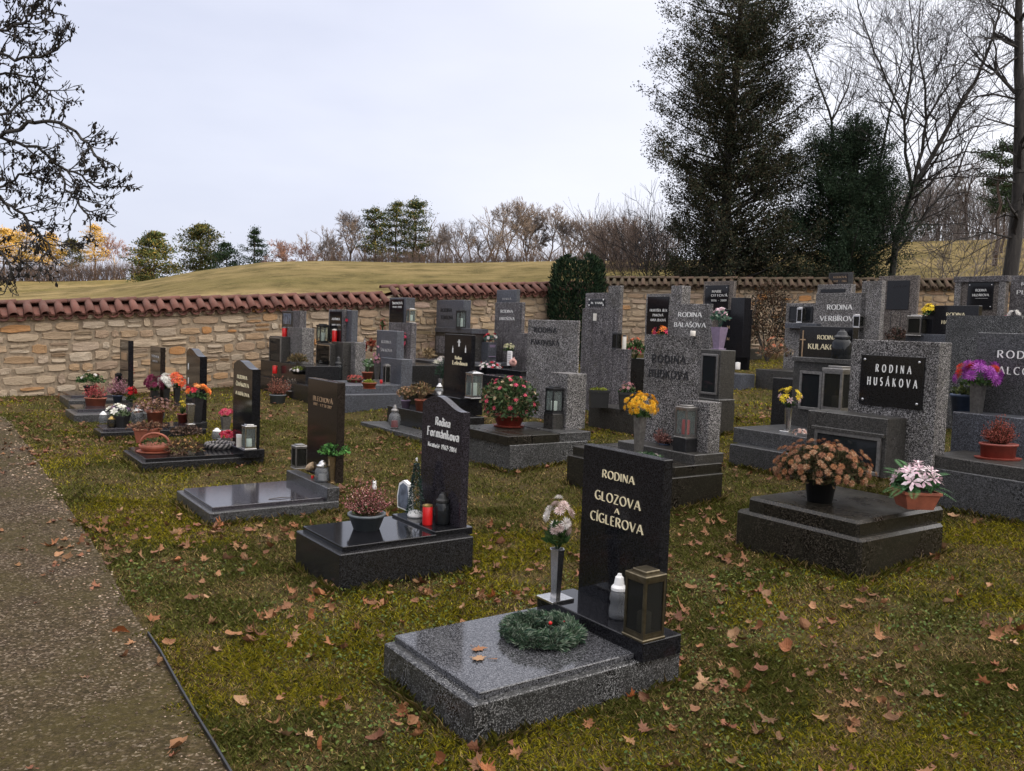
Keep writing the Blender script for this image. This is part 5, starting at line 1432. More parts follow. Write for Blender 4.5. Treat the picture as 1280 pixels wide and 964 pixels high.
m_ = MB(); m_.lathe([(.018, 0), (.014, .03), (.008, .05), (.006, .054)], 10); m_.ball((0, 0, .066), .013, 10, 7); m_.smooth = True; m_.build('body', M['pink_ceramic'], t)
m_ = MB()
for sx in (-1, 1): m_.prism([(sx * .006, .03), (sx * .028, .05), (sx * .022, .02)][::sx], 'y', .006, .010)
m_.build('wings', M['cream'], t)
P = g3.spot(403, 602, g3.zp); jar_lantern('clear glass jar candle with a beaded metal cap beside the green plant', P, px_m(P, 9.5), px_m(P, 27), cap='steel', inner='white_wax')
P = g3.spot(417, 603, g3.zp); h = px_m(P, 33)
vase('tapered brass-coloured vase with a leafy green plant before the brownish black upright', P, px_m(P, 13), h, mat='brass', n=8, flare=1.15, base=1.1)
plant('green_plant', 'bushy bright green leafy plant in the brass vase', 'plant', P + ZUP * h, foliage=dict(n=230, size=.03, cols=[(.06, .17, .035), (.10, .24, .06), (.035, .10, .03)], rx=px_m(P, 20), rz=px_m(P, 12), z=.03, asp=.8))
P = g3.spot(336, 624, g3.zs + .003)
Q = g3.spot(366, 621.5, g3.zs + .003)
m_ = MB(); m_.tube([P, P * .5 + Q * .5 + ZUP * .006, Q], [.003, .004, .002], 5)
tag(m_.build('fallen_twig', plain('dark_twig', (.05, .035, .025))), 'thin dark twig lying on the low polished slab of the third grave', 'twig')

# ---- fourth grave
P = g4.spot(194, 565, g4.zs)
t = thing('flower_basket', 'terracotta basket bowl with an arched handle at the corner of the black slab', 'basket', P, GRAVE_ROT + math.radians(54))
r_ = px_m(P, 19); m_ = MB()
m_.lathe([(r_ * .7, 0), (r_ * .95, r_ * .28), (r_ * 1.04, r_ * .5), (r_ * .94, r_ * .5), (r_ * .8, r_ * .3)], 20); m_.smooth = True; m_.build('bowl', M['terracotta'], t)
m_ = MB(); m_.lathe([(r_ * .82, 0.001), (r_ * 1.12, .004), (r_ * 1.16, .016), (r_ * 1.1, .016)], 20); m_.build('saucer', M['terracotta'], t)
m_ = MB(); m_.tube([(r_ * .98 * math.cos(x), 0, r_ * .45 + r_ * .78 * math.sin(x)) for x in np.linspace(0, math.pi, 15)], r_ * .085, 7); m_.smooth = True; m_.build('handle', M['terracotta'], t)
tri = rdir(260, rng, .1) * np.array([r_ * .8, r_ * .8, r_ * .35]) + [0, 0, r_ * .5]
o = tri_cloud('planting', quad_leaves(tri, rdir(260, rng, 0), .03, rng, .4), pal(GREENS + [(.10, .09, .03)], 260, rng), M['leaf'], t); o['kind'] = 'stuff'
P = g4.spot(184, 553, g4.zs); plant('plant_pot', 'square terracotta pot of withered dark plants standing behind the arched basket', 'flower pot', P, ('terracotta', px_m(P, 12), px_m(P, 9.5), px_m(P, 18), dict(shape='square')),
      foliage=dict(n=240, size=.04, cols=DRYS, rx=px_m(P, 26), rz=px_m(P, 8), z=.02, mat='dry'))
P = g4.spot(230, 567, g4.zs); plant('dried_plants', 'straggly dried brown and yellowish plants lying on the middle of the black slab', 'plant', P,
      foliage=dict(n=420, size=.055, cols=DRYS + [(.15, .13, .05), (.07, .07, .03)], rx=px_m(P, 25), rz=px_m(P, 16), z=.03, zmin=.0, mat='dry', asp=.2), flowers=[dict(n=26, r=.016, cols=[(.50, .22, .08), (.42, .28, .10)], style='small', rx=px_m(P, 20), rz=px_m(P, 18), z=.02, zmin=.4)])
P = g4.spot(275, 560, g4.zs)
t = thing('woven_wreath', 'grey woven willow wreath with a red bow of flowers on the black slab', 'wreath', P)
R_ = px_m(P, 16)
for j in range(4):
    m_ = MB(); th = np.linspace(0, 2 * math.pi, 41)[:-1]
    m_.tube(np.stack([(R_ + .020 * np.cos(th * 9 + j * 1.57)) * np.cos(th), (R_ + .020 * np.cos(th * 9 + j * 1.57)) * np.sin(th), .034 + .022 * np.sin(th * 9 + j * 1.57)], -1), .013, 6, closed=True); m_.smooth = True
    m_.build('willow_strand', M['grey_weave'] if j % 2 else M['dark_metal'], t)
P = g4.spot(285, 556, g4.zs); plant('red_flowers', 'cluster of red silk flowers resting on the grey woven wreath', 'flowers', P + ZUP * .05, flowers=[dict(n=14, r=.036, cols=REDS + PINKR, style='rose', rx=.085, rz=.05, z=.05, solo=False, zmin=.1)])
P = g4.spot(271, 549, g4.zs); jar_lantern('pale ribbed glass candle behind the grey woven wreath', P, px_m(P, 6), px_m(P, 14), cap='white_plastic')
P = g4.spot(282, 538, g4.zp); h = px_m(P, 17)
vase('small smoky glass vase of red carnations left of the wave-topped upright', P, px_m(P, 10), h, mat='dull_steel', n=4, flare=1.1, base=1.1)
plant('carnations', 'round bunch of bright red carnations in the small vase', 'flowers', P + ZUP * h, foliage=dict(n=26, size=.03, cols=GREENS, rx=.04, rz=.02, z=0), flowers=[dict(n=12, r=.036, cols=PINKR, style='mum', rx=.07, rz=.05, z=.045, zmin=.0, solo=True)])
P = g4.spot(298.5, 559, g4.zp); t = thing('white_candle_box', 'small white cardboard candle box left of the steel lantern', 'box', P, GRAVE_ROT)
MB().box(-.022, .022, -.022, .022, 0, px_m(P, 15), ch=.002).build('box', M['cream'], t); MB().box(-.023, .023, -.023, .023, px_m(P, 15) * .82, px_m(P, 16)).build('lid', M['white_plastic'], t)
P = g4.spot(311, 561, g4.zp); lantern('square steel lantern with a white candle in front of the fourth upright', P, 18, 31, mat='steel', gl='glass', cnd=('white_wax', .35), cnd_label='white candle inside the steel lantern of the fourth grave')

# ---- fifth grave
P = g5.spot(150, 533, g5.zs); plant('white_bouquet', 'white roses and lilies in a dark square pot at the front of the crowded grave', 'flower pot', P, ('black_plastic', px_m(P, 9), px_m(P, 7), px_m(P, 14), dict(shape='square')),
      foliage=dict(n=70, size=.06, cols=[(.10, .14, .07), (.20, .24, .14), (.06, .09, .04)], rx=px_m(P, 14), rz=.05, z=.02),
      flowers=[dict(n=7, r=px_m(P, 6.5), cols=[(.74, .72, .62), (.80, .78, .72)], style='rose', rx=px_m(P, 15), rz=px_m(P, 12), z=.02, zmin=.2, solo=True), dict(n=2, r=px_m(P, 5), cols=[(.45, .25, .45)], style='small', rx=px_m(P, 14), rz=px_m(P, 10), z=.02, zmin=.4)])
for px, py, r, hp, lab, kw in ((129, 529, 5, 15, 'low pale glass candle jar at the front left corner of the crowded grave', dict(cap='white_plastic')), (139.5, 534, 5, 14, 'small amber glass candle beside the white bouquet', dict(gl='smoke_glass', inner='gold_cap', cap='gold_cap')),
                           (172, 531, 7.5, 24, 'tall clear glass jar between the white bouquet and the orange pot', dict(cap='steel'))):
    P = g5.spot(px, py, g5.zs); jar_lantern(lab, P, px_m(P, r), px_m(P, hp), **kw)
P = g5.spot(194, 532, g5.zs); plant('heather_pot', 'orange terracotta pot overflowing with faded brownish mums in the middle of the crowded grave', 'flower pot', P, ('terracotta', px_m(P, 10.5), px_m(P, 8), px_m(P, 19)),
      foliage=dict(n=420, size=.035, cols=DRYS, rx=px_m(P, 29), rz=px_m(P, 14), z=.03, mat='dry'), flowers=[dict(n=70, r=px_m(P, 2.4), cols=[(.30, .16, .13), (.38, .24, .20), (.22, .10, .09)], style='small', rx=px_m(P, 29), rz=px_m(P, 17), z=.03, zmin=-.1)])
P = g5.spot(228, 528, g5.zs); plant('daffodil_pot', 'small brown pot with one yellow star-shaped flower', 'flower pot', P, ('brown_plastic', px_m(P, 6.5), px_m(P, 5), px_m(P, 11)), foliage=dict(n=60, size=.05, cols=GREENS, rx=.04, rz=.05, z=.04, asp=.2, up=.8),
      flowers=[dict(n=2, r=px_m(P, 4.2), cols=[(.80, .58, .04)], style='star', rx=.03, rz=.08, z=.09, zmin=.5)])
P = g5.spot(238, 531, g5.zp); h = px_m(P, 26); vase('slim steel vase left of the small wave-topped upright', P, px_m(P, 7.5), h, base=1.3)
P = g5.spot(247, 530, g5.zp); h = px_m(P, 34); vase('dark square vase with red and orange roses before the small wave-topped upright', P, px_m(P, 9), h, mat='dark_metal', base=1.2)
plant('roses', 'bunch of red and orange roses before the small wave-topped upright', 'flowers', P + ZUP * h, foliage=dict(n=80, size=.05, cols=GREENS, rx=.11, rz=.06, z=.0), flowers=[dict(n=11, r=px_m(P, 5), cols=[REDS, ORG, [(.75, .32, .10)]], style='rose', rx=px_m(P, 14), rz=px_m(P, 9), z=.06, zmin=.0, solo=True)])
P = g5.spot(236, 545, g5.zs); plant('dark_leaf_heap', 'heap of dark withered leaves and stems at the right front of the crowded grave', 'plant', P - g5.V * .1, foliage=dict(n=420, size=.04, cols=[(.04, .03, .025), (.08, .055, .04), (.13, .08, .06)], rx=px_m(P, 21), rz=px_m(P, 10), z=.02, zmin=0, mat='dry'))
# ---- sixth and seventh
for px, r_, cols, lab, dz in ((193, 11, BURG, 'ball of dark purple mums behind the crowded grave', 34), (208, 9, [(.74, .72, .66), (.80, .79, .74)], 'white chrysanthemum heads between purple and red flowers', 36), (221, 10, [(.66, .08, .04), (.70, .16, .04)], 'scarlet and orange lily bunch left of the small wave-topped upright', 38)):
    P = g6.spot(px, 507, g6.zs); h = px_m(P, dz - r_)
    vase('plain dark vase under the ' + lab.split(' behind')[0].split(' between')[0].split(' left')[0], P, px_m(P, 6), h * .8, mat='dark_metal', base=1.2)
    plant('flower_bunch', lab, 'flowers', P + ZUP * h * .8, foliage=dict(n=70, size=.05, cols=GREENS, rx=.06, rz=.05, z=.02), flowers=[dict(n=24, r=px_m(P, 5), cols=cols, style='mum' if r_ != 10 else 'star', rx=px_m(P, r_), rz=px_m(P, r_), z=px_m(P, 8), zmin=-.5)])
P = g6.spot(119.5, 507, g6.zs); plant('heather_pot', 'red flowering heather in a small terracotta pot on the narrow stepped slab', 'flower pot', P, ('terracotta', px_m(P, 10), px_m(P, 8.5), px_m(P, 10), dict(shape='oval')),
      foliage=dict(n=60, size=.03, cols=DRYS, rx=.1, rz=.05, z=.02, mat='dry'), heather=dict(n=90, rx=px_m(P, 15), h=px_m(P, 18), size=.02, k=8, gr=.35, cols=[(.36, .06, .07), (.42, .14, .12), (.28, .05, .05)]))
P = g6.spot(147, 503, g6.zs); plant('heather_pot', 'mauve heather in a blue-grey pot behind the red heather', 'flower pot', P, ('blue_plastic', px_m(P, 6), px_m(P, 4.5), px_m(P, 9)), heather=dict(n=120, rx=px_m(P, 14), h=px_m(P, 24), size=.02, k=9, gr=.4, cols=[(.34, .16, .20), (.42, .24, .27), (.24, .10, .12)], gcols=DRYS))
P = g6.spot(164, 503, g6.zs); plant('apple_decoration', 'cluster of shiny red apple balls on dark greenery', 'flowers', P, foliage=dict(n=70, size=.05, cols=GREENS, rx=.07, rz=.05, z=.05),
      flowers=[dict(n=9, r=px_m(P, 3.2), cols=[(.52, .015, .02)], style='rose', rx=px_m(P, 6), rz=px_m(P, 6), z=px_m(P, 13), zmin=-.3)])
P = g7.spot(113, 491, g7.zs); plant('mixed_planter', 'leafy dark green planting with a few white and dark red blooms at the wall-side grave', 'flower pot', P, ('black_plastic', px_m(P, 8), px_m(P, 6), px_m(P, 9)), foliage=dict(n=220, size=.06, cols=GREENS, rx=px_m(P, 17), rz=px_m(P, 10), z=.08),
      flowers=[dict(n=5, r=px_m(P, 3), cols=[[(.7, .66, .62)], [(.2, .02, .03)]], style='rose', rx=px_m(P, 12), rz=px_m(P, 11), z=.1, zmin=.3)])
P = g7.spot(149, 486, g7.zs); lantern('small lantern with a light picture panel left of the farthest upright', P, 11, 20, mat='dark_metal', gl='smoke_glass')
P = g7.spot(161, 488, g7.zs); plant('berry_branches', 'branches of small red berries in front of the farthest upright', 'plant', P, foliage=dict(n=60, size=.05, cols=DRYS, rx=.09, rz=.12, z=.12, mat='dry'), flowers=[dict(n=40, r=.014, cols=[(.42, .04, .03), (.52, .10, .05)], style='small', rx=px_m(P, 7), rz=px_m(P, 10), z=px_m(P, 22), zmin=-.8)])

# ---- row along the wall
P = at_ly(ga, 343.5, 467, .04); candle('red candle on the dark ledge below the grave with the oval portrait', P, px_m(P, 3), px_m(P, 10), 'red_wax', 'red_plastic')
P = at_ly(ga, 355.5, 421, .30); candle('red lantern candle below the oval portrait on the wall-side pillar', P, px_m(P, 3), px_m(P, 12), 'red_wax', 'dull_steel')
P = at_ly(ga, 372, 458, .2); plant('dry_shrub', 'dried brown bushy plant in front of the grey pillar stone by the wall', 'plant', P, foliage=dict(n=320, size=.07, cols=[(.14, .10, .05), (.09, .08, .035), (.18, .13, .07)], rx=px_m(P, 13), rz=px_m(P, 9), z=.1, mat='dry', asp=.2))
P = at_ly(ga, 373, 468, .06); plant('moss_bowl', 'mossy green bowl edged with white flowers under the dried bushy plant', 'plant', P, ('black_plastic', px_m(P, 9), px_m(P, 7), px_m(P, 5)), foliage=dict(n=140, size=.03, cols=[(.14, .17, .03), (.09, .12, .02)], rx=px_m(P, 9), rz=.06, z=.02), flowers=[dict(n=12, r=.03, cols=WHITE, style='small', rx=px_m(P, 11), rz=.05, z=.0, zmin=0)])
P = ground(347, 504); plant('heather_pot', 'reddish dead heather in a pale ring-shaped pot on the grass before the wall graves', 'flower pot', P, ('grey_plastic', px_m(P, 10), px_m(P, 9), px_m(P, 11)), heather=dict(n=90, rx=px_m(P, 17), h=px_m(P, 26), size=.03, k=8, gr=.2, cols=[(.20, .07, .05), (.28, .13, .09), (.12, .05, .04)], gcols=DRYS))
P = ground(365, 497); plant('heather_pot', 'withered grey-brown heather in a striped pot next to the reddish dead heather', 'flower pot', P, ('dull_steel', px_m(P, 9), px_m(P, 8), px_m(P, 9)), heather=dict(n=60, rx=px_m(P, 12), h=px_m(P, 16), size=.03, k=7, gr=.2, cols=[(.20, .16, .13), (.28, .24, .2)], gcols=DRYS))
P = at_ly(gb, 389, 463, .4); jar_lantern('round grey glass jar candle left of the lower niche near the wall', P, px_m(P, 4.5), px_m(P, 13), cap='steel')
P = at_ly(gb, 398, 471, .25); plant('flower_bowl', 'shallow bowl of pink and white blossoms below the lower niche near the wall', 'flower pot', P, ('black_plastic', px_m(P, 12), px_m(P, 9), px_m(P, 4)), foliage=dict(n=80, size=.04, cols=GREENS, rx=px_m(P, 12), rz=.04, z=.02), flowers=[dict(n=14, r=.035, cols=[WHITE, PINKR], style='small', rx=px_m(P, 12), rz=.05, z=.0, zmin=0)])
P = at_ly(gb, 403, 429, .6); lantern('dark lantern with a pale candle on top of the lower niche near the wall', P, 15, 24, mat='dark_metal', gl='glass', cnd=('white_wax', .5), cnd_label='pale candle inside the dark lantern on the lower niche')
P = at_ly(gb, 418, 427.5, gb.yc + .04); candle('tall red candle with a pale flame-shaped top before the white-framed plaque', P, px_m(P, 3.2), px_m(P, 16), 'red_wax', 'cream')
P = at_ly(gb, 435.5, 427.5, gb.yd + .06); lantern('grey metal lantern right of the white-framed plaque', P, 8, 24, mat='dull_steel')
P = P + ZUP * px_m(P, 24) + ZUP * .0; plant('red_flowers', 'dark red silk flowers hanging over the grey lantern beside the white-framed plaque', 'flowers', P, foliage=dict(n=18, size=.05, cols=GREENS, rx=.06, rz=.03, z=0), flowers=[dict(n=6, r=.045, cols=BURG + REDS, style='rose', rx=.08, rz=.05, z=.03, zmin=-.2)])
P = at_ly(gb, 422.5, 475, .45); jar_lantern('tall dark lantern figure with a white motif before the grey stone cluster', P, px_m(P, 5.5), px_m(P, 30), gl='dark_glass', cap='black_plastic', inner='white_wax', shape='bottle')
P = gc.spot(443.5, 478, gc.zs); plant('red_bowl', 'flat bowl of small red flowers with green edging on the blue-grey step', 'flower pot', P, ('brown_plastic', px_m(P, 10), px_m(P, 8), px_m(P, 4)), foliage=dict(n=90, size=.04, cols=GREENS, rx=px_m(P, 11), rz=.05, z=-.02), flowers=[dict(n=30, r=.025, cols=[(.35, .05, .04), (.45, .10, .08)], style='small', rx=px_m(P, 10), rz=.05, z=.02, zmin=.2)])
P = gc.spot(461.5, 486, gc.zs); plant('succulent_bowl', 'terracotta bowl with yellow-green moss planting on the blue-grey step', 'flower pot', P, ('terracotta', px_m(P, 9.5), px_m(P, 6), px_m(P, 8), dict(saucer=True)), foliage=dict(n=180, size=.03, cols=[(.22, .25, .03), (.14, .17, .03)], rx=px_m(P, 9), rz=.05, z=.0))
P = gc.spot(459, 474, gc.zs); plant('variegated_pot', 'orange-brown pot with pale variegated leaves behind the moss bowl', 'flower pot', P, ('terracotta', px_m(P, 7), px_m(P, 5.5), px_m(P, 9)), foliage=dict(n=110, size=.05, cols=[(.12, .20, .10), (.38, .44, .34), (.07, .12, .05)], rx=px_m(P, 8), rz=px_m(P, 9), z=.12, asp=.7))
P = gc.spot(471, 476, gc.zs); h = px_m(P, 24); vase('thin grey vase with a tall stalk of pink flowers', P, px_m(P, 5), h, mat='dull_steel')
plant('gladiolus', 'tall stalk of pink blossoms above the thin grey vase', 'flowers', P + ZUP * h * .8, foliage=dict(n=24, size=.05, cols=GREENS, rx=.04, rz=.08, z=.06), flowers=[dict(n=16, r=px_m(P, 3), cols=[(.62, .30, .36), (.70, .46, .48), (.5, .18, .26)], style='rose', rx=px_m(P, 4), rz=px_m(P, 13), z=px_m(P, 12), zmin=-.9)])
P = gc.spot(477.5, 479.5, gc.zs); candle('small squat red candle at the foot of the blue-grey plinth', P, px_m(P, 2.8), px_m(P, 5), 'red_wax', None)
P = gc.spot(483, 480, gc.zs); lantern('narrow steel lantern leaning on the blue-grey plinth', P, 9, 25, mat='dull_steel')
P = at_ly(gd, 455.5, 440, .2); jar_lantern('red heart-shaped glass candle with a pointed cap on the black ledge', P, px_m(P, 4), px_m(P, 17), gl='red_glass', shape='heart', cap='dull_steel', inner='red_wax')
P = at_ly(gd, 464, 440, .25); plant('dried_bouquet', 'rust-red dried bouquet behind the heart-shaped candle', 'flowers', P, foliage=dict(n=70, size=.08, cols=[(.25, .06, .04), (.35, .12, .07)], rx=px_m(P, 5), rz=px_m(P, 8), z=.14, mat='dry'), flowers=[dict(n=4, r=.05, cols=[(.6, .5, .42)], style='rose', rx=.06, rz=.05, z=.02, zmin=.2)])
P = at_ly(gd, 478, 414, .4); plant('red_flower_spray', 'slender spray of red flowers left of the tall black plaque', 'flowers', P, flowers=[dict(n=12, r=.03, cols=[(.5, .10, .08), (.4, .05, .05)], style='small', rx=.05, rz=.14, z=.12, zmin=-.8)], foliage=dict(n=30, size=.06, cols=GREENS + DRYS, rx=.04, rz=.12, z=.1))
P = at_ly(gd, 513.5, 403.5, .52); lantern('light metal lantern with a candle on the block right of the tall black plaque', P, 11, 18, mat='steel', gl='glass', cnd=('white_wax', .5), cnd_label='candle inside the light metal lantern beside the tall black plaque')
P = at_ly(gd, 502, 438, .35); plant('pink_flower_pot', 'bright pink flowers in a dark red pot below the tall black plaque', 'flower pot', P, ('red_plastic', px_m(P, 3.6), px_m(P, 2.6), px_m(P, 7)), foliage=dict(n=60, size=.06, cols=GREENS, rx=.08, rz=.1, z=.08), flowers=[dict(n=14, r=.045, cols=PINKR, style='rose', rx=px_m(P, 6), rz=px_m(P, 10), z=px_m(P, 7), zmin=-.7)])
P = at_ly(ge, 576, 411, .97 + .03); lantern('small dark-framed lantern with a white candle before the pale grey stone', P, 12, 24, mat='dark_metal', gl='glass', cnd=('white_wax', .5), cnd_label='white candle inside the dark-framed lantern by the pale grey stone')
P = at_ly(ge, 535, 452, .5); plant('dry_grass', 'dry straw-coloured grass tuft at the wall between two dark graves', 'plant', P, foliage=dict(n=160, size=.14, cols=[(.30, .22, .12), (.22, .15, .08), (.36, .28, .17)], rx=px_m(P, 8), rz=px_m(P, 10), z=.12, mat='dry', asp=.08))
# black cross grave
P = gf.spot(507, 510, gf.zs); plant('dried_hydrangea', 'dried brownish hydrangea in a mauve pot on the black cross grave', 'flower pot', P, ('purple_plastic', px_m(P, 6), px_m(P, 4.5), px_m(P, 10)), foliage=dict(n=150, size=.05, cols=[(.20, .15, .08), (.12, .10, .05), (.26, .17, .09)], rx=px_m(P, 12), rz=px_m(P, 10), z=px_m(P, 8), mat='dry'), flowers=[dict(n=40, r=.02, cols=[(.36, .24, .13), (.42, .20, .12)], style='small', rx=px_m(P, 12), rz=px_m(P, 11), z=px_m(P, 8), zmin=-.2)])
P = gf.spot(526, 513, gf.zs); plant('dried_mums', 'withered rusty mums in a terracotta pot on the black cross grave', 'flower pot', P, ('terracotta', px_m(P, 8), px_m(P, 6), px_m(P, 14)), foliage=dict(n=220, size=.06, cols=[(.22, .13, .07), (.13, .09, .05), (.17, .14, .06)], rx=px_m(P, 15), rz=px_m(P, 13), z=px_m(P, 10), mat='dry', asp=.3))
P = gf.spot(549, 497, gf.zs + .1); h = px_m(P, 16); jar_lantern('clear cut-glass candle with a silver cap in front of the black cross upright', P, px_m(P, 7), px_m(P, 18), cap='steel', shape='ball')
P = gf.spot(551, 503, gf.zs); h = px_m(P, 30); vase('slim glass vase behind the cut-glass candle', P, px_m(P, 6), h, mat='steel', n=8)
plant('chrysanthemum', 'one large white chrysanthemum with dark green sprigs before the black cross upright', 'flowers', P + ZUP * h * .9, foliage=dict(n=260, size=.045, cols=[(.02, .05, .03), (.03, .07, .04)], rx=px_m(P, 9), rz=px_m(P, 20), z=px_m(P, 10), asp=.15),
      flowers=[dict(n=1, r=px_m(P, 9.5), cols=[(.78, .75, .64), (.72, .70, .60)], style='mum', pts=[tuple(at_ly(gf, 547, 455, gf.loc(P)[1] - .05) - P - ZUP * h * .9)]), dict(n=5, r=px_m(P, 3.5), cols=WHITE, style='mum', rx=px_m(P, 5), rz=px_m(P, 4), z=px_m(P, 26), zmin=0)])
P = gf.spot(562.5, 504, gf.zs + .06); jar_lantern('red glass candle with a rounded silver cap beside the cut-glass candle', P, px_m(P, 6), px_m(P, 18), gl='red_glass', inner='red_wax', cap='steel')
P = gf.spot(592, 498, gf.zp); lantern('tall shiny steel lantern with an arched top beside the black cross upright', P, 20, 35, mat='steel', gl='glass', cnd=('white_wax', .5), cnd_label='white candle inside the shiny steel lantern of the black cross grave', roof='pitched')
P = gf.wld(0, 0, 0); P = at_z(493, 536, gf.O[2] + .05); jar_lantern('silver ball-shaped glass lantern with red filling on the flat stone before the black cross grave', P, px_m(P, 8), px_m(P, 30), shape='ball', cap='dull_steel', inner='red_wax')
# streaked two-part stone
P = at_ly(gg, 613, 446, 1.0); h = px_m(P, 15); vase('reddish-grey square vase with a mixed bouquet left of the streaked tall stone', P, px_m(P, 7), h, mat='purple_plastic')
plant('mixed_bouquet', 'red and white bouquet with bluish leaves left of the streaked tall stone', 'flowers', P + ZUP * h, foliage=dict(n=60, size=.07, cols=[(.07, .14, .12), (.05, .10, .08)], rx=px_m(P, 9), rz=px_m(P, 7), z=.1), flowers=[dict(n=8, r=.05, cols=[REDS, [(.62, .58, .55)], BURG], style='rose', rx=px_m(P, 9), rz=px_m(P, 9), z=.1, zmin=-.3)])
P = at_ly(gg, 636, 457, .85); t = thing('inscribed_tablet', 'white leaning memorial tablet below the pale hydrangeas', 'plaque', P, GRAVE_ROT)
MB().box(-.07, .07, 0, .03, 0, px_m(P, 18), ch=.006).build('tablet', M['white_plastic'], t); m_ = MB()
for k in range(5): m_.box(-.05, .05, -.002, .001, px_m(P, 18) * (.2 + .14 * k), px_m(P, 18) * (.24 + .14 * k))
m_.build('writing_lines', M['grey_letter'], t)
P = at_ly(gg, 636, 440, .95); plant('hydrangea_bunch', 'pale yellowish hydrangea heads above the white memorial tablet', 'flowers', P, foliage=dict(n=40, size=.06, cols=GREENS, rx=.12, rz=.06, z=.03), flowers=[dict(n=22, r=.035, cols=[(.55, .52, .30), (.66, .64, .42), (.44, .42, .24)], style='small', rx=px_m(P, 7), rz=px_m(P, 5), z=px_m(P, 6), zmin=-.3)])
P = at_ly(gg, 641, 458.5, .75); t = thing('pig_figurine', 'round pink pottery figurine in front of the white memorial tablet', 'ornament', P, GRAVE_ROT)
m_ = MB(); m_.ball((0, 0, px_m(P, 5)), px_m(P, 5), 12, 8); m_.smooth = True; m_.build('body', M['pink_ceramic'], t); m_ = MB(); m_.ball((px_m(P, 4), -px_m(P, 2), px_m(P, 8)), px_m(P, 2.6), 10, 6); m_.smooth = True; m_.build('head', M['pink_ceramic'], t)
m_ = MB(); [m_.lathe([(.012, 0), (.002, .035)], 6, px_m(P, 4) + s_ * .02, -px_m(P, 2), px_m(P, 10)) for s_ in (-1, 1)]; m_.build('ears', M['pink_ceramic'], t)
P = at_ly(gg, 612, 463, .7); plant('flower_row', 'long low arrangement of red and white blossoms on the black ledge', 'flowers', P, foliage=dict(n=160, size=.06, cols=GREENS, rx=px_m(P, 18), rz=px_m(P, 6), z=.04, zmin=0), flowers=[dict(n=34, r=.04, cols=[REDS, WHITE, PINKW], style='rose', rx=px_m(P, 18), rz=px_m(P, 9), z=.03, zmin=.0)])
# big granite grave
P = gh.spot(636, 533, gh.zs); plant('begonia_pot', 'large shallow brown pot of red flowering begonias on the tiled ledge', 'flower pot', P, ('brown_plastic', px_m(P, 20), px_m(P, 14), px_m(P, 15), dict(saucer=True)),
      foliage=dict(n=2100, size=.045, cols=[(.025, .055, .02), (.045, .085, .03), (.07, .10, .04), (.10, .09, .05)], rx=px_m(P, 37), rz=px_m(P, 31), z=px_m(P, 18), asp=.6, zmin=-.7),
      flowers=[dict(n=42, r=px_m(P, 3.6), cols=PINKR + [(.66, .09, .10)], style='small', rx=px_m(P, 36), rz=px_m(P, 31), z=px_m(P, 18), zmin=-.45), dict(n=16, r=px_m(P, 2.6), cols=[(.55, .38, .22), (.62, .5, .36)], style='small', rx=px_m(P, 35), rz=px_m(P, 30), z=px_m(P, 22), zmin=-.2)])
P = gh.wld(*gh.lan); lantern('dark metal lantern with a white candle against the rough grey side block', P, 21, 34, mat='dark_metal', gl='glass', cnd=('white_wax', .4), cnd_label='white candle inside the dark lantern of the begonia grave')
P = at_ly(gi, 770.5, 437, gi.yd + .05); lantern('dark narrow lantern on the stained blocky pedestal', P, 11, 22, mat='dark_metal')
P = at_ly(gi, 780, 437, gi.yd + .1); candle('pale wax candle in a dark holder on the stained pedestal', P, px_m(P, 2.6), px_m(P, 18), 'cream', 'dark_metal')
P = at_ly(gi, 793, 449, .9); plant('rose_arrangement', 'orange rose and pink flowers with dark leaves behind the stained pedestal', 'flowers', P, foliage=dict(n=130, size=.07, cols=GREENS, rx=px_m(P, 13), rz=px_m(P, 14), z=.12), flowers=[dict(n=2, r=.06, cols=[(.70, .25, .14)], style='rose', rx=.05, rz=.2, z=.12, zmin=.6), dict(n=6, r=.05, cols=PINKR, style='star', rx=px_m(P, 10), rz=px_m(P, 6), z=.1, zmin=-.1)])
P = gi.spot(748, 509, gi.zs); plant('moss_pot', 'dark stone trough with a cushion of yellow-green moss beside the stained stone', 'flower pot', P, ('black_plastic', px_m(P, 12), px_m(P, 11), px_m(P, 22), dict(shape='square')), foliage=dict(n=260, size=.03, cols=[(.20, .22, .03), (.13, .15, .02)], rx=px_m(P, 13), rz=.04, z=.01))
P = gi.spot(783, 512, gi.zs); plant('pink_planter', 'small dark planter of pink flowers in front of the stained pedestal', 'flower pot', P, ('black_plastic', px_m(P, 10), px_m(P, 8), px_m(P, 22), dict(shape='square')), foliage=dict(n=80, size=.05, cols=GREENS, rx=px_m(P, 10), rz=.08, z=.03), flowers=[dict(n=14, r=.03, cols=[(.55, .28, .28), (.45, .18, .2)], style='small', rx=px_m(P, 10), rz=.1, z=.05, zmin=0)])
# Hudkova
P = gj.spot(798, 573, gj.zs); h = px_m(P, 54); vase('tall fluted grey vase of yellow mums in front of the wide rough stone', P, px_m(P, 10), h, mat='dull_steel', n=4, flare=1.2, base=1.4)
plant('yellow_mums', 'bright golden yellow mum bunch in front of the wide rough stone', 'flowers', P + ZUP * h, foliage=dict(n=70, size=.05, cols=GREENS, rx=.1, rz=.06, z=0), flowers=[dict(n=36, r=px_m(P, 5.2), cols=YEL, style='mum', rx=px_m(P, 20), rz=px_m(P, 16), z=px_m(P, 12), zmin=-.5)])
P = gj.spot(831, 567, gj.zs); plant('heather_pot', 'brownish pink heather in a small blue pot before the wide rough stone', 'flower pot', P, ('blue_plastic', px_m(P, 7.5), px_m(P, 5.5), px_m(P, 13)), heather=dict(n=120, rx=px_m(P, 16), h=px_m(P, 20), size=.018, k=9, gr=.3, cols=[(.28, .13, .11), (.36, .2, .17), (.2, .09, .08)], gcols=DRYS))
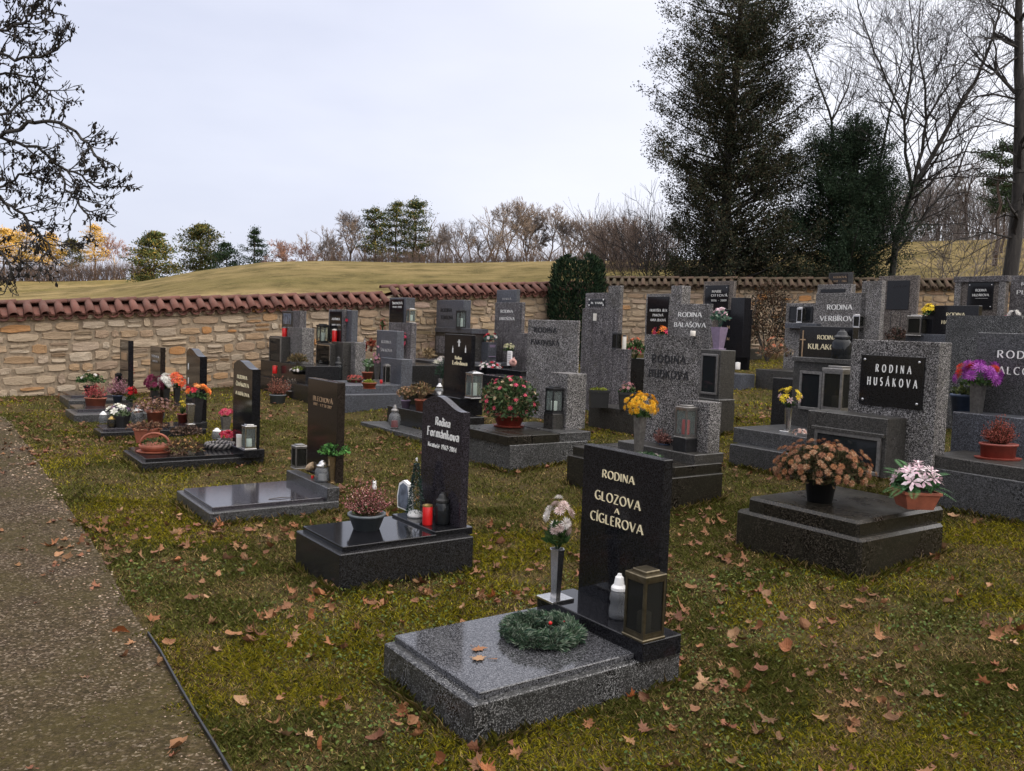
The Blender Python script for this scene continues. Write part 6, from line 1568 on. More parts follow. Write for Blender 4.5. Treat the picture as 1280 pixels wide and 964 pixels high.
P = gj.spot(806, 578, gj.zs); plant('evergreen_spray', 'flat evergreen spray with white blossoms lying on the step below the yellow mums', 'flowers', P, foliage=dict(n=260, size=.05, cols=[(.03, .07, .03), (.06, .11, .05)], rx=px_m(P, 24), rz=px_m(P, 8), z=.02, zmin=0), flowers=[dict(n=8, r=.03, cols=WHITE, style='rose', rx=px_m(P, 22), rz=px_m(P, 8), z=.02, zmin=.2)])
P = gj.wld(*gj.lan); lantern('weathered lantern holding a red candle against the wide rough stone', P, 25, 41, mat='dull_steel', gl='glass', cnd=('red_wax', .5), cnd_label='red candle inside the weathered lantern by the wide rough stone')
# middle back
P = at_ly(gk, 898, 437, gk.nb[2] + .1); h = px_m(P, 28); vase('brown metal vase on the niche block of the square-topped stone', P, px_m(P, 12), h, mat='purple_plastic', base=1.1)
plant('peony_bunch', 'pale pink and cream flowers with bluish green leaves above the brown metal vase', 'flowers', P + ZUP * h, foliage=dict(n=110, size=.06, cols=[(.05, .12, .09), (.08, .16, .10), (.2, .26, .2)], rx=px_m(P, 12), rz=px_m(P, 12), z=.1), flowers=[dict(n=9, r=px_m(P, 4), cols=PINKW, style='rose', rx=px_m(P, 8), rz=px_m(P, 9), z=px_m(P, 15), zmin=-.2)])
P = at_ly(gn, 826, 421, .25); plant('orange_lilies', 'orange and pink silk lilies in front of the light-framed black stone', 'flowers', P, foliage=dict(n=50, size=.06, cols=GREENS, rx=.12, rz=.06, z=.02), flowers=[dict(n=12, r=.07, cols=[ORG, ORG, PINKR], style='star', rx=px_m(P, 10), rz=px_m(P, 8), z=px_m(P, 6), zmin=-.4)])
P = at_ly(gj, 866, 420.2, gj.b[2] + .18); candle('small pale candle stub on top of the wide rough stone', P, px_m(P, 3.3), px_m(P, 7), 'cream', None)

P = at_z(930, 467, gl_.O[2] + .2)
P = at_ly(gl_, 922, 462, .12); candle('white glass candle low on the slim black upright', P, px_m(P, 3), px_m(P, 9), 'white_wax', 'white_plastic')
# Husakova
P = gH.spot(1024.5, 627, gH.zs); plant('bronze_mums', 'big dome of faded bronze mums in a black pot on the large stepped grave', 'flower pot', P, ('black_plastic', px_m(P, 20), px_m(P, 15), px_m(P, 36)),
      foliage=dict(zmin=-.45, n=2600, size=.035, cols=[(.05, .045, .02), (.09, .06, .035), (.035, .04, .018)], rx=px_m(P, 54), rz=px_m(P, 30), z=px_m(P, 8), mat='dry'),
      flowers=[dict(n=150, r=px_m(P, 5), cols=[[(.30, .12, .05), (.42, .20, .09)], [(.22, .09, .045), (.34, .16, .09)], [(.46, .30, .18), (.34, .15, .07)]], style='mum', rx=px_m(P, 60), rz=px_m(P, 36), z=px_m(P, 8), zmin=-.25, solo=True)])
P = gH.spot(1143, 634, gH.zs + .05); plant('lily_planter', 'terracotta planter of pale pink lilies with green fern fronds on the large stepped grave', 'flower pot', P, ('terracotta', px_m(P, 22), px_m(P, 16), px_m(P, 22), dict(shape='square')),
      foliage=dict(n=120, size=.07, cols=[(.05, .13, .05), (.09, .19, .08)], rx=px_m(P, 28), rz=px_m(P, 18), z=px_m(P, 6)),
      flowers=[dict(n=15, r=px_m(P, 12), cols=[(.74, .56, .60), (.80, .68, .70), (.64, .44, .50)], style='star', rx=px_m(P, 27), rz=px_m(P, 26), z=px_m(P, 7), zmin=.15, solo=True)])
fern = bpy.data.objects[[o.name for o in bpy.data.objects if o.name.startswith('lily_planter')][0]]
for k in range(15):
    a_ = k * 2.399; el = rng.uniform(-.15, 1.0); Lf = px_m(P, rng.uniform(38, 54)); T, C = [], []
    d0 = np.array([math.cos(a_), math.sin(a_), 0])
    tt = np.linspace(.12, 1, 24)
    mid = d0 * Lf * tt[:, None] * math.cos(el * .8) + np.stack([0 * tt, 0 * tt, px_m(P, 22) + Lf * (tt * (math.sin(el) + .35) - tt ** 2 * .55)], -1)
    sd = np.array([-d0[1], d0[0], 0])
    for i in range(23):
        for s_ in (-1, 1):
            ln = Lf * .17 * math.sin(math.pi * min(1, (1 - tt[i]) * 1.3 + .06)); w_ = Lf * .022
            e_ = mid[i] + sd * s_ * ln + (mid[i + 1] - mid[i]) * .8
            T.append([mid[i], mid[i] * .5 + e_ * .5 + (mid[i + 1] - mid[i]) / np.linalg.norm(mid[i + 1] - mid[i]) * w_ * .6, e_, mid[i] * .5 + e_ * .5 - (mid[i + 1] - mid[i]) / np.linalg.norm(mid[i + 1] - mid[i]) * w_ * .6])
            C.append(np.array([.07, .17, .06]) * rng.uniform(.6, 1.3))
    tri_cloud('fern_frond', np.array(T), np.array(C), M['leaf'], fern)
# Kulakova and around
P = at_ly(gK, 1046, 515.5, .80); lantern('large grey two-door glazed lantern beside the framed niche', P, 36, 58, mat='dull_steel', gl='smoke_glass', cnd=('white_wax', .3), cnd_label='short white candle inside the large grey lantern beside the framed niche')
P = at_ly(gK, 1051, 450, 1.0); jar_lantern('dark ornate urn lantern with a stepped lid before the name panel with the thin cross', P, px_m(P, 12), px_m(P, 38), gl='dark_glass', cap='dark_metal')
P = gK.spot(984, 540, gK.zs); h = px_m(P, 30); vase('slender clear glass vase with yellow flowers on the speckled slab', P, px_m(P, 9), h, mat='steel', n=10, flare=1.0)
plant('narcissus_bunch', 'yellow narcissus bunch in the slender glass vase', 'flowers', P + ZUP * h, foliage=dict(n=40, size=.06, cols=GREENS, rx=.05, rz=.08, z=.04, asp=.15), flowers=[dict(n=18, r=px_m(P, 4.4), cols=[LEMON, LEMON, [(.70, .5, .5)]], style='star', rx=px_m(P, 14), rz=px_m(P, 12), z=px_m(P, 14), zmin=-.4)])
P = gK.spot(1001, 545, gK.zs); plant('shell_flowers', 'small cluster of pink and white ceramic blooms on the speckled slab', 'flowers', P, flowers=[dict(n=16, r=px_m(P, 2.8), cols=[(.55, .30, .24), (.68, .62, .56), (.60, .42, .36)], style='rose', rx=px_m(P, 9), rz=px_m(P, 6), z=.02, zmin=0)])
P = at_ly(gV, 1001, 404, .78); lantern('slim lantern standing before the small niche of the stepped light stone', P, 10, 20, mat='steel', gl='smoke_glass')
P = at_ly(gV, 1072.5, 410, .78); lantern('white-framed lantern at the right foot of the stepped light stone', P, 12, 17, mat='steel', gl='smoke_glass')
P = at_ly(gV, 968, 449, .2); plant('dry_bouquet', 'dry stems with a few orange flowers on the low kerb left of the lettered panel', 'plant', P, foliage=dict(n=330, size=.10, cols=DRYS + [(.25, .2, .14), (.05, .06, .03)], rx=px_m(P, 24), rz=px_m(P, 16), z=.06, mat='dry', asp=.15, zmin=0), flowers=[dict(n=10, r=.05, cols=[(.60, .14, .05), (.45, .2, .12)], style='star', rx=px_m(P, 14), rz=px_m(P, 26), z=.05, zmin=.3)])
P = at_ly(gP, 1120, 427, .15); plant('dry_flower_pot', 'dark dried flower cushion at the foot of the grooved grey stone', 'plant', P, foliage=dict(n=260, size=.05, cols=[(.06, .035, .03), (.12, .07, .055), (.03, .03, .02)], rx=px_m(P, 14), rz=px_m(P, 13), z=.07, mat='dry', zmin=-.1))
P = at_ly(gA, 1146.5, 420, gA.yl + .06); t = lantern('pale photo-panel lantern left of the blue-black stone', P, 24, 26, mat='steel', gl='smoke_glass')
P = at_ly(gA, 1161, 420, gA.yl + .16); h = px_m(P, 24); vase('thin dark vase holding yellow flowers against the blue-black stone', P, px_m(P, 5), h, mat='dark_metal')
plant('yellow_bunch', 'lemon yellow flowers with fresh green leaves against the blue-black stone', 'flowers', P + ZUP * h, foliage=dict(n=60, size=.06, cols=[(.06, .13, .03), (.10, .18, .05)], rx=px_m(P, 9), rz=px_m(P, 7), z=.04), flowers=[dict(n=14, r=px_m(P, 3.6), cols=LEMON, style='rose', rx=px_m(P, 9), rz=px_m(P, 8), z=px_m(P, 7), zmin=-.2)])
P = at_ly(gE, 1267, 399, .42); plant('white_flower_tuft', 'white silk flower with a pink bow on top of the speckled blue-grey stone', 'flowers', P, flowers=[dict(n=5, r=px_m(P, 4), cols=[(.76, .74, .70)], style='mum', rx=px_m(P, 6), rz=px_m(P, 5), z=.05, zmin=0), dict(n=3, r=px_m(P, 3.4), cols=[(.45, .06, .14)], style='star', pts=[(-px_m(P, 10), 0, .03), (-px_m(P, 13), 0, .02), (-px_m(P, 8), 0, .02)])])
# right border
P = at_ly(gR, 1220, 520.5, gR.yp + .1); h = px_m(P, 42); vase('brushed square vase with purple and red mums on the blue-grey plinth block', P, px_m(P, 14), h, mat='dull_steel', flare=1.0, base=1.6)
plant('purple_red_mums', 'round bouquet of purple and red mums in the brushed square vase', 'flowers', P + ZUP * h, foliage=dict(n=110, size=.05, cols=GREENS, rx=px_m(P, 22), rz=px_m(P, 9), z=-.01), flowers=[dict(n=22, r=px_m(P, 9), cols=[PURP, [(.62, .06, .03), (.55, .03, .03), (.68, .12, .05)]], style='mum', rx=px_m(P, 25), rz=px_m(P, 17), z=px_m(P, 9), zmin=-.35, solo=True)])
P = at_ly(gE, 1203, 508, -.1) ; t = plant('grey_planter', 'dark grey planter with a pale rim left of the brushed square vase', 'flower pot', at_ly(gR, 1202, 519.5, gR.yp + .22), ('blue_plastic', px_m(P, 10.5), px_m(P, 8), px_m(P, 20)), foliage=dict(n=110, size=.05, cols=[(.10, .12, .04), (.05, .07, .03)], rx=px_m(P, 11), rz=px_m(P, 7), z=.02))
P = gR.spot(1247, 574, gR.zs); plant('heather_trough', 'oval reddish brown trough of rusty heather on the granite ledge at the right border', 'flower pot', P, ('brown_plastic', px_m(P, 17), px_m(P, 15), px_m(P, 20), dict(shape='oval', saucer=True)),
      heather=dict(n=210, rx=px_m(P, 21), h=px_m(P, 34), size=.014, k=11, gr=.25, cols=[(.26, .06, .045), (.34, .11, .08), (.18, .05, .04)], gcols=DRYS))
P = gR.spot(1223, 560, gR.zs); plant('tan_leaf_sprig', 'curled tan leaves beside the rusty heather trough', 'plant', P, foliage=dict(n=16, size=.07, cols=[(.45, .27, .12), (.52, .34, .18)], rx=px_m(P, 7), rz=px_m(P, 8), z=.03, mat='dry', asp=.8, stems=2))
P = gR.spot(1276, 565, gR.zs); jar_lantern('blue-grey glass lantern with a domed lid at the right border', P, px_m(P, 10), px_m(P, 48), gl='smoke_glass', cap='blue_plastic', inner='white_wax')
# ================================================================== TREES AND BUSHES
def tubes(segs, n=4):
    """segs: (k,8) rows p0(3) p1(3) r0 r1 -> vertices and quads of open n-sided tubes"""
    segs = np.asarray(segs, float)
    p0, p1, r0, r1 = segs[:, 0:3], segs[:, 3:6], segs[:, 6], segs[:, 7]
    t = p1 - p0; t /= np.linalg.norm(t, axis=1)[:, None] + 1e-9
    ref = np.where(np.abs(t[:, 2:3]) < .9, np.array([[0, 0, 1.0]]), np.array([[1.0, 0, 0]]))
    a = np.cross(t, ref); a /= np.linalg.norm(a, axis=1)[:, None] + 1e-9
    b_ = np.cross(a, t)
    ang = np.arange(n) * 2 * math.pi / n
    ring = a[:, None] * np.cos(ang)[None, :, None] + b_[:, None] * np.sin(ang)[None, :, None]
    V = np.concatenate([p0[:, None] + ring * r0[:, None, None], p1[:, None] + ring * r1[:, None, None]], 1)   # k, 2n, 3
    k = len(segs)
    i = np.arange(n); q = np.stack([i, n + i, n + (i + 1) % n, (i + 1) % n], -1)
    Fc = (np.arange(k) * 2 * n)[:, None, None] + q[None]
    return V.reshape(-1, 3), Fc.reshape(-1)
def tube_mesh(name, segs, mat, parent, n=4, col=None):
    V, fl = tubes(segs, n)
    C = None if col is None else np.tile(np.array(col, float), (len(V), 1))
    return big_mesh(name, V, fl, np.full(len(fl) // 4, 4), C, mat, parent, n > 4)
def grow(p, d, L, r, depth_, rng, out, spread=.5, kids=(2, 3), shrink=.72, wob=.12, up=.08, rmin=.004, step=4, level=0, rs=.62):
    """recursive branching; out[level] collects segments"""
    pts = [np.array(p, float)]
    dd = np.array(d, float); dd /= np.linalg.norm(dd)
    for i in range(step):
        dd = dd + rng.normal(0, wob, 3) + np.array([0, 0, up]); dd /= np.linalg.norm(dd)
        q = pts[-1] + dd * L / step
        ra, rb = r * (1 - .35 * i / step), r * (1 - .35 * (i + 1) / step)
        out.setdefault(level, []).append((*pts[-1], *q, ra, rb))
        pts.append(q)
        if depth_ > 0 and i >= 1 and rng.random() < .55:
            a = rng.normal(0, 1, 3); a -= dd * (a @ dd); a /= np.linalg.norm(a)
            nd_ = dd * math.cos(spread * 1.3) + a * math.sin(spread * 1.3)
            grow(q, nd_, L * shrink * rng.uniform(.55, .9), max(rmin, rb * .55), depth_ - 1, rng, out, spread, kids, shrink, wob, up, rmin, step, level + 1, rs)
    if depth_ > 0:
        for k in range(int(rng.integers(kids[0], kids[1] + 1))):
            a = rng.normal(0, 1, 3); a -= dd * (a @ dd); a /= np.linalg.norm(a)
            s_ = spread * rng.uniform(.5, 1.2)
            grow(pts[-1], dd * math.cos(s_) + a * math.sin(s_), L * shrink * rng.uniform(.8, 1.1), max(rmin, r * rs), depth_ - 1, rng, out, spread, kids, shrink, wob, up, rmin, step, level + 1, rs)
    return out
def bark(name, ca, cb, scale=6):
    m, nt, b = material(name, 0.9)
    co = coords(nt); mp = nd(nt, 'ShaderNodeMapping'); mp.inputs['Scale'].default_value = (scale * 2, scale * 2, scale * .35); nt.links.new(co, mp.inputs[0])
    n = noise(nt, 1.0, 5, mp.outputs[0], .7)
    nt.links.new(ramp(nt, n, [(.35, ca), (.65, cb)]), b.inputs['Base Color']); bump(nt, b, n, .8, .03)
    return m
M['bark_dark'] = bark('dark_grey_bark', (.018, .016, .015), (.055, .048, .042))
M['bark_brown'] = bark('brown_bark', (.035, .022, .015), (.085, .055, .038))
M['bark_pale'] = bark('pale_birch_bark', (.14, .11, .09), (.42, .38, .34))
M['twig_grey'] = plain('grey_brown_twigs', (.15, .125, .115), .9)
M['twig_dark'] = plain('dark_twigs', (.022, .018, .016), .9)
M['twig_warm'] = plain('reddish_brown_twigs', (.105, .074, .060), .9)
M['twig_birch'] = plain('pinkish_birch_twigs', (.22, .12, .09), .9)

def base_at(px, Y, py=None):
    p = at_y(px, 400, Y); x = p[0]
    return np.array([x, Y, float(field_z(x, Y))])
def bare_tree(label, px, Y, ytop, seed, cat='tree', name='bare_tree', twig='twig_grey', bk='bark_brown', wide=.52, group='bare trees beyond the field', depth_=5, trunk=.20, lean=0.0, stems=1, rmin=None):
    rng = np.random.default_rng(seed)
    P = base_at(px, Y); H = solve_y(P, ZUP, ytop)
    t = thing(name, label, cat, P - ZUP * .2, 0, group)
    out = {}
    rm = (rmin or .36) * Y / F_PX * .5
    for s_ in range(stems):
        d = np.array([lean + rng.normal(0, .16) * (stems > 1) * 2, rng.normal(0, .1), 1.0])
        grow((rng.normal(0, .25) * (stems > 1), rng.normal(0, .25) * (stems > 1), 0), d, H * trunk, H * .016 + .02, depth_, rng, out, wide, (2, 3), .74, .09, .05, rm, 4)
    zmax = max(s[5] for l in out.values() for s in l)
    k = (H + .2) / zmax
    q_ = k * 1.12
    for l in out: out[l] = [tuple(np.array(s) * np.array([q_, q_, k, q_, q_, k, 1, 1])) for s in out[l]]
    tube_mesh('trunk', out[0] + out.get(1, []), M[bk], t, 6)
    tw = [s for l, v in out.items() if l >= 2 for s in v]
    o = tube_mesh('crown', tw, M[twig], t, 3); o['kind'] = 'stuff'
    return t
def pine(label, px, Y, ytop, wpx, seed, cols, group='pines beyond the field', crown0=.25, n=1500, leafy=1.0, name='pine_tree', tiers=12, round_=.6):
    """conifer with whorled limbs carrying clumps of needles"""
    rng = np.random.default_rng(seed)
    P = base_at(px, Y); H = solve_y(P, ZUP, ytop); W = px_m(P, wpx) / 2
    t = thing(name, label, 'tree', P - ZUP * .2, 0, group)
    tr = []; q = np.zeros(3)
    for i in range(8):
        e = np.array([rng.normal(0, .012) * H, rng.normal(0, .012) * H, H * (i + 1) / 8]); tr.append((*q, *e, H * .02 * (1 - i / 9), H * .02 * (1 - (i + 1) / 9))); q = e
    tube_mesh('trunk', tr, M['bark_brown'], t, 6)
    br, T, C = [], [], []
    for i in range(tiers):
        f = crown0 + (1 - crown0) * (i + rng.uniform(-.3, .3)) / tiers
        f = min(max(f, crown0 * .8), .97)
        prof = math.sin(math.pi * min(1, ((f - crown0) / (1 - crown0)) * .72 + .28)) ** round_
        for k in range(int(rng.integers(4, 7))):
            a = rng.uniform(0, 6.28); Lb = W * prof * rng.uniform(.55, 1.15)
            p0 = np.array([0, 0, H * f]); p1 = p0 + np.array([math.cos(a), math.sin(a), rng.uniform(.0, .45)]) * Lb
            br.append((*p0, *p1, H * .004, H * .0015))
            m_ = int(2.4 * n / tiers / 5 * leafy)
            u = rng.uniform(.35, 1.1, m_)
            cc = p0 + (p1 - p0) * u[:, None] + rng.normal(0, 1, (m_, 3)) * np.array([.20, .20, .085]) * W * (.5 + .35 * prof)
            T.append(quad_leaves(cc, rdir(m_, rng, -.1), W * .11, rng, .4)); C.append(pal(cols, m_, rng, .3) * rng.uniform(.75, 1.2))
    m_ = int(n * .1); cc = np.array([0, 0, H * .95]) + rng.normal(0, 1, (m_, 3)) * np.array([.12 * W, .12 * W, H * .03])
    T.append(quad_leaves(cc, rdir(m_, rng, 0), W * .11, rng, .4)); C.append(pal(cols, m_, rng, .3))
    tube_mesh('branches', br, M['bark_brown'], t, 3)['kind'] = 'stuff'
    o = tri_cloud('crown', np.concatenate(T), np.concatenate(C), M['needle'], t); o['kind'] = 'stuff'
    return t
PINE_C = [(.050, .070, .026), (.035, .055, .022), (.090, .095, .032), (.14, .115, .035)]  # yellower tones mixed in to stand for low sunlight on the needles
GOLD_X = 0
SPR_C = [(.022, .042, .020), (.032, .055, .026)]
GOLD_C = [(.42, .27, .06), (.50, .33, .09), (.30, .20, .05)]
# left far group beyond the low meadow
for i, (px, top, w, cols, lab) in enumerate((
        (6, 284, 46, GOLD_C, 'golden larch at the far left border behind the hanging branches'), (34, 280, 44, GOLD_C, 'second golden larch from the far left border'), (62, 290, 40, GOLD_C, 'golden yellow larch third in the far left row'),
        (90, 298, 38, [(.10, .085, .03), (.05, .06, .025)], 'dull olive pine in the far left row'), (118, 279, 34, GOLD_C, 'slim golden larch right of the dull olive pine'))):
    pine(lab, px, 128 + 4 * (i % 2), top, w, 40 + i, cols, crown0=.34, n=1500, round_=.9, name='larch_tree' if cols is GOLD_C else 'pine_tree', group='trees of the far left row')
bare_tree('pale pinkish birch at the right end of the far left row', 143, 130, 291, 51, twig='twig_birch', bk='bark_pale', group='trees of the far left row', depth_=5, name='birch_tree')
pine('dark spreading pine with a yellowish top standing alone at the dip of the meadow', 192, 95, 289, 62, 61, PINE_C, crown0=.06, n=3000, round_=.8)
pine('tall open pine with a sunlit right side on the left of the rise', 251, 84, 279, 58, 62, PINE_C + [(.09, .085, .03)], crown0=.25, n=2600)
pine('low dark spruce right beside the open sunlit pine', 281, 82, 301, 46, 63, SPR_C, crown0=.05, n=1900, name='spruce_tree', round_=.9)
pine('narrow dark pointed spruce next to the bare orange hornbeam', 317, 82, 282, 40, 64, SPR_C, crown0=.04, n=2200, name='spruce_tree', round_=1.2)
for j, (px, w) in enumerate(((466, 44), (492, 40), (516, 46))):
    pine(('left', 'middle', 'right')[j] + ' one of the three tall pines on the crest of the rise', px, 80 + j, (258, 250, 247)[j], w, 70 + j, PINE_C + SPR_C, crown0=.22, n=2600, name='pine_tree', group='three tall pines on the crest', round_=.45)
for i, (px, top, Y, kw, lab) in enumerate((
        (352, 296, 80, dict(twig='twig_birch', wide=.7), 'low orange-brown hornbeam on the crest beside the pointed spruce'), (375, 302, 82, dict(twig='twig_birch', wide=.7), 'second low orange-brown hornbeam on the crest'),
        (402, 290, 84, dict(), 'small thin bare tree left of the round bare lime tree'), (437, 261, 80, dict(twig='twig_grey', wide=.6, depth_=6), 'round-headed bare lime tree left of the three tall pines'),
        (545, 276, 82, dict(), 'bare tree just right of the three tall pines'), (566, 282, 84, dict(), 'slender bare tree second to the right of the three tall pines'), (588, 274, 80, dict(), 'thin bare tree midway between pines and the tall bare group'),
        (608, 285, 84, dict(), 'short bare tree before the tall bare group'), (634, 252, 80, dict(depth_=6), 'left tree of the tall bare group on the crest'), (657, 246, 82, dict(depth_=6, wide=.45), 'central and tallest tree of the tall bare group'), (682, 250, 81, dict(depth_=6), 'right tree of the tall bare group on the crest'),
        (706, 280, 84, dict(), 'small bare tree right of the tall bare group'), (724, 268, 80, dict(), 'medium bare tree above the clipped yew'), (748, 272, 82, dict(), 'crooked bare tree beyond the clipped yew'), (772, 264, 78, dict(twig='twig_warm'), 'reddish bare tree left of the huge dark conifer'), (796, 270, 74, dict(twig='twig_warm'), 'bushy reddish bare tree touching the huge dark conifer'))):
    bare_tree(lab, px, Y, top, 200 + i, **({'depth_': 5} | kw))
for i, px in enumerate((386, 418, 452, 531, 553, 577, 599, 621, 646, 669, 694, 715, 736, 760, 784)):
    bare_tree(['low grey', 'thin-twigged'][i % 2] + ' bare tree on the crest, ' + ('first second third fourth fifth sixth seventh eighth ninth tenth eleventh twelfth thirteenth fourteenth fifteenth'.split())[i] + ' from the left in the back row', px, 96 + 3 * (i % 3), 288 - 7 * (i % 4) - (8 if px > 600 else 0), 700 + i, group='back row of bare trees on the crest', depth_=4)
def brush(label, name, x0, x1, Y, h0, n, cols, seed, kind='stuff', thick=.016):
    """a thicket of thin upright twigs nobody could count"""
    rng = np.random.default_rng(seed)
    segs = []
    for _ in range(n):
        px = rng.uniform(x0, x1); P = base_at(px, Y + rng.uniform(-2, 2)); hh = h0 * rng.uniform(.4, 1.15)
        d = np.array([rng.normal(0, .3), rng.normal(0, .3), 1]); q = P + d * hh * .5; e = q + (d + rng.normal(0, .35, 3)) * hh * .5
        segs += [(*P, *q, thick, thick * .7), (*q, *e, thick * .7, thick * .35)]
        for _k in range(2): segs.append((*q, *(q + (d + rng.normal(0, .6, 3)) * hh * .3), thick * .6, thick * .3))
    o = tube_mesh(name, segs, cols, None, 3); o['kind'] = kind; o['label'] = label
    return o
brush('low dark reddish brush along the edge of the far left meadow', 'undergrowth', -60, 190, 126, 2.6, 1500, M['twig_warm'], 31, thick=.03)
brush('thin brown brush along the crest of the rise under the bare trees', 'undergrowth', 400, 800, 79, 1.9, 2400, M['twig_warm'], 32, thick=.018)
brush('brown leafless thicket on the slope at the right', 'undergrowth', 1085, 1400, 58, 4.5, 1300, M['twig_grey'], 33, thick=.018)
brush('purplish leafless scrub left of the huge dark conifer', 'undergrowth', 735, 840, 52, 3.2, 520, M['twig_warm'], 34, thick=.016)

# ---- the huge dark conifer and its smaller neighbour, just behind the wall
def spray_tree(label, px, Y, ytop, widths, seed, cols, n=26000, name='cypress_tree', size=.13, dens_edge=.75, limbs=150):
    """old scale-leaved conifer: ascending limbs, drooping sprays, ragged edge with gaps; widths: (height fraction, left px, right px)"""
    rng = np.random.default_rng(seed)
    P = base_at(px, Y); H = solve_y(P, ZUP, ytop)
    t = thing(name, label, 'tree', P - ZUP * .2, 0, 'dark evergreens behind the wall')
    tr = []; q = np.zeros(3)
    for i in range(10):
        e = np.array([.03 * H * (i + 1) / 10 + rng.normal(0, .04), rng.normal(0, .04), H * (i + 1) / 10]); tr.append((*q, *e, .20 * (1 - i / 11) + .02, .20 * (1 - (i + 1) / 11) + .02)); q = e
    tube_mesh('trunk', tr, M['bark_dark'], t, 8)
    mp_ = mpp(P)
    hf = [w[0] for w in widths]; wl_ = [w[1] * mp_ for w in widths]; wr_ = [w[2] * mp_ for w in widths]
    br, T, C = [], [], []
    per = n // limbs
    for k in range(limbs):
        f = .04 + .90 * rng.uniform(0, 1) ** 1.35
        a = rng.uniform(0, 6.28)
        side = np.interp(f + .05, hf, wr_) if math.cos(a) > 0 else np.interp(f + .05, hf, wl_)
        Lb = side * rng.uniform(.5, 1.06)
        base = np.array([.03 * H * f, 0, H * f])
        rise = rng.uniform(.25, .75)
        p1 = base + np.array([math.cos(a) * Lb * .6, math.sin(a) * Lb * .6, rise * Lb * .45]); p2 = base + np.array([math.cos(a) * Lb, math.sin(a) * Lb, rise * Lb * .9])
        br += [(*base, *p1, .035, .02), (*p1, *p2, .02, .006)]
        nc_ = max(4, int(per / 30 * (.35 + 1.3 * Lb / max(wl_))))
        tone = rng.uniform(.7, 1.25)
        for c_ in range(nc_):
            u = rng.uniform(.12, 1.08) ** .65
            c0 = (base + (p1 - base) * u / .6 if u < .6 else p1 + (p2 - p1) * (u - .6) / .4) + rng.normal(0, .11 + .05 * side, 3)
            m_ = 84
            ax = np.array([math.cos(a), math.sin(a), .9]) + rng.normal(0, .5, 3); ax /= np.linalg.norm(ax)
            cc = c0 + ax * rng.uniform(-.24, .30, (m_, 1)) + rng.normal(0, .075, (m_, 3))
            T.append(quad_leaves(cc, ax + rdir(m_, rng) * 1.1, size * .5, rng, .45)); C.append(pal(cols, m_, rng, .3) * tone * rng.uniform(.8, 1.2))
    tube_mesh('branches', br, M['bark_dark'], t, 4)['kind'] = 'stuff'
    o = tri_cloud('crown', np.concatenate(T), np.concatenate(C), M['needle'], t); o['kind'] = 'stuff'
    return t
CYP = [(.034, .042, .024), (.024, .032, .020), (.050, .050, .028), (.060, .046, .028)]
spray_tree('huge old dark conifer with a ragged open crown rising out of the picture', 893, 24.6, -70, [(0, 58, 112), (.12, 70, 126), (.35, 88, 118), (.5, 98, 112), (.62, 98, 106), (.83, 80, 92), (.93, 62, 70), (1, 42, 46)], 81, CYP, n=62000, limbs=300)
spray_tree('smaller dark green conifer to the right of the huge one', 1048, 23.8, 132, [(0, 90, 72), (.2, 100, 78), (.45, 92, 74), (.7, 72, 60), (.87, 48, 42), (.96, 24, 22), (1, 10, 10)], 82, [(.022, .040, .022), (.034, .052, .028), (.018, .03, .018)], n=72000, limbs=280, size=.10)
# ---- clipped yew before the wall
rng = np.random.default_rng(90)
P = ground(716, 470); P = np.array([1.45, 20.2, float(zg(1.45, 20.2))])
t = thing('yew_bush', 'dense dark green columnar yew bush standing at the corner of the wall', 'bush', P)
Hy = solve_y(P, ZUP, 316); Wy = px_m(P, 36)
m_ = MB(); m_.tube([(0, 0, -.1), (.02, 0, Hy * .4), (0, .02, Hy * .8)], [.07, .05, .02], 7); m_.build('trunk', M['bark_dark'], t)
n = 15000
th, f = rng.uniform(0, 6.28, n), rng.uniform(.02, 1, n)
colm = np.floor(th / 6.28 * 11)
top = 1 - .10 * rng.uniform(0, 1, 11)[colm.astype(int)]
rad = Wy * (.80 + .2 * np.sin(f * 3.0)) * (.86 + .14 * np.abs(np.sin(th * 5.5))) * np.where(f > .9, np.sqrt(np.maximum(0, 1 - ((f - .9) / .1) ** 2)) * .6 + .4, 1)
rr = rad * rng.uniform(.72, 1.03, n)
c = np.stack([rr * np.cos(th), rr * np.sin(th), f * Hy * top], -1)
dd = np.stack([np.cos(th) * .5, np.sin(th) * .5, .9 + 0 * th], -1) + rdir(n, rng) * .6
o = tri_cloud('foliage', quad_leaves(c, dd, .09, rng, .28), pal([(.014, .030, .016), (.022, .042, .020), (.010, .020, .012), (.04, .06, .028)], n, rng, .35), M['needle'], t); o['kind'] = 'stuff'

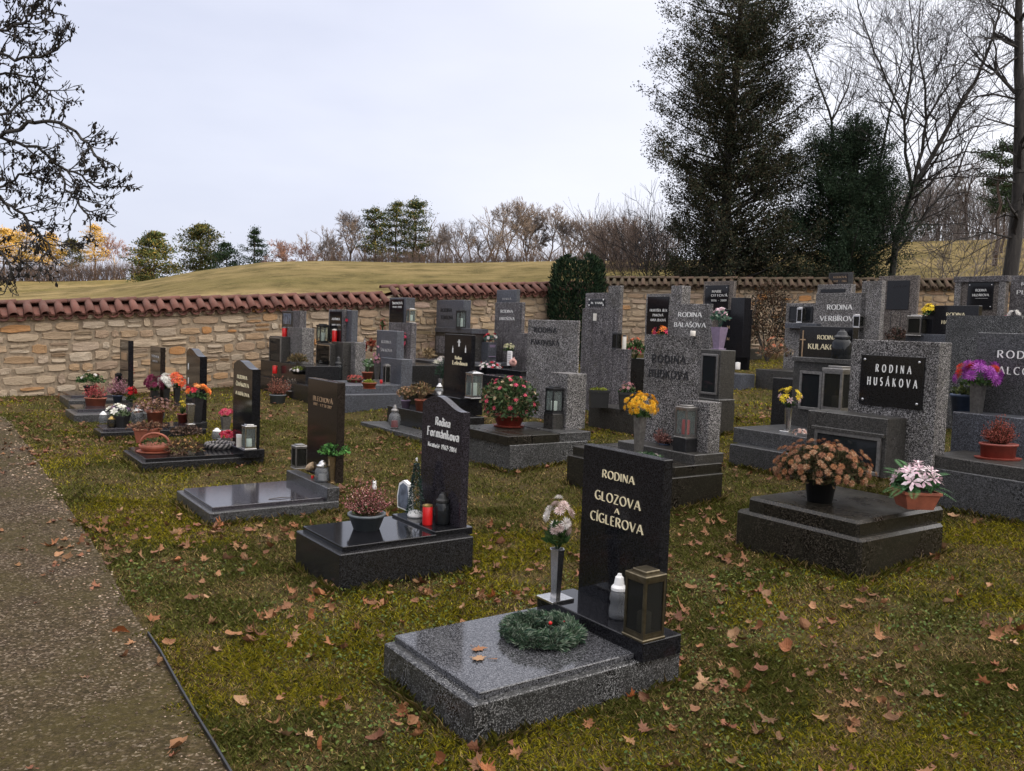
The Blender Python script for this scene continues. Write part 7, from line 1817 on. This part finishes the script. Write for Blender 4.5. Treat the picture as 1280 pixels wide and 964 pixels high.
# ---- many-stemmed bare tree behind the right wall
def stems_tree(label, base, lines, Y, seed, twig='twig_dark', bk='bark_dark', name='bare_tree', subs=9, sublen=.9, dep=3, r0=.085, group=None):
    """main stems follow the lines; finer branching is grown from them"""
    rng = np.random.default_rng(seed)
    P = np.asarray(base, float)
    t = thing(name, label, 'tree', P, 0, group)
    main, tw = [], {}
    for pts, r in lines:
        Q = np.array([np.asarray(p) - P for p in pts])
        # resample with a little wobble
        fine = []
        for i in range(len(Q) - 1):
            for k in range(4): fine.append(Q[i] + (Q[i + 1] - Q[i]) * k / 4 + rng.normal(0, .012, 3))
        fine.append(Q[-1]); fine = np.array(fine)
        rads = np.linspace(r, max(.008, r * .22), len(fine))
        for i in range(len(fine) - 1): main.append((*fine[i], *fine[i + 1], rads[i], rads[i + 1]))
        n_ = len(fine)
        for i in range(int(n_ * .18), n_):
            for k in range(int(rng.integers(1, 3))):
                if rng.random() > subs / 10: continue
                ax = fine[min(i + 1, n_ - 1)] - fine[max(i - 1, 0)]; ax /= np.linalg.norm(ax) + 1e-9
                a = rng.normal(0, 1, 3); a -= ax * (a @ ax); a /= np.linalg.norm(a)
                grow(fine[i], ax * .75 + a * .8, sublen * rng.uniform(.6, 1.2), max(.007, rads[i] * .5), dep, rng, tw, .55, (1, 2), .75, .12, .06, .0045, 4)
    tube_mesh('trunk', main, M[bk], t, 7)
    o = tube_mesh('crown', [s for v in tw.values() for s in v], M[twig], t, 3); o['kind'] = 'stuff'
    return t
Yt = 23.6
def pw(px, py, Y=Yt): return at_y(px, py, Y)
b0 = base_at(1103, Yt); b0[2] -= .1
stems_tree('leafless tree with several dark stems fanning out above the right wall', b0, [
    ([b0, pw(1122, 300), pw(1140, 236), pw(1166, 196), pw(1196, 138), pw(1222, 96, 23.9), pw(1240, 50, 24), pw(1262, -30, 24.2)], .095),
    ([pw(1141, 236), pw(1152, 190), pw(1158, 150), pw(1155, 100, 23.2), pw(1147, 60, 23.1), pw(1152, -30, 23)], .052),
    ([pw(1140, 236), pw(1132, 190, 23.4), pw(1131, 150, 23.2), pw(1118, 122, 23), pw(1100, 80, 22.8), pw(1076, 20, 22.6), pw(1066, -20, 22.5)], .045),
    ([pw(1131, 150, 23.2), pw(1136, 108, 23.4), pw(1142, 60, 23.7), pw(1136, 0, 24)], .04),
    ([pw(1158, 150), pw(1175, 120, 23.2), pw(1205, 80, 23), pw(1250, 40, 22.8)], .035),
    ([pw(1196, 138), pw(1225, 120, 24), pw(1262, 112, 24.2)], .03),
    ([pw(1118, 300), pw(1098, 210, 23.8), pw(1112, 140, 24), pw(1124, 100, 24.1), pw(1150, 60, 24.3)], .045),
    ([pw(1108, 330), pw(1150, 280, 23.9), pw(1195, 220, 24.2), pw(1215, 170, 24.4), pw(1240, 130, 24.6)], .045)], Yt, 301, subs=9, sublen=1.15, dep=3)
b1 = base_at(1040, 26); 
stems_tree('slender leafless tree behind the smaller conifer', b1, [([b1, pw(1042, 220, 26), pw(1040, 150, 26), pw(1022, 100, 26), pw(1004, 50, 26)], .06), ([pw(1040, 150, 26), pw(1060, 110, 26.2), pw(1068, 70, 26.3)], .035)], 26, 302, subs=8, sublen=.9, dep=3)
# big trunk at the right border
b2 = base_at(1274, 21.9); b2 = np.array([b2[0], 22.6, float(zg(b2[0], 20)) - .1])
tx = lambda py, o=0: at_y(1274 + o, py, 22.6)
stems_tree('thick straight dark trunk at the right border with thin drooping side branches', b2, [
    ([b2, tx(250), tx(120), tx(0), tx(-120)], .21), ([tx(30), at_y(1258, 12, 22.3), at_y(1235, 0, 22)], .045), ([tx(70), at_y(1240, 92, 22.2), at_y(1205, 78, 22), at_y(1160, 90, 21.8)], .03),
    ([tx(125), at_y(1246, 118, 22.6), at_y(1214, 122, 22.8), at_y(1180, 136, 23)], .03), ([tx(160), at_y(1240, 150, 22), at_y(1215, 140, 21.6)], .026), ([tx(60), at_y(1250, 50, 22.2), at_y(1215, 46, 21.8)], .028),
    ([tx(-20), at_y(1240, -16, 22), at_y(1200, 2, 21.8)], .035), ([tx(230), at_y(1238, 222, 22.3), at_y(1200, 218, 22.2)], .025), ([tx(300), at_y(1236, 290, 22.3), at_y(1196, 300, 22.2), at_y(1160, 318, 22)], .03)], 22.6, 303, subs=7, sublen=.9, dep=2)
for i, (px, py, w, Y, lab) in enumerate(((1238, 168, 62, 40, 'green pine foliage showing left of the thick trunk, the higher of two'), (1246, 226, 52, 44, 'lower rounder pine showing left of the thick trunk'))):
    pine(lab, px, Y, py, w, 400 + i, [(.035, .055, .028), (.05, .075, .035)], crown0=.62, n=1500, group='pines on the right slope', tiers=5, round_=.5)
for i, (px, top, Y, lab) in enumerate(((1128, 226, 60, 'grey bare tree on the right slope behind the fanning stems'), (1165, 205, 62, 'second grey bare tree on the right slope'), (1200, 190, 58, 'third grey bare tree on the right slope, near the pines'), (1232, 214, 63, 'bare tree on the right slope beside the thick trunk'), (1290, 180, 60, 'bare tree on the right slope past the border'), (1095, 250, 64, 'low bare tree on the right slope behind the smaller conifer'))):
    bare_tree(lab, px, Y, top, 500 + i, twig='twig_grey', depth_=4, group='bare trees on the right slope')
pine('dark narrow spruce among the bare trees on the right slope', 1190, 66, 215, 34, 420, SPR_C, crown0=.1, n=1600, name='spruce_tree', group='pines on the right slope')
# shrubs at the foot of the huge conifer, behind and before the wall
for i, (px, Y, top, wd, lab, tw) in enumerate(((838, 25.5, 255, .8, 'twiggy leafless shrub at the left foot of the huge conifer', 'twig_dark'), (815, 26.5, 285, .8, 'lower twiggy shrub left of the huge conifer', 'twig_dark'), (930, 25, 290, .8, 'brown twiggy shrub right of the huge trunk', 'twig_dark'), (1180, 26, 290, .9, 'arching leafless shrub behind the wall gap', 'twig_grey'), (1225, 25.4, 280, .9, 'arching leafless shrub left of the thick trunk', 'twig_grey'))):
    rng = np.random.default_rng(600 + i); P = base_at(px, Y); H = solve_y(P, ZUP, top)
    t = thing('shrub', lab, 'shrub', P - ZUP * .1, 0, 'leafless shrubs behind the wall'); out = {}
    for k in range(9): grow((rng.normal(0, .15), rng.normal(0, .15), 0), (rng.normal(0, .55), rng.normal(0, .45), 1), H * .55, .022, 3, rng, out, wd * .7, (2, 3), .62, .12, .0, .005, 4)
    tube_mesh('stems', out[0], M['bark_dark'], t, 5); o = tube_mesh('twigs', [s for l, v in out.items() if l for s in v], M[tw], t, 3); o['kind'] = 'stuff'
rng = np.random.default_rng(77)
for i, (px, py, hp, wp, lab) in enumerate(((958, 452, 100, 26, 'dull reddish-brown bush in front of the shaded wall'), (985, 440, 80, 24, 'dark bush between the reddish bush and the stepped light stone'), (938, 440, 66, 14, 'thin dark bush left of the reddish bush'))):
    P = ground(px, py); P = P + 0
    t = thing('shrub', lab, 'shrub', P, 0, 'bushes before the shaded wall'); h = px_m(P, hp); w = px_m(P, wp)
    out = {}
    for k in range(8): grow((0, 0, 0), (rng.normal(0, .35), rng.normal(0, .3), 1), h * .5, .016, 2, rng, out, .5, (2, 2), .6, .1, .02, .005, 4)
    tube_mesh('stems', [s for v in out.values() for s in v], M['bark_dark'], t, 4)
    n = 2600; d = rdir(n, rng, -.6); c = d * np.array([w, w, h * .5]) * rng.uniform(.3, 1, (n, 1)) ** .6 + [0, 0, h * .52]
    o = tri_cloud('foliage', quad_leaves(c, d + rdir(n, rng), .06, rng, .5), pal([[(.07, .035, .018), (.05, .03, .018), (.03, .028, .014)], [(.02, .026, .014), (.035, .03, .016)], [(.02, .024, .014)]][i], n, rng, .35), M['leaf'], t); o['kind'] = 'stuff'

# ---- alder at the left, its trunk outside the view; hanging branches with cones and catkins
Ya = 7.2
rng = np.random.default_rng(9)
la = lambda px, py, Y=Ya: at_y(px, py, Y)
bx = la(-190, 500); b3 = np.array([bx[0], Ya, float(zg(bx[0], Ya)) - .1])
lines = [([b3, la(-185, 380), la(-170, 240), la(-160, 60), la(-150, -200)], .16),
         ([la(-165, 190), la(-70, 178), la(0, 168), la(45, 152, 7.1), la(80, 156, 7.0), la(104, 174, 6.95), la(126, 200, 6.9)], .022),
         ([la(-60, 176), la(0, 172), la(45, 182, 7.3), la(75, 208, 7.4), la(100, 220, 7.5), la(124, 236, 7.5)], .015),
         ([la(75, 208, 7.4), la(82, 236, 7.4), la(100, 256, 7.4), la(112, 272, 7.4)], .010),
         ([la(-170, 250), la(-60, 236), la(0, 246), la(28, 268, 7.3), la(48, 292, 7.3), la(62, 312, 7.3)], .017),
         ([la(-160, 90), la(-60, 72), la(0, 72, 7.4), la(42, 72, 7.4), la(72, 62, 7.4)], .018), ([la(-150, 20), la(-40, 40, 7), la(0, 38, 7), la(28, 28, 7), la(44, 8, 7)], .014),
         ([la(-60, 100), la(0, 92, 7.6), la(40, 96, 7.6)], .012), ([la(-20, 165), la(20, 130, 7.5), la(50, 112, 7.5), la(62, 118, 7.5)], .012),
         ([la(-170, 300), la(-60, 292), la(-10, 306), la(10, 330), la(14, 350)], .016), ([la(-40, 246), la(0, 232, 7.6), la(34, 214, 7.6), la(60, 228, 7.6)], .012)]
t = stems_tree('alder with dark cone-hung branches reaching into the view from the left', b3, lines, Ya, 304, name='alder_tree', subs=8, sublen=.15, dep=2, twig='twig_dark')
crown = [o for o in t.children if o.name.startswith('crown')][0]
co_ = np.zeros(len(crown.data.vertices) * 3); crown.data.vertices.foreach_get('co', co_); co_ = co_.reshape(-1, 3)
tips = co_[rng.integers(len(co_), size=1350)]
n = len(tips)
T = quad_leaves(tips, np.array([0, 0, -1.0]) + rdir(n, rng) * .55, .036, rng, .5); T2 = quad_leaves(tips + rng.normal(0, .02, (n, 3)), np.array([0, 0, -1.0]) + rdir(n, rng) * .9, .036, rng, .5)
o = tri_cloud('leaves', np.concatenate([T, T2]), pal([(.020, .018, .014), (.032, .026, .018), (.014, .013, .012)], 2 * n, rng, .3), M['dry'], t); o['kind'] = 'stuff'
m_ = MB()
for p in tips[:450]:
    m_.lathe([(.001, -.034), (.008, -.026), (.010, -.014), (.006, -.002), (.001, 0)], 5, *(p - [0, 0, .004]), cap=False)
o = m_.build('cones', M['twig_dark'], t); o['kind'] = 'stuff'
# ================================================================== GRASS, LEAVES, PEBBLES
rng = np.random.default_rng(21)
FT = [np.array(f) for f in FOOT]
def in_foot(P, grow_=0.0):
    ins = np.zeros(len(P), bool)
    for q in FT:
        c = q.mean(0); k = np.ones(len(P), bool)
        near = np.hypot(*(P - c).T) < 4
        for a, b_ in zip(q, np.roll(q, -1, 0)):
            k &= ((b_[0] - a[0]) * (P[:, 1] - a[1]) - (b_[1] - a[1]) * (P[:, 0] - a[0])) > grow_ * np.hypot(*(b_ - a))
        ins |= k & near
    return ins
def foot_orient():
    for i, q in enumerate(FT):
        ar = sum(a[0] * b_[1] - b_[0] * a[1] for a, b_ in zip(q, np.roll(q, -1, 0)))
        if ar < 0: FT[i] = q[::-1]
foot_orient()
def in_view(P, marg=.12, extra=.5):
    r = P[:, 0] / np.maximum(P[:, 1], .3)
    return (P[:, 1] > 1.9) & (np.abs(P[:, 0]) < P[:, 1] * (.6 + marg) + extra)
def wall_side(P): return (-P[:, 0] * VX[0] - P[:, 1] * VX[1] < WALL_B - .06) & (P[:, 1] < 20.6)
def scatter(n, y0, y1):
    Y = np.sqrt(rng.uniform(y0 ** 2, y1 ** 2, n)); X = rng.uniform(-1, 1, n) * (Y * .74 + 1.5)
    P = np.stack([X, Y], -1)
    return P
def vnoise(P, s, seed):
    """smooth value noise for patches of moss, thatch and bare soil"""
    r = np.random.default_rng(seed); G = r.uniform(0, 1, (64, 64)); q = P * s + 100
    i = np.floor(q).astype(int); f = q - i; f = f * f * (3 - 2 * f)
    g = lambda a, b_: G[a % 64, b_ % 64]
    return (g(i[:, 0], i[:, 1]) * (1 - f[:, 0]) + g(i[:, 0] + 1, i[:, 1]) * f[:, 0]) * (1 - f[:, 1]) + (g(i[:, 0], i[:, 1] + 1) * (1 - f[:, 0]) + g(i[:, 0] + 1, i[:, 1] + 1) * f[:, 0]) * f[:, 1]
Ts, Cs = [], []
for n, y0, y1, hgt, wid in ((280000, 1.7, 4.2, .028, .0026), (245000, 4.2, 7.2, .031, .0034), (200000, 7.2, 12, .032, .0048), (100000, 12, 20.5, .040, .0085)):
    P = scatter(n, y0, y1)
    m1, m2, m3 = vnoise(P, 1.3, 1), vnoise(P, 4.1, 2), vnoise(P, 11, 3)
    ed = edge_side(P)
    keep = (ed > .02 - .16 * m3 * m2) & wall_side(P) & ~in_foot(P) & (m2 * .6 + m3 * .4 > rng.uniform(.05, .34, n))
    P, m1, m2, m3 = P[keep], m1[keep], m2[keep], m3[keep]; k = len(P)
    z = zg(P[:, 0], P[:, 1])
    a = rng.uniform(0, 2 * math.pi, k)
    lean = rng.uniform(.15, 1.15, k)
    L = hgt * rng.uniform(.45, 1.35, k) * (.7 + .7 * m2)
    d = np.stack([np.cos(a) * lean, np.sin(a) * lean, np.ones(k)], -1); d /= np.linalg.norm(d, axis=1)[:, None]
    s_ = np.stack([-np.sin(a), np.cos(a), 0 * a], -1) * (wid * rng.uniform(.6, 1.4, k) * .5)[:, None]
    b_ = np.stack([P[:, 0], P[:, 1], z - .004], -1)
    mid = b_ + d * (L * .55)[:, None]
    tip = b_ + d * L[:, None] + np.stack([np.cos(a), np.sin(a), -.5 + 0 * a], -1) * (L * .28)[:, None]
    Ts.append(np.stack([b_ - s_, b_ + s_, mid + s_ * .8, tip, mid - s_ * .8], 1))
    green = np.array([.128, .134, .032]); moss = np.array([.30, .26, .022]); straw = np.array([.36, .26, .115]); brown = np.array([.115, .070, .034])
    u = rng.uniform(0, 1, k)
    wm, wsr = np.clip((m1 - .42) * 3.2, 0, 1), np.clip((.62 - m2) * 1.5, .12, .75)
    col = np.where((u < wsr)[:, None], np.where((rng.uniform(0, 1, k) < .55)[:, None], straw, brown), np.where((rng.uniform(0, 1, k) < wm * .75)[:, None], moss, green))
    Cs.append(np.clip(col * rng.uniform(.45, 1.85, (k, 1)), 0, 1))
# longer uncut blades left standing against the kerbs
for q in FT:
    for a_, b2 in zip(q, np.roll(q, -1, 0)):
        Le = np.hypot(*(b2 - a_)); k = int(Le * 330)
        if (a_ + b2)[1] / 2 > 11 or k < 2: continue
        u = (b2 - a_) / Le; out = np.array([u[1], -u[0]])
        P = a_ + u * rng.uniform(0, Le, (k, 1)) + out * np.abs(rng.normal(.004, .022, (k, 1)))
        ok = vnoise(P, 5.0, 31) > rng.uniform(.2, .7, k); P = P[ok]; k = len(P)
        if k < 2 : continue
        L = rng.uniform(.03, .085, k); a = rng.uniform(0, 6.28, k); d = np.stack([np.cos(a) * .35 + out[0] * .3, np.sin(a) * .35 + out[1] * .3, np.ones(k)], -1)
        s_ = np.stack([-np.sin(a), np.cos(a), 0 * a], -1) * (rng.uniform(.0014, .0026, k) * np.clip(P[:, 1] / 4, 1, 2.5))[:, None]
        b_ = np.column_stack([P, zg(P[:, 0], P[:, 1]) - .01]); mid = b_ + d * (L * .55)[:, None]; tip = b_ + d * L[:, None] + np.stack([np.cos(a), np.sin(a), -.3 + 0 * a], -1) * (L * .3)[:, None]
        Ts.append(np.stack([b_ - s_, b_ + s_, mid + s_ * .8, tip, mid - s_ * .8], 1))
        Cs.append(pal([(.12, .125, .03), (.20, .19, .03), (.34, .25, .11), (.10, .085, .03)], k, rng, .4))
o = tri_cloud('grass', np.concatenate(Ts), np.concatenate(Cs), M['blade']); o['kind'] = 'stuff'; o['label'] = 'short mossy autumn turf with straw and soil showing through'
# small round clover and weed leaves in the near turf
P = scatter(36000, 1.7, 5.5); m2 = vnoise(P, 2.2, 8)
P = P[(edge_side(P) > .02) & ~in_foot(P) & (m2 > rng.uniform(.35, .75, len(P)))]; k = len(P)
c = np.stack([P[:, 0], P[:, 1], zg(P[:, 0], P[:, 1]) + rng.uniform(.006, .03, k)], -1)
a = rng.uniform(0, 6.28, k); R_ = rng.uniform(.004, .0085, k)
tl = rng.normal(0, .35, (k, 2))
ring = []
for j in range(6):
    x, y = R_ * np.cos(a + j * 1.047), R_ * np.sin(a + j * 1.047); ring.append(c + np.stack([x, y, x * tl[:, 0] + y * tl[:, 1]], -1))
o = tri_cloud('clover', np.stack(ring, 1), pal([(.060, .095, .018), (.085, .115, .022), (.12, .13, .025), (.045, .065, .015)], k, rng, .3), M['leaf']); o['kind'] = 'stuff'; o['label'] = 'small round weed and clover leaves in the near turf'
# pebbles on the path and along its pale edge
P = scatter(90000, 1.9, 13); ed = edge_side(P)
dens = np.where(ed > -.42, .9, .30) * np.clip(5.5 / P[:, 1], .35, 1.3)
k_ = (ed < .01) & (rng.uniform(0, 1, len(P)) < dens); P, ed = P[k_], ed[k_]; k = len(P)
R_ = rng.uniform(.0035, .0085, k) * np.clip(P[:, 1] / 4.5, .75, 1.8) * np.where(rng.uniform(0, 1, k) < .05, 1.7, 1)
c = np.stack([P[:, 0], P[:, 1], zg(P[:, 0], P[:, 1]) + .014 + R_ * .25], -1)
oct_ = np.array([[1, 0, 0], [-1, 0, 0], [0, 1, 0], [0, -1, 0], [0, 0, .7], [0, 0, -.7]], float); of = np.array([(0, 2, 4), (2, 1, 4), (1, 3, 4), (3, 0, 4)])
a = rng.uniform(0, 6.28, k); sc_ = rng.uniform(.6, 1.3, (k, 1, 3)) * R_[:, None, None]
V = oct_[None] * sc_; V = np.stack([V[..., 0] * np.cos(a)[:, None] - V[..., 1] * np.sin(a)[:, None], V[..., 0] * np.sin(a)[:, None] + V[..., 1] * np.cos(a)[:, None], V[..., 2]], -1) + c[:, None]
Tr = V[:, of].reshape(-1, 3, 3)
col = pal([(.11, .074, .045), (.07, .048, .028), (.20, .15, .11), (.05, .033, .019), (.15, .105, .07)], k, rng, .35) * np.where(ed > -.32 + .2 * vnoise(P, 2.0, 12), 1.7, .85)[:, None]
o = tri_cloud('gravel', Tr, np.clip(np.repeat(col, 4, 0), 0, 1), by_attr('path_pebbles', .8)); o['kind'] = 'stuff'; o['label'] = 'loose brown and pale pebbles on the path'

# ---- fallen maple leaves
m, nt, b = material('dead_maple_leaf', .65, .25)
oi = nd(nt, 'ShaderNodeObjectInfo'); co = coords(nt); av = nd(nt, 'ShaderNodeAttribute', attribute_name='Col')
c = ramp(nt, oi.outputs['Random'], [(0, (.20, .070, .024)), (.25, (.29, .145, .066)), (.5, (.11, .042, .019)), (.75, (.37, .225, .12)), (1, (.27, .080, .020))])
n1 = noise(nt, 30, 4, co, .65); c = mixc(nt, ramp(nt, n1, [(.4, (0, 0, 0)), (.75, (.6,) * 3)]), c, (.09, .04, .025))
c = mixc(nt, 1.0, c, av.outputs['Color'], 'MULTIPLY'); nt.links.new(c, b.inputs['Base Color']); bump(nt, b, n1, .3, .004)
M['maple'] = m
OUT = [(0, -.30), (.10, -.16), (.34, -.26), (.32, -.06), (.56, .02), (.42, .12), (.50, .34), (.28, .26), (.22, .36), (.12, .28), (0, .62)]
OUT = OUT + [(-x, y) for x, y in OUT[-2:0:-1]]
def leaf_mesh(seed):
    r = np.random.default_rng(seed); m_ = MB()
    pts = np.array(OUT) * r.uniform(.75, 1.1, (len(OUT), 1))
    if seed % 3 == 1: pts = np.array([(.30 * math.sin(t) * (1 + .25 * math.sin(3 * t)), -.5 * math.cos(t) + .1) for t in np.linspace(0, 2 * math.pi, 21)[:-1]]) * r.uniform(.85, 1.1, (20, 1))
    if seed % 3 == 2: pts = pts * np.array([.8, 1]) * r.uniform(.8, 1.05, (len(pts), 1)); pts[pts[:, 0] > .2] *= r.uniform(.6, .9)
    curl, tw_, fold = r.uniform(.3, 2.0), r.normal(0, .8), r.uniform(0, 1.1)
    def z(x, y): return curl * (x * x * r.uniform(.8, 1.2) + .6 * (y - .1) ** 2) + tw_ * x * y + fold * abs(x) * .35
    V = [(x, y, z(x, y)) for x, y in pts] + [(x * .5, (y - .0) * .5, z(x * .5, y * .5) + r.normal(0, .015)) for x, y in pts] + [(0, .0, 0)]
    n = len(pts); C = np.ones((len(V), 3))
    Fc = [(i, (i + 1) % n, n + (i + 1) % n, n + i) for i in range(n)] + [(n + i, n + (i + 1) % n, 2 * n) for i in range(n)]
    C[n:2 * n] = 1.1
    m_.add(V, Fc, C)
    m_.add([(-.008, -.28, z(0, -.28)), (.008, -.28, z(0, -.28)), (.006 + r.normal(0, .1), -.72, .06), (r.normal(0, .1) - .006, -.72, .06)], [(0, 1, 2, 3)], (.6, .5, .5))
    me = m_.mesh('fallen_leaf', False); me.materials.append(M['maple']); return me, m_
LEAF = [leaf_mesh(i) for i in range(9)]
def leaf_at(P, size, tilt=.35, label='dead brown maple leaf lying on the ground among the graves', group='fallen maple leaves on the ground', zoff=.016):
    o = bpy.data.objects.new('fallen_leaf', LEAF[int(rng.integers(9))][0]); COL.objects.link(o)
    o.location = (P[0], P[1], P[2] + zoff); o.scale = (size,) * 3
    o.rotation_euler = (rng.normal(0, tilt), rng.normal(0, tilt), rng.uniform(0, 6.28))
    return tag(o, label, 'leaf', group)
cand = []
# where the photograph shows them thickest: round the near kerbs, along the path edge, the left lawn
hot = [(530, 905, 46, 26, 16), (575, 955, 40, 14, 7), (790, 878, 40, 14, 6), (755, 905, 25, 14, 4), (400, 745, 46, 20, 16), (520, 740, 60, 20, 10), (230, 650, 60, 24, 22), (330, 680, 70, 20, 16), (150, 600, 50, 14, 10), (250, 700, 80, 24, 22), (300, 770, 80, 40, 22),
       (450, 800, 80, 40, 20), (640, 745, 50, 20, 8), (1100, 715, 60, 14, 8), (900, 850, 40, 10, 6), (960, 850, 60, 16, 5), (1150, 760, 80, 20, 12), (1230, 800, 50, 20, 6), (1100, 900, 80, 40, 7), (1220, 945, 20, 10, 2), (960, 650, 60, 20, 8), (900, 660, 30, 20, 6), (100, 680, 40, 40, 10), (60, 600, 30, 40, 10), (180, 850, 30, 50, 5), (200, 560, 50, 12, 8), (350, 510, 30, 10, 6), (560, 540, 30, 10, 4), (1000, 760, 90, 30, 8), (330, 900, 60, 40, 8), (440, 610, 40, 14, 5), (640, 620, 50, 14, 5), (690, 880, 30, 10, 4)]
for x, y, sx, sy, n in hot:
    for _ in range(n):
        px, py = rng.normal(x, sx * .6), rng.normal(y, sy * .6)
        if 545 < py < 990 and -30 < px < 1310: cand.append(ground(px, py))
cand = np.array(cand); ok = ~in_foot(cand[:, :2], -.03)
cand = cand[ok]
ex = scatter(420, 2.3, 9.5); ex = ex[(edge_side(ex) > -.5) & ~in_foot(ex, -.03)]
cand = np.vstack([cand[rng.permutation(len(cand))[:190]], np.column_stack([ex, zg(ex[:, 0], ex[:, 1])])])
cand = cand[np.argsort(cand[:, 1])][:292]
for p in cand: leaf_at(p, rng.uniform(.05, .095) * min(1.25, .85 + p[1] * .04), .55)
# the many small far ones together
m_ = MB()
P = scatter(13000, 2.2, 17); m1 = vnoise(P, .8, 5); P = P[wall_side(P) & ~in_foot(P, -.02) & (edge_side(P) > -.9) & (m1 > rng.uniform(.35, .8, len(P)))]
for p in P:
    k = int(rng.integers(9)); V = np.concatenate(LEAF[k][1].v) * rng.uniform(.03, .085); a = rng.uniform(0, 6.28); ca, sa = math.cos(a), math.sin(a)
    V = np.stack([V[:, 0] * ca - V[:, 1] * sa, V[:, 0] * sa + V[:, 1] * ca, V[:, 2] + V[:, 0] * rng.normal(0, .3)], -1) + [p[0], p[1], float(zg(*p)) + .02]
    m_.add(V, LEAF[k][1].f, np.tile(rng.uniform(.55, 1.3) * np.array([1, rng.uniform(.85, 1.15), 1]), (len(V), 1)))
o = m_.build('leaf_litter', M['maple']); o['kind'] = 'stuff'; o['label'] = 'small scattered dead leaves over the whole lawn'
P = g1.spot(597, 812, g1.zs); leaf_at(P, .075, .02, 'small tan leaf lying flat on the nearest slab close to the wreath', None, .004)
P = g1.spot(600, 824, g1.zs); leaf_at(P, .10, .05, 'larger pale brown leaf with a long stalk on the nearest polished slab', None, .004)
for o in bpy.data.objects:
    if o.name.startswith('fallen_leaf') and 'slab' in o.get('label', ''): o.scale = (o.scale[0], o.scale[1], o.scale[2] * .12)
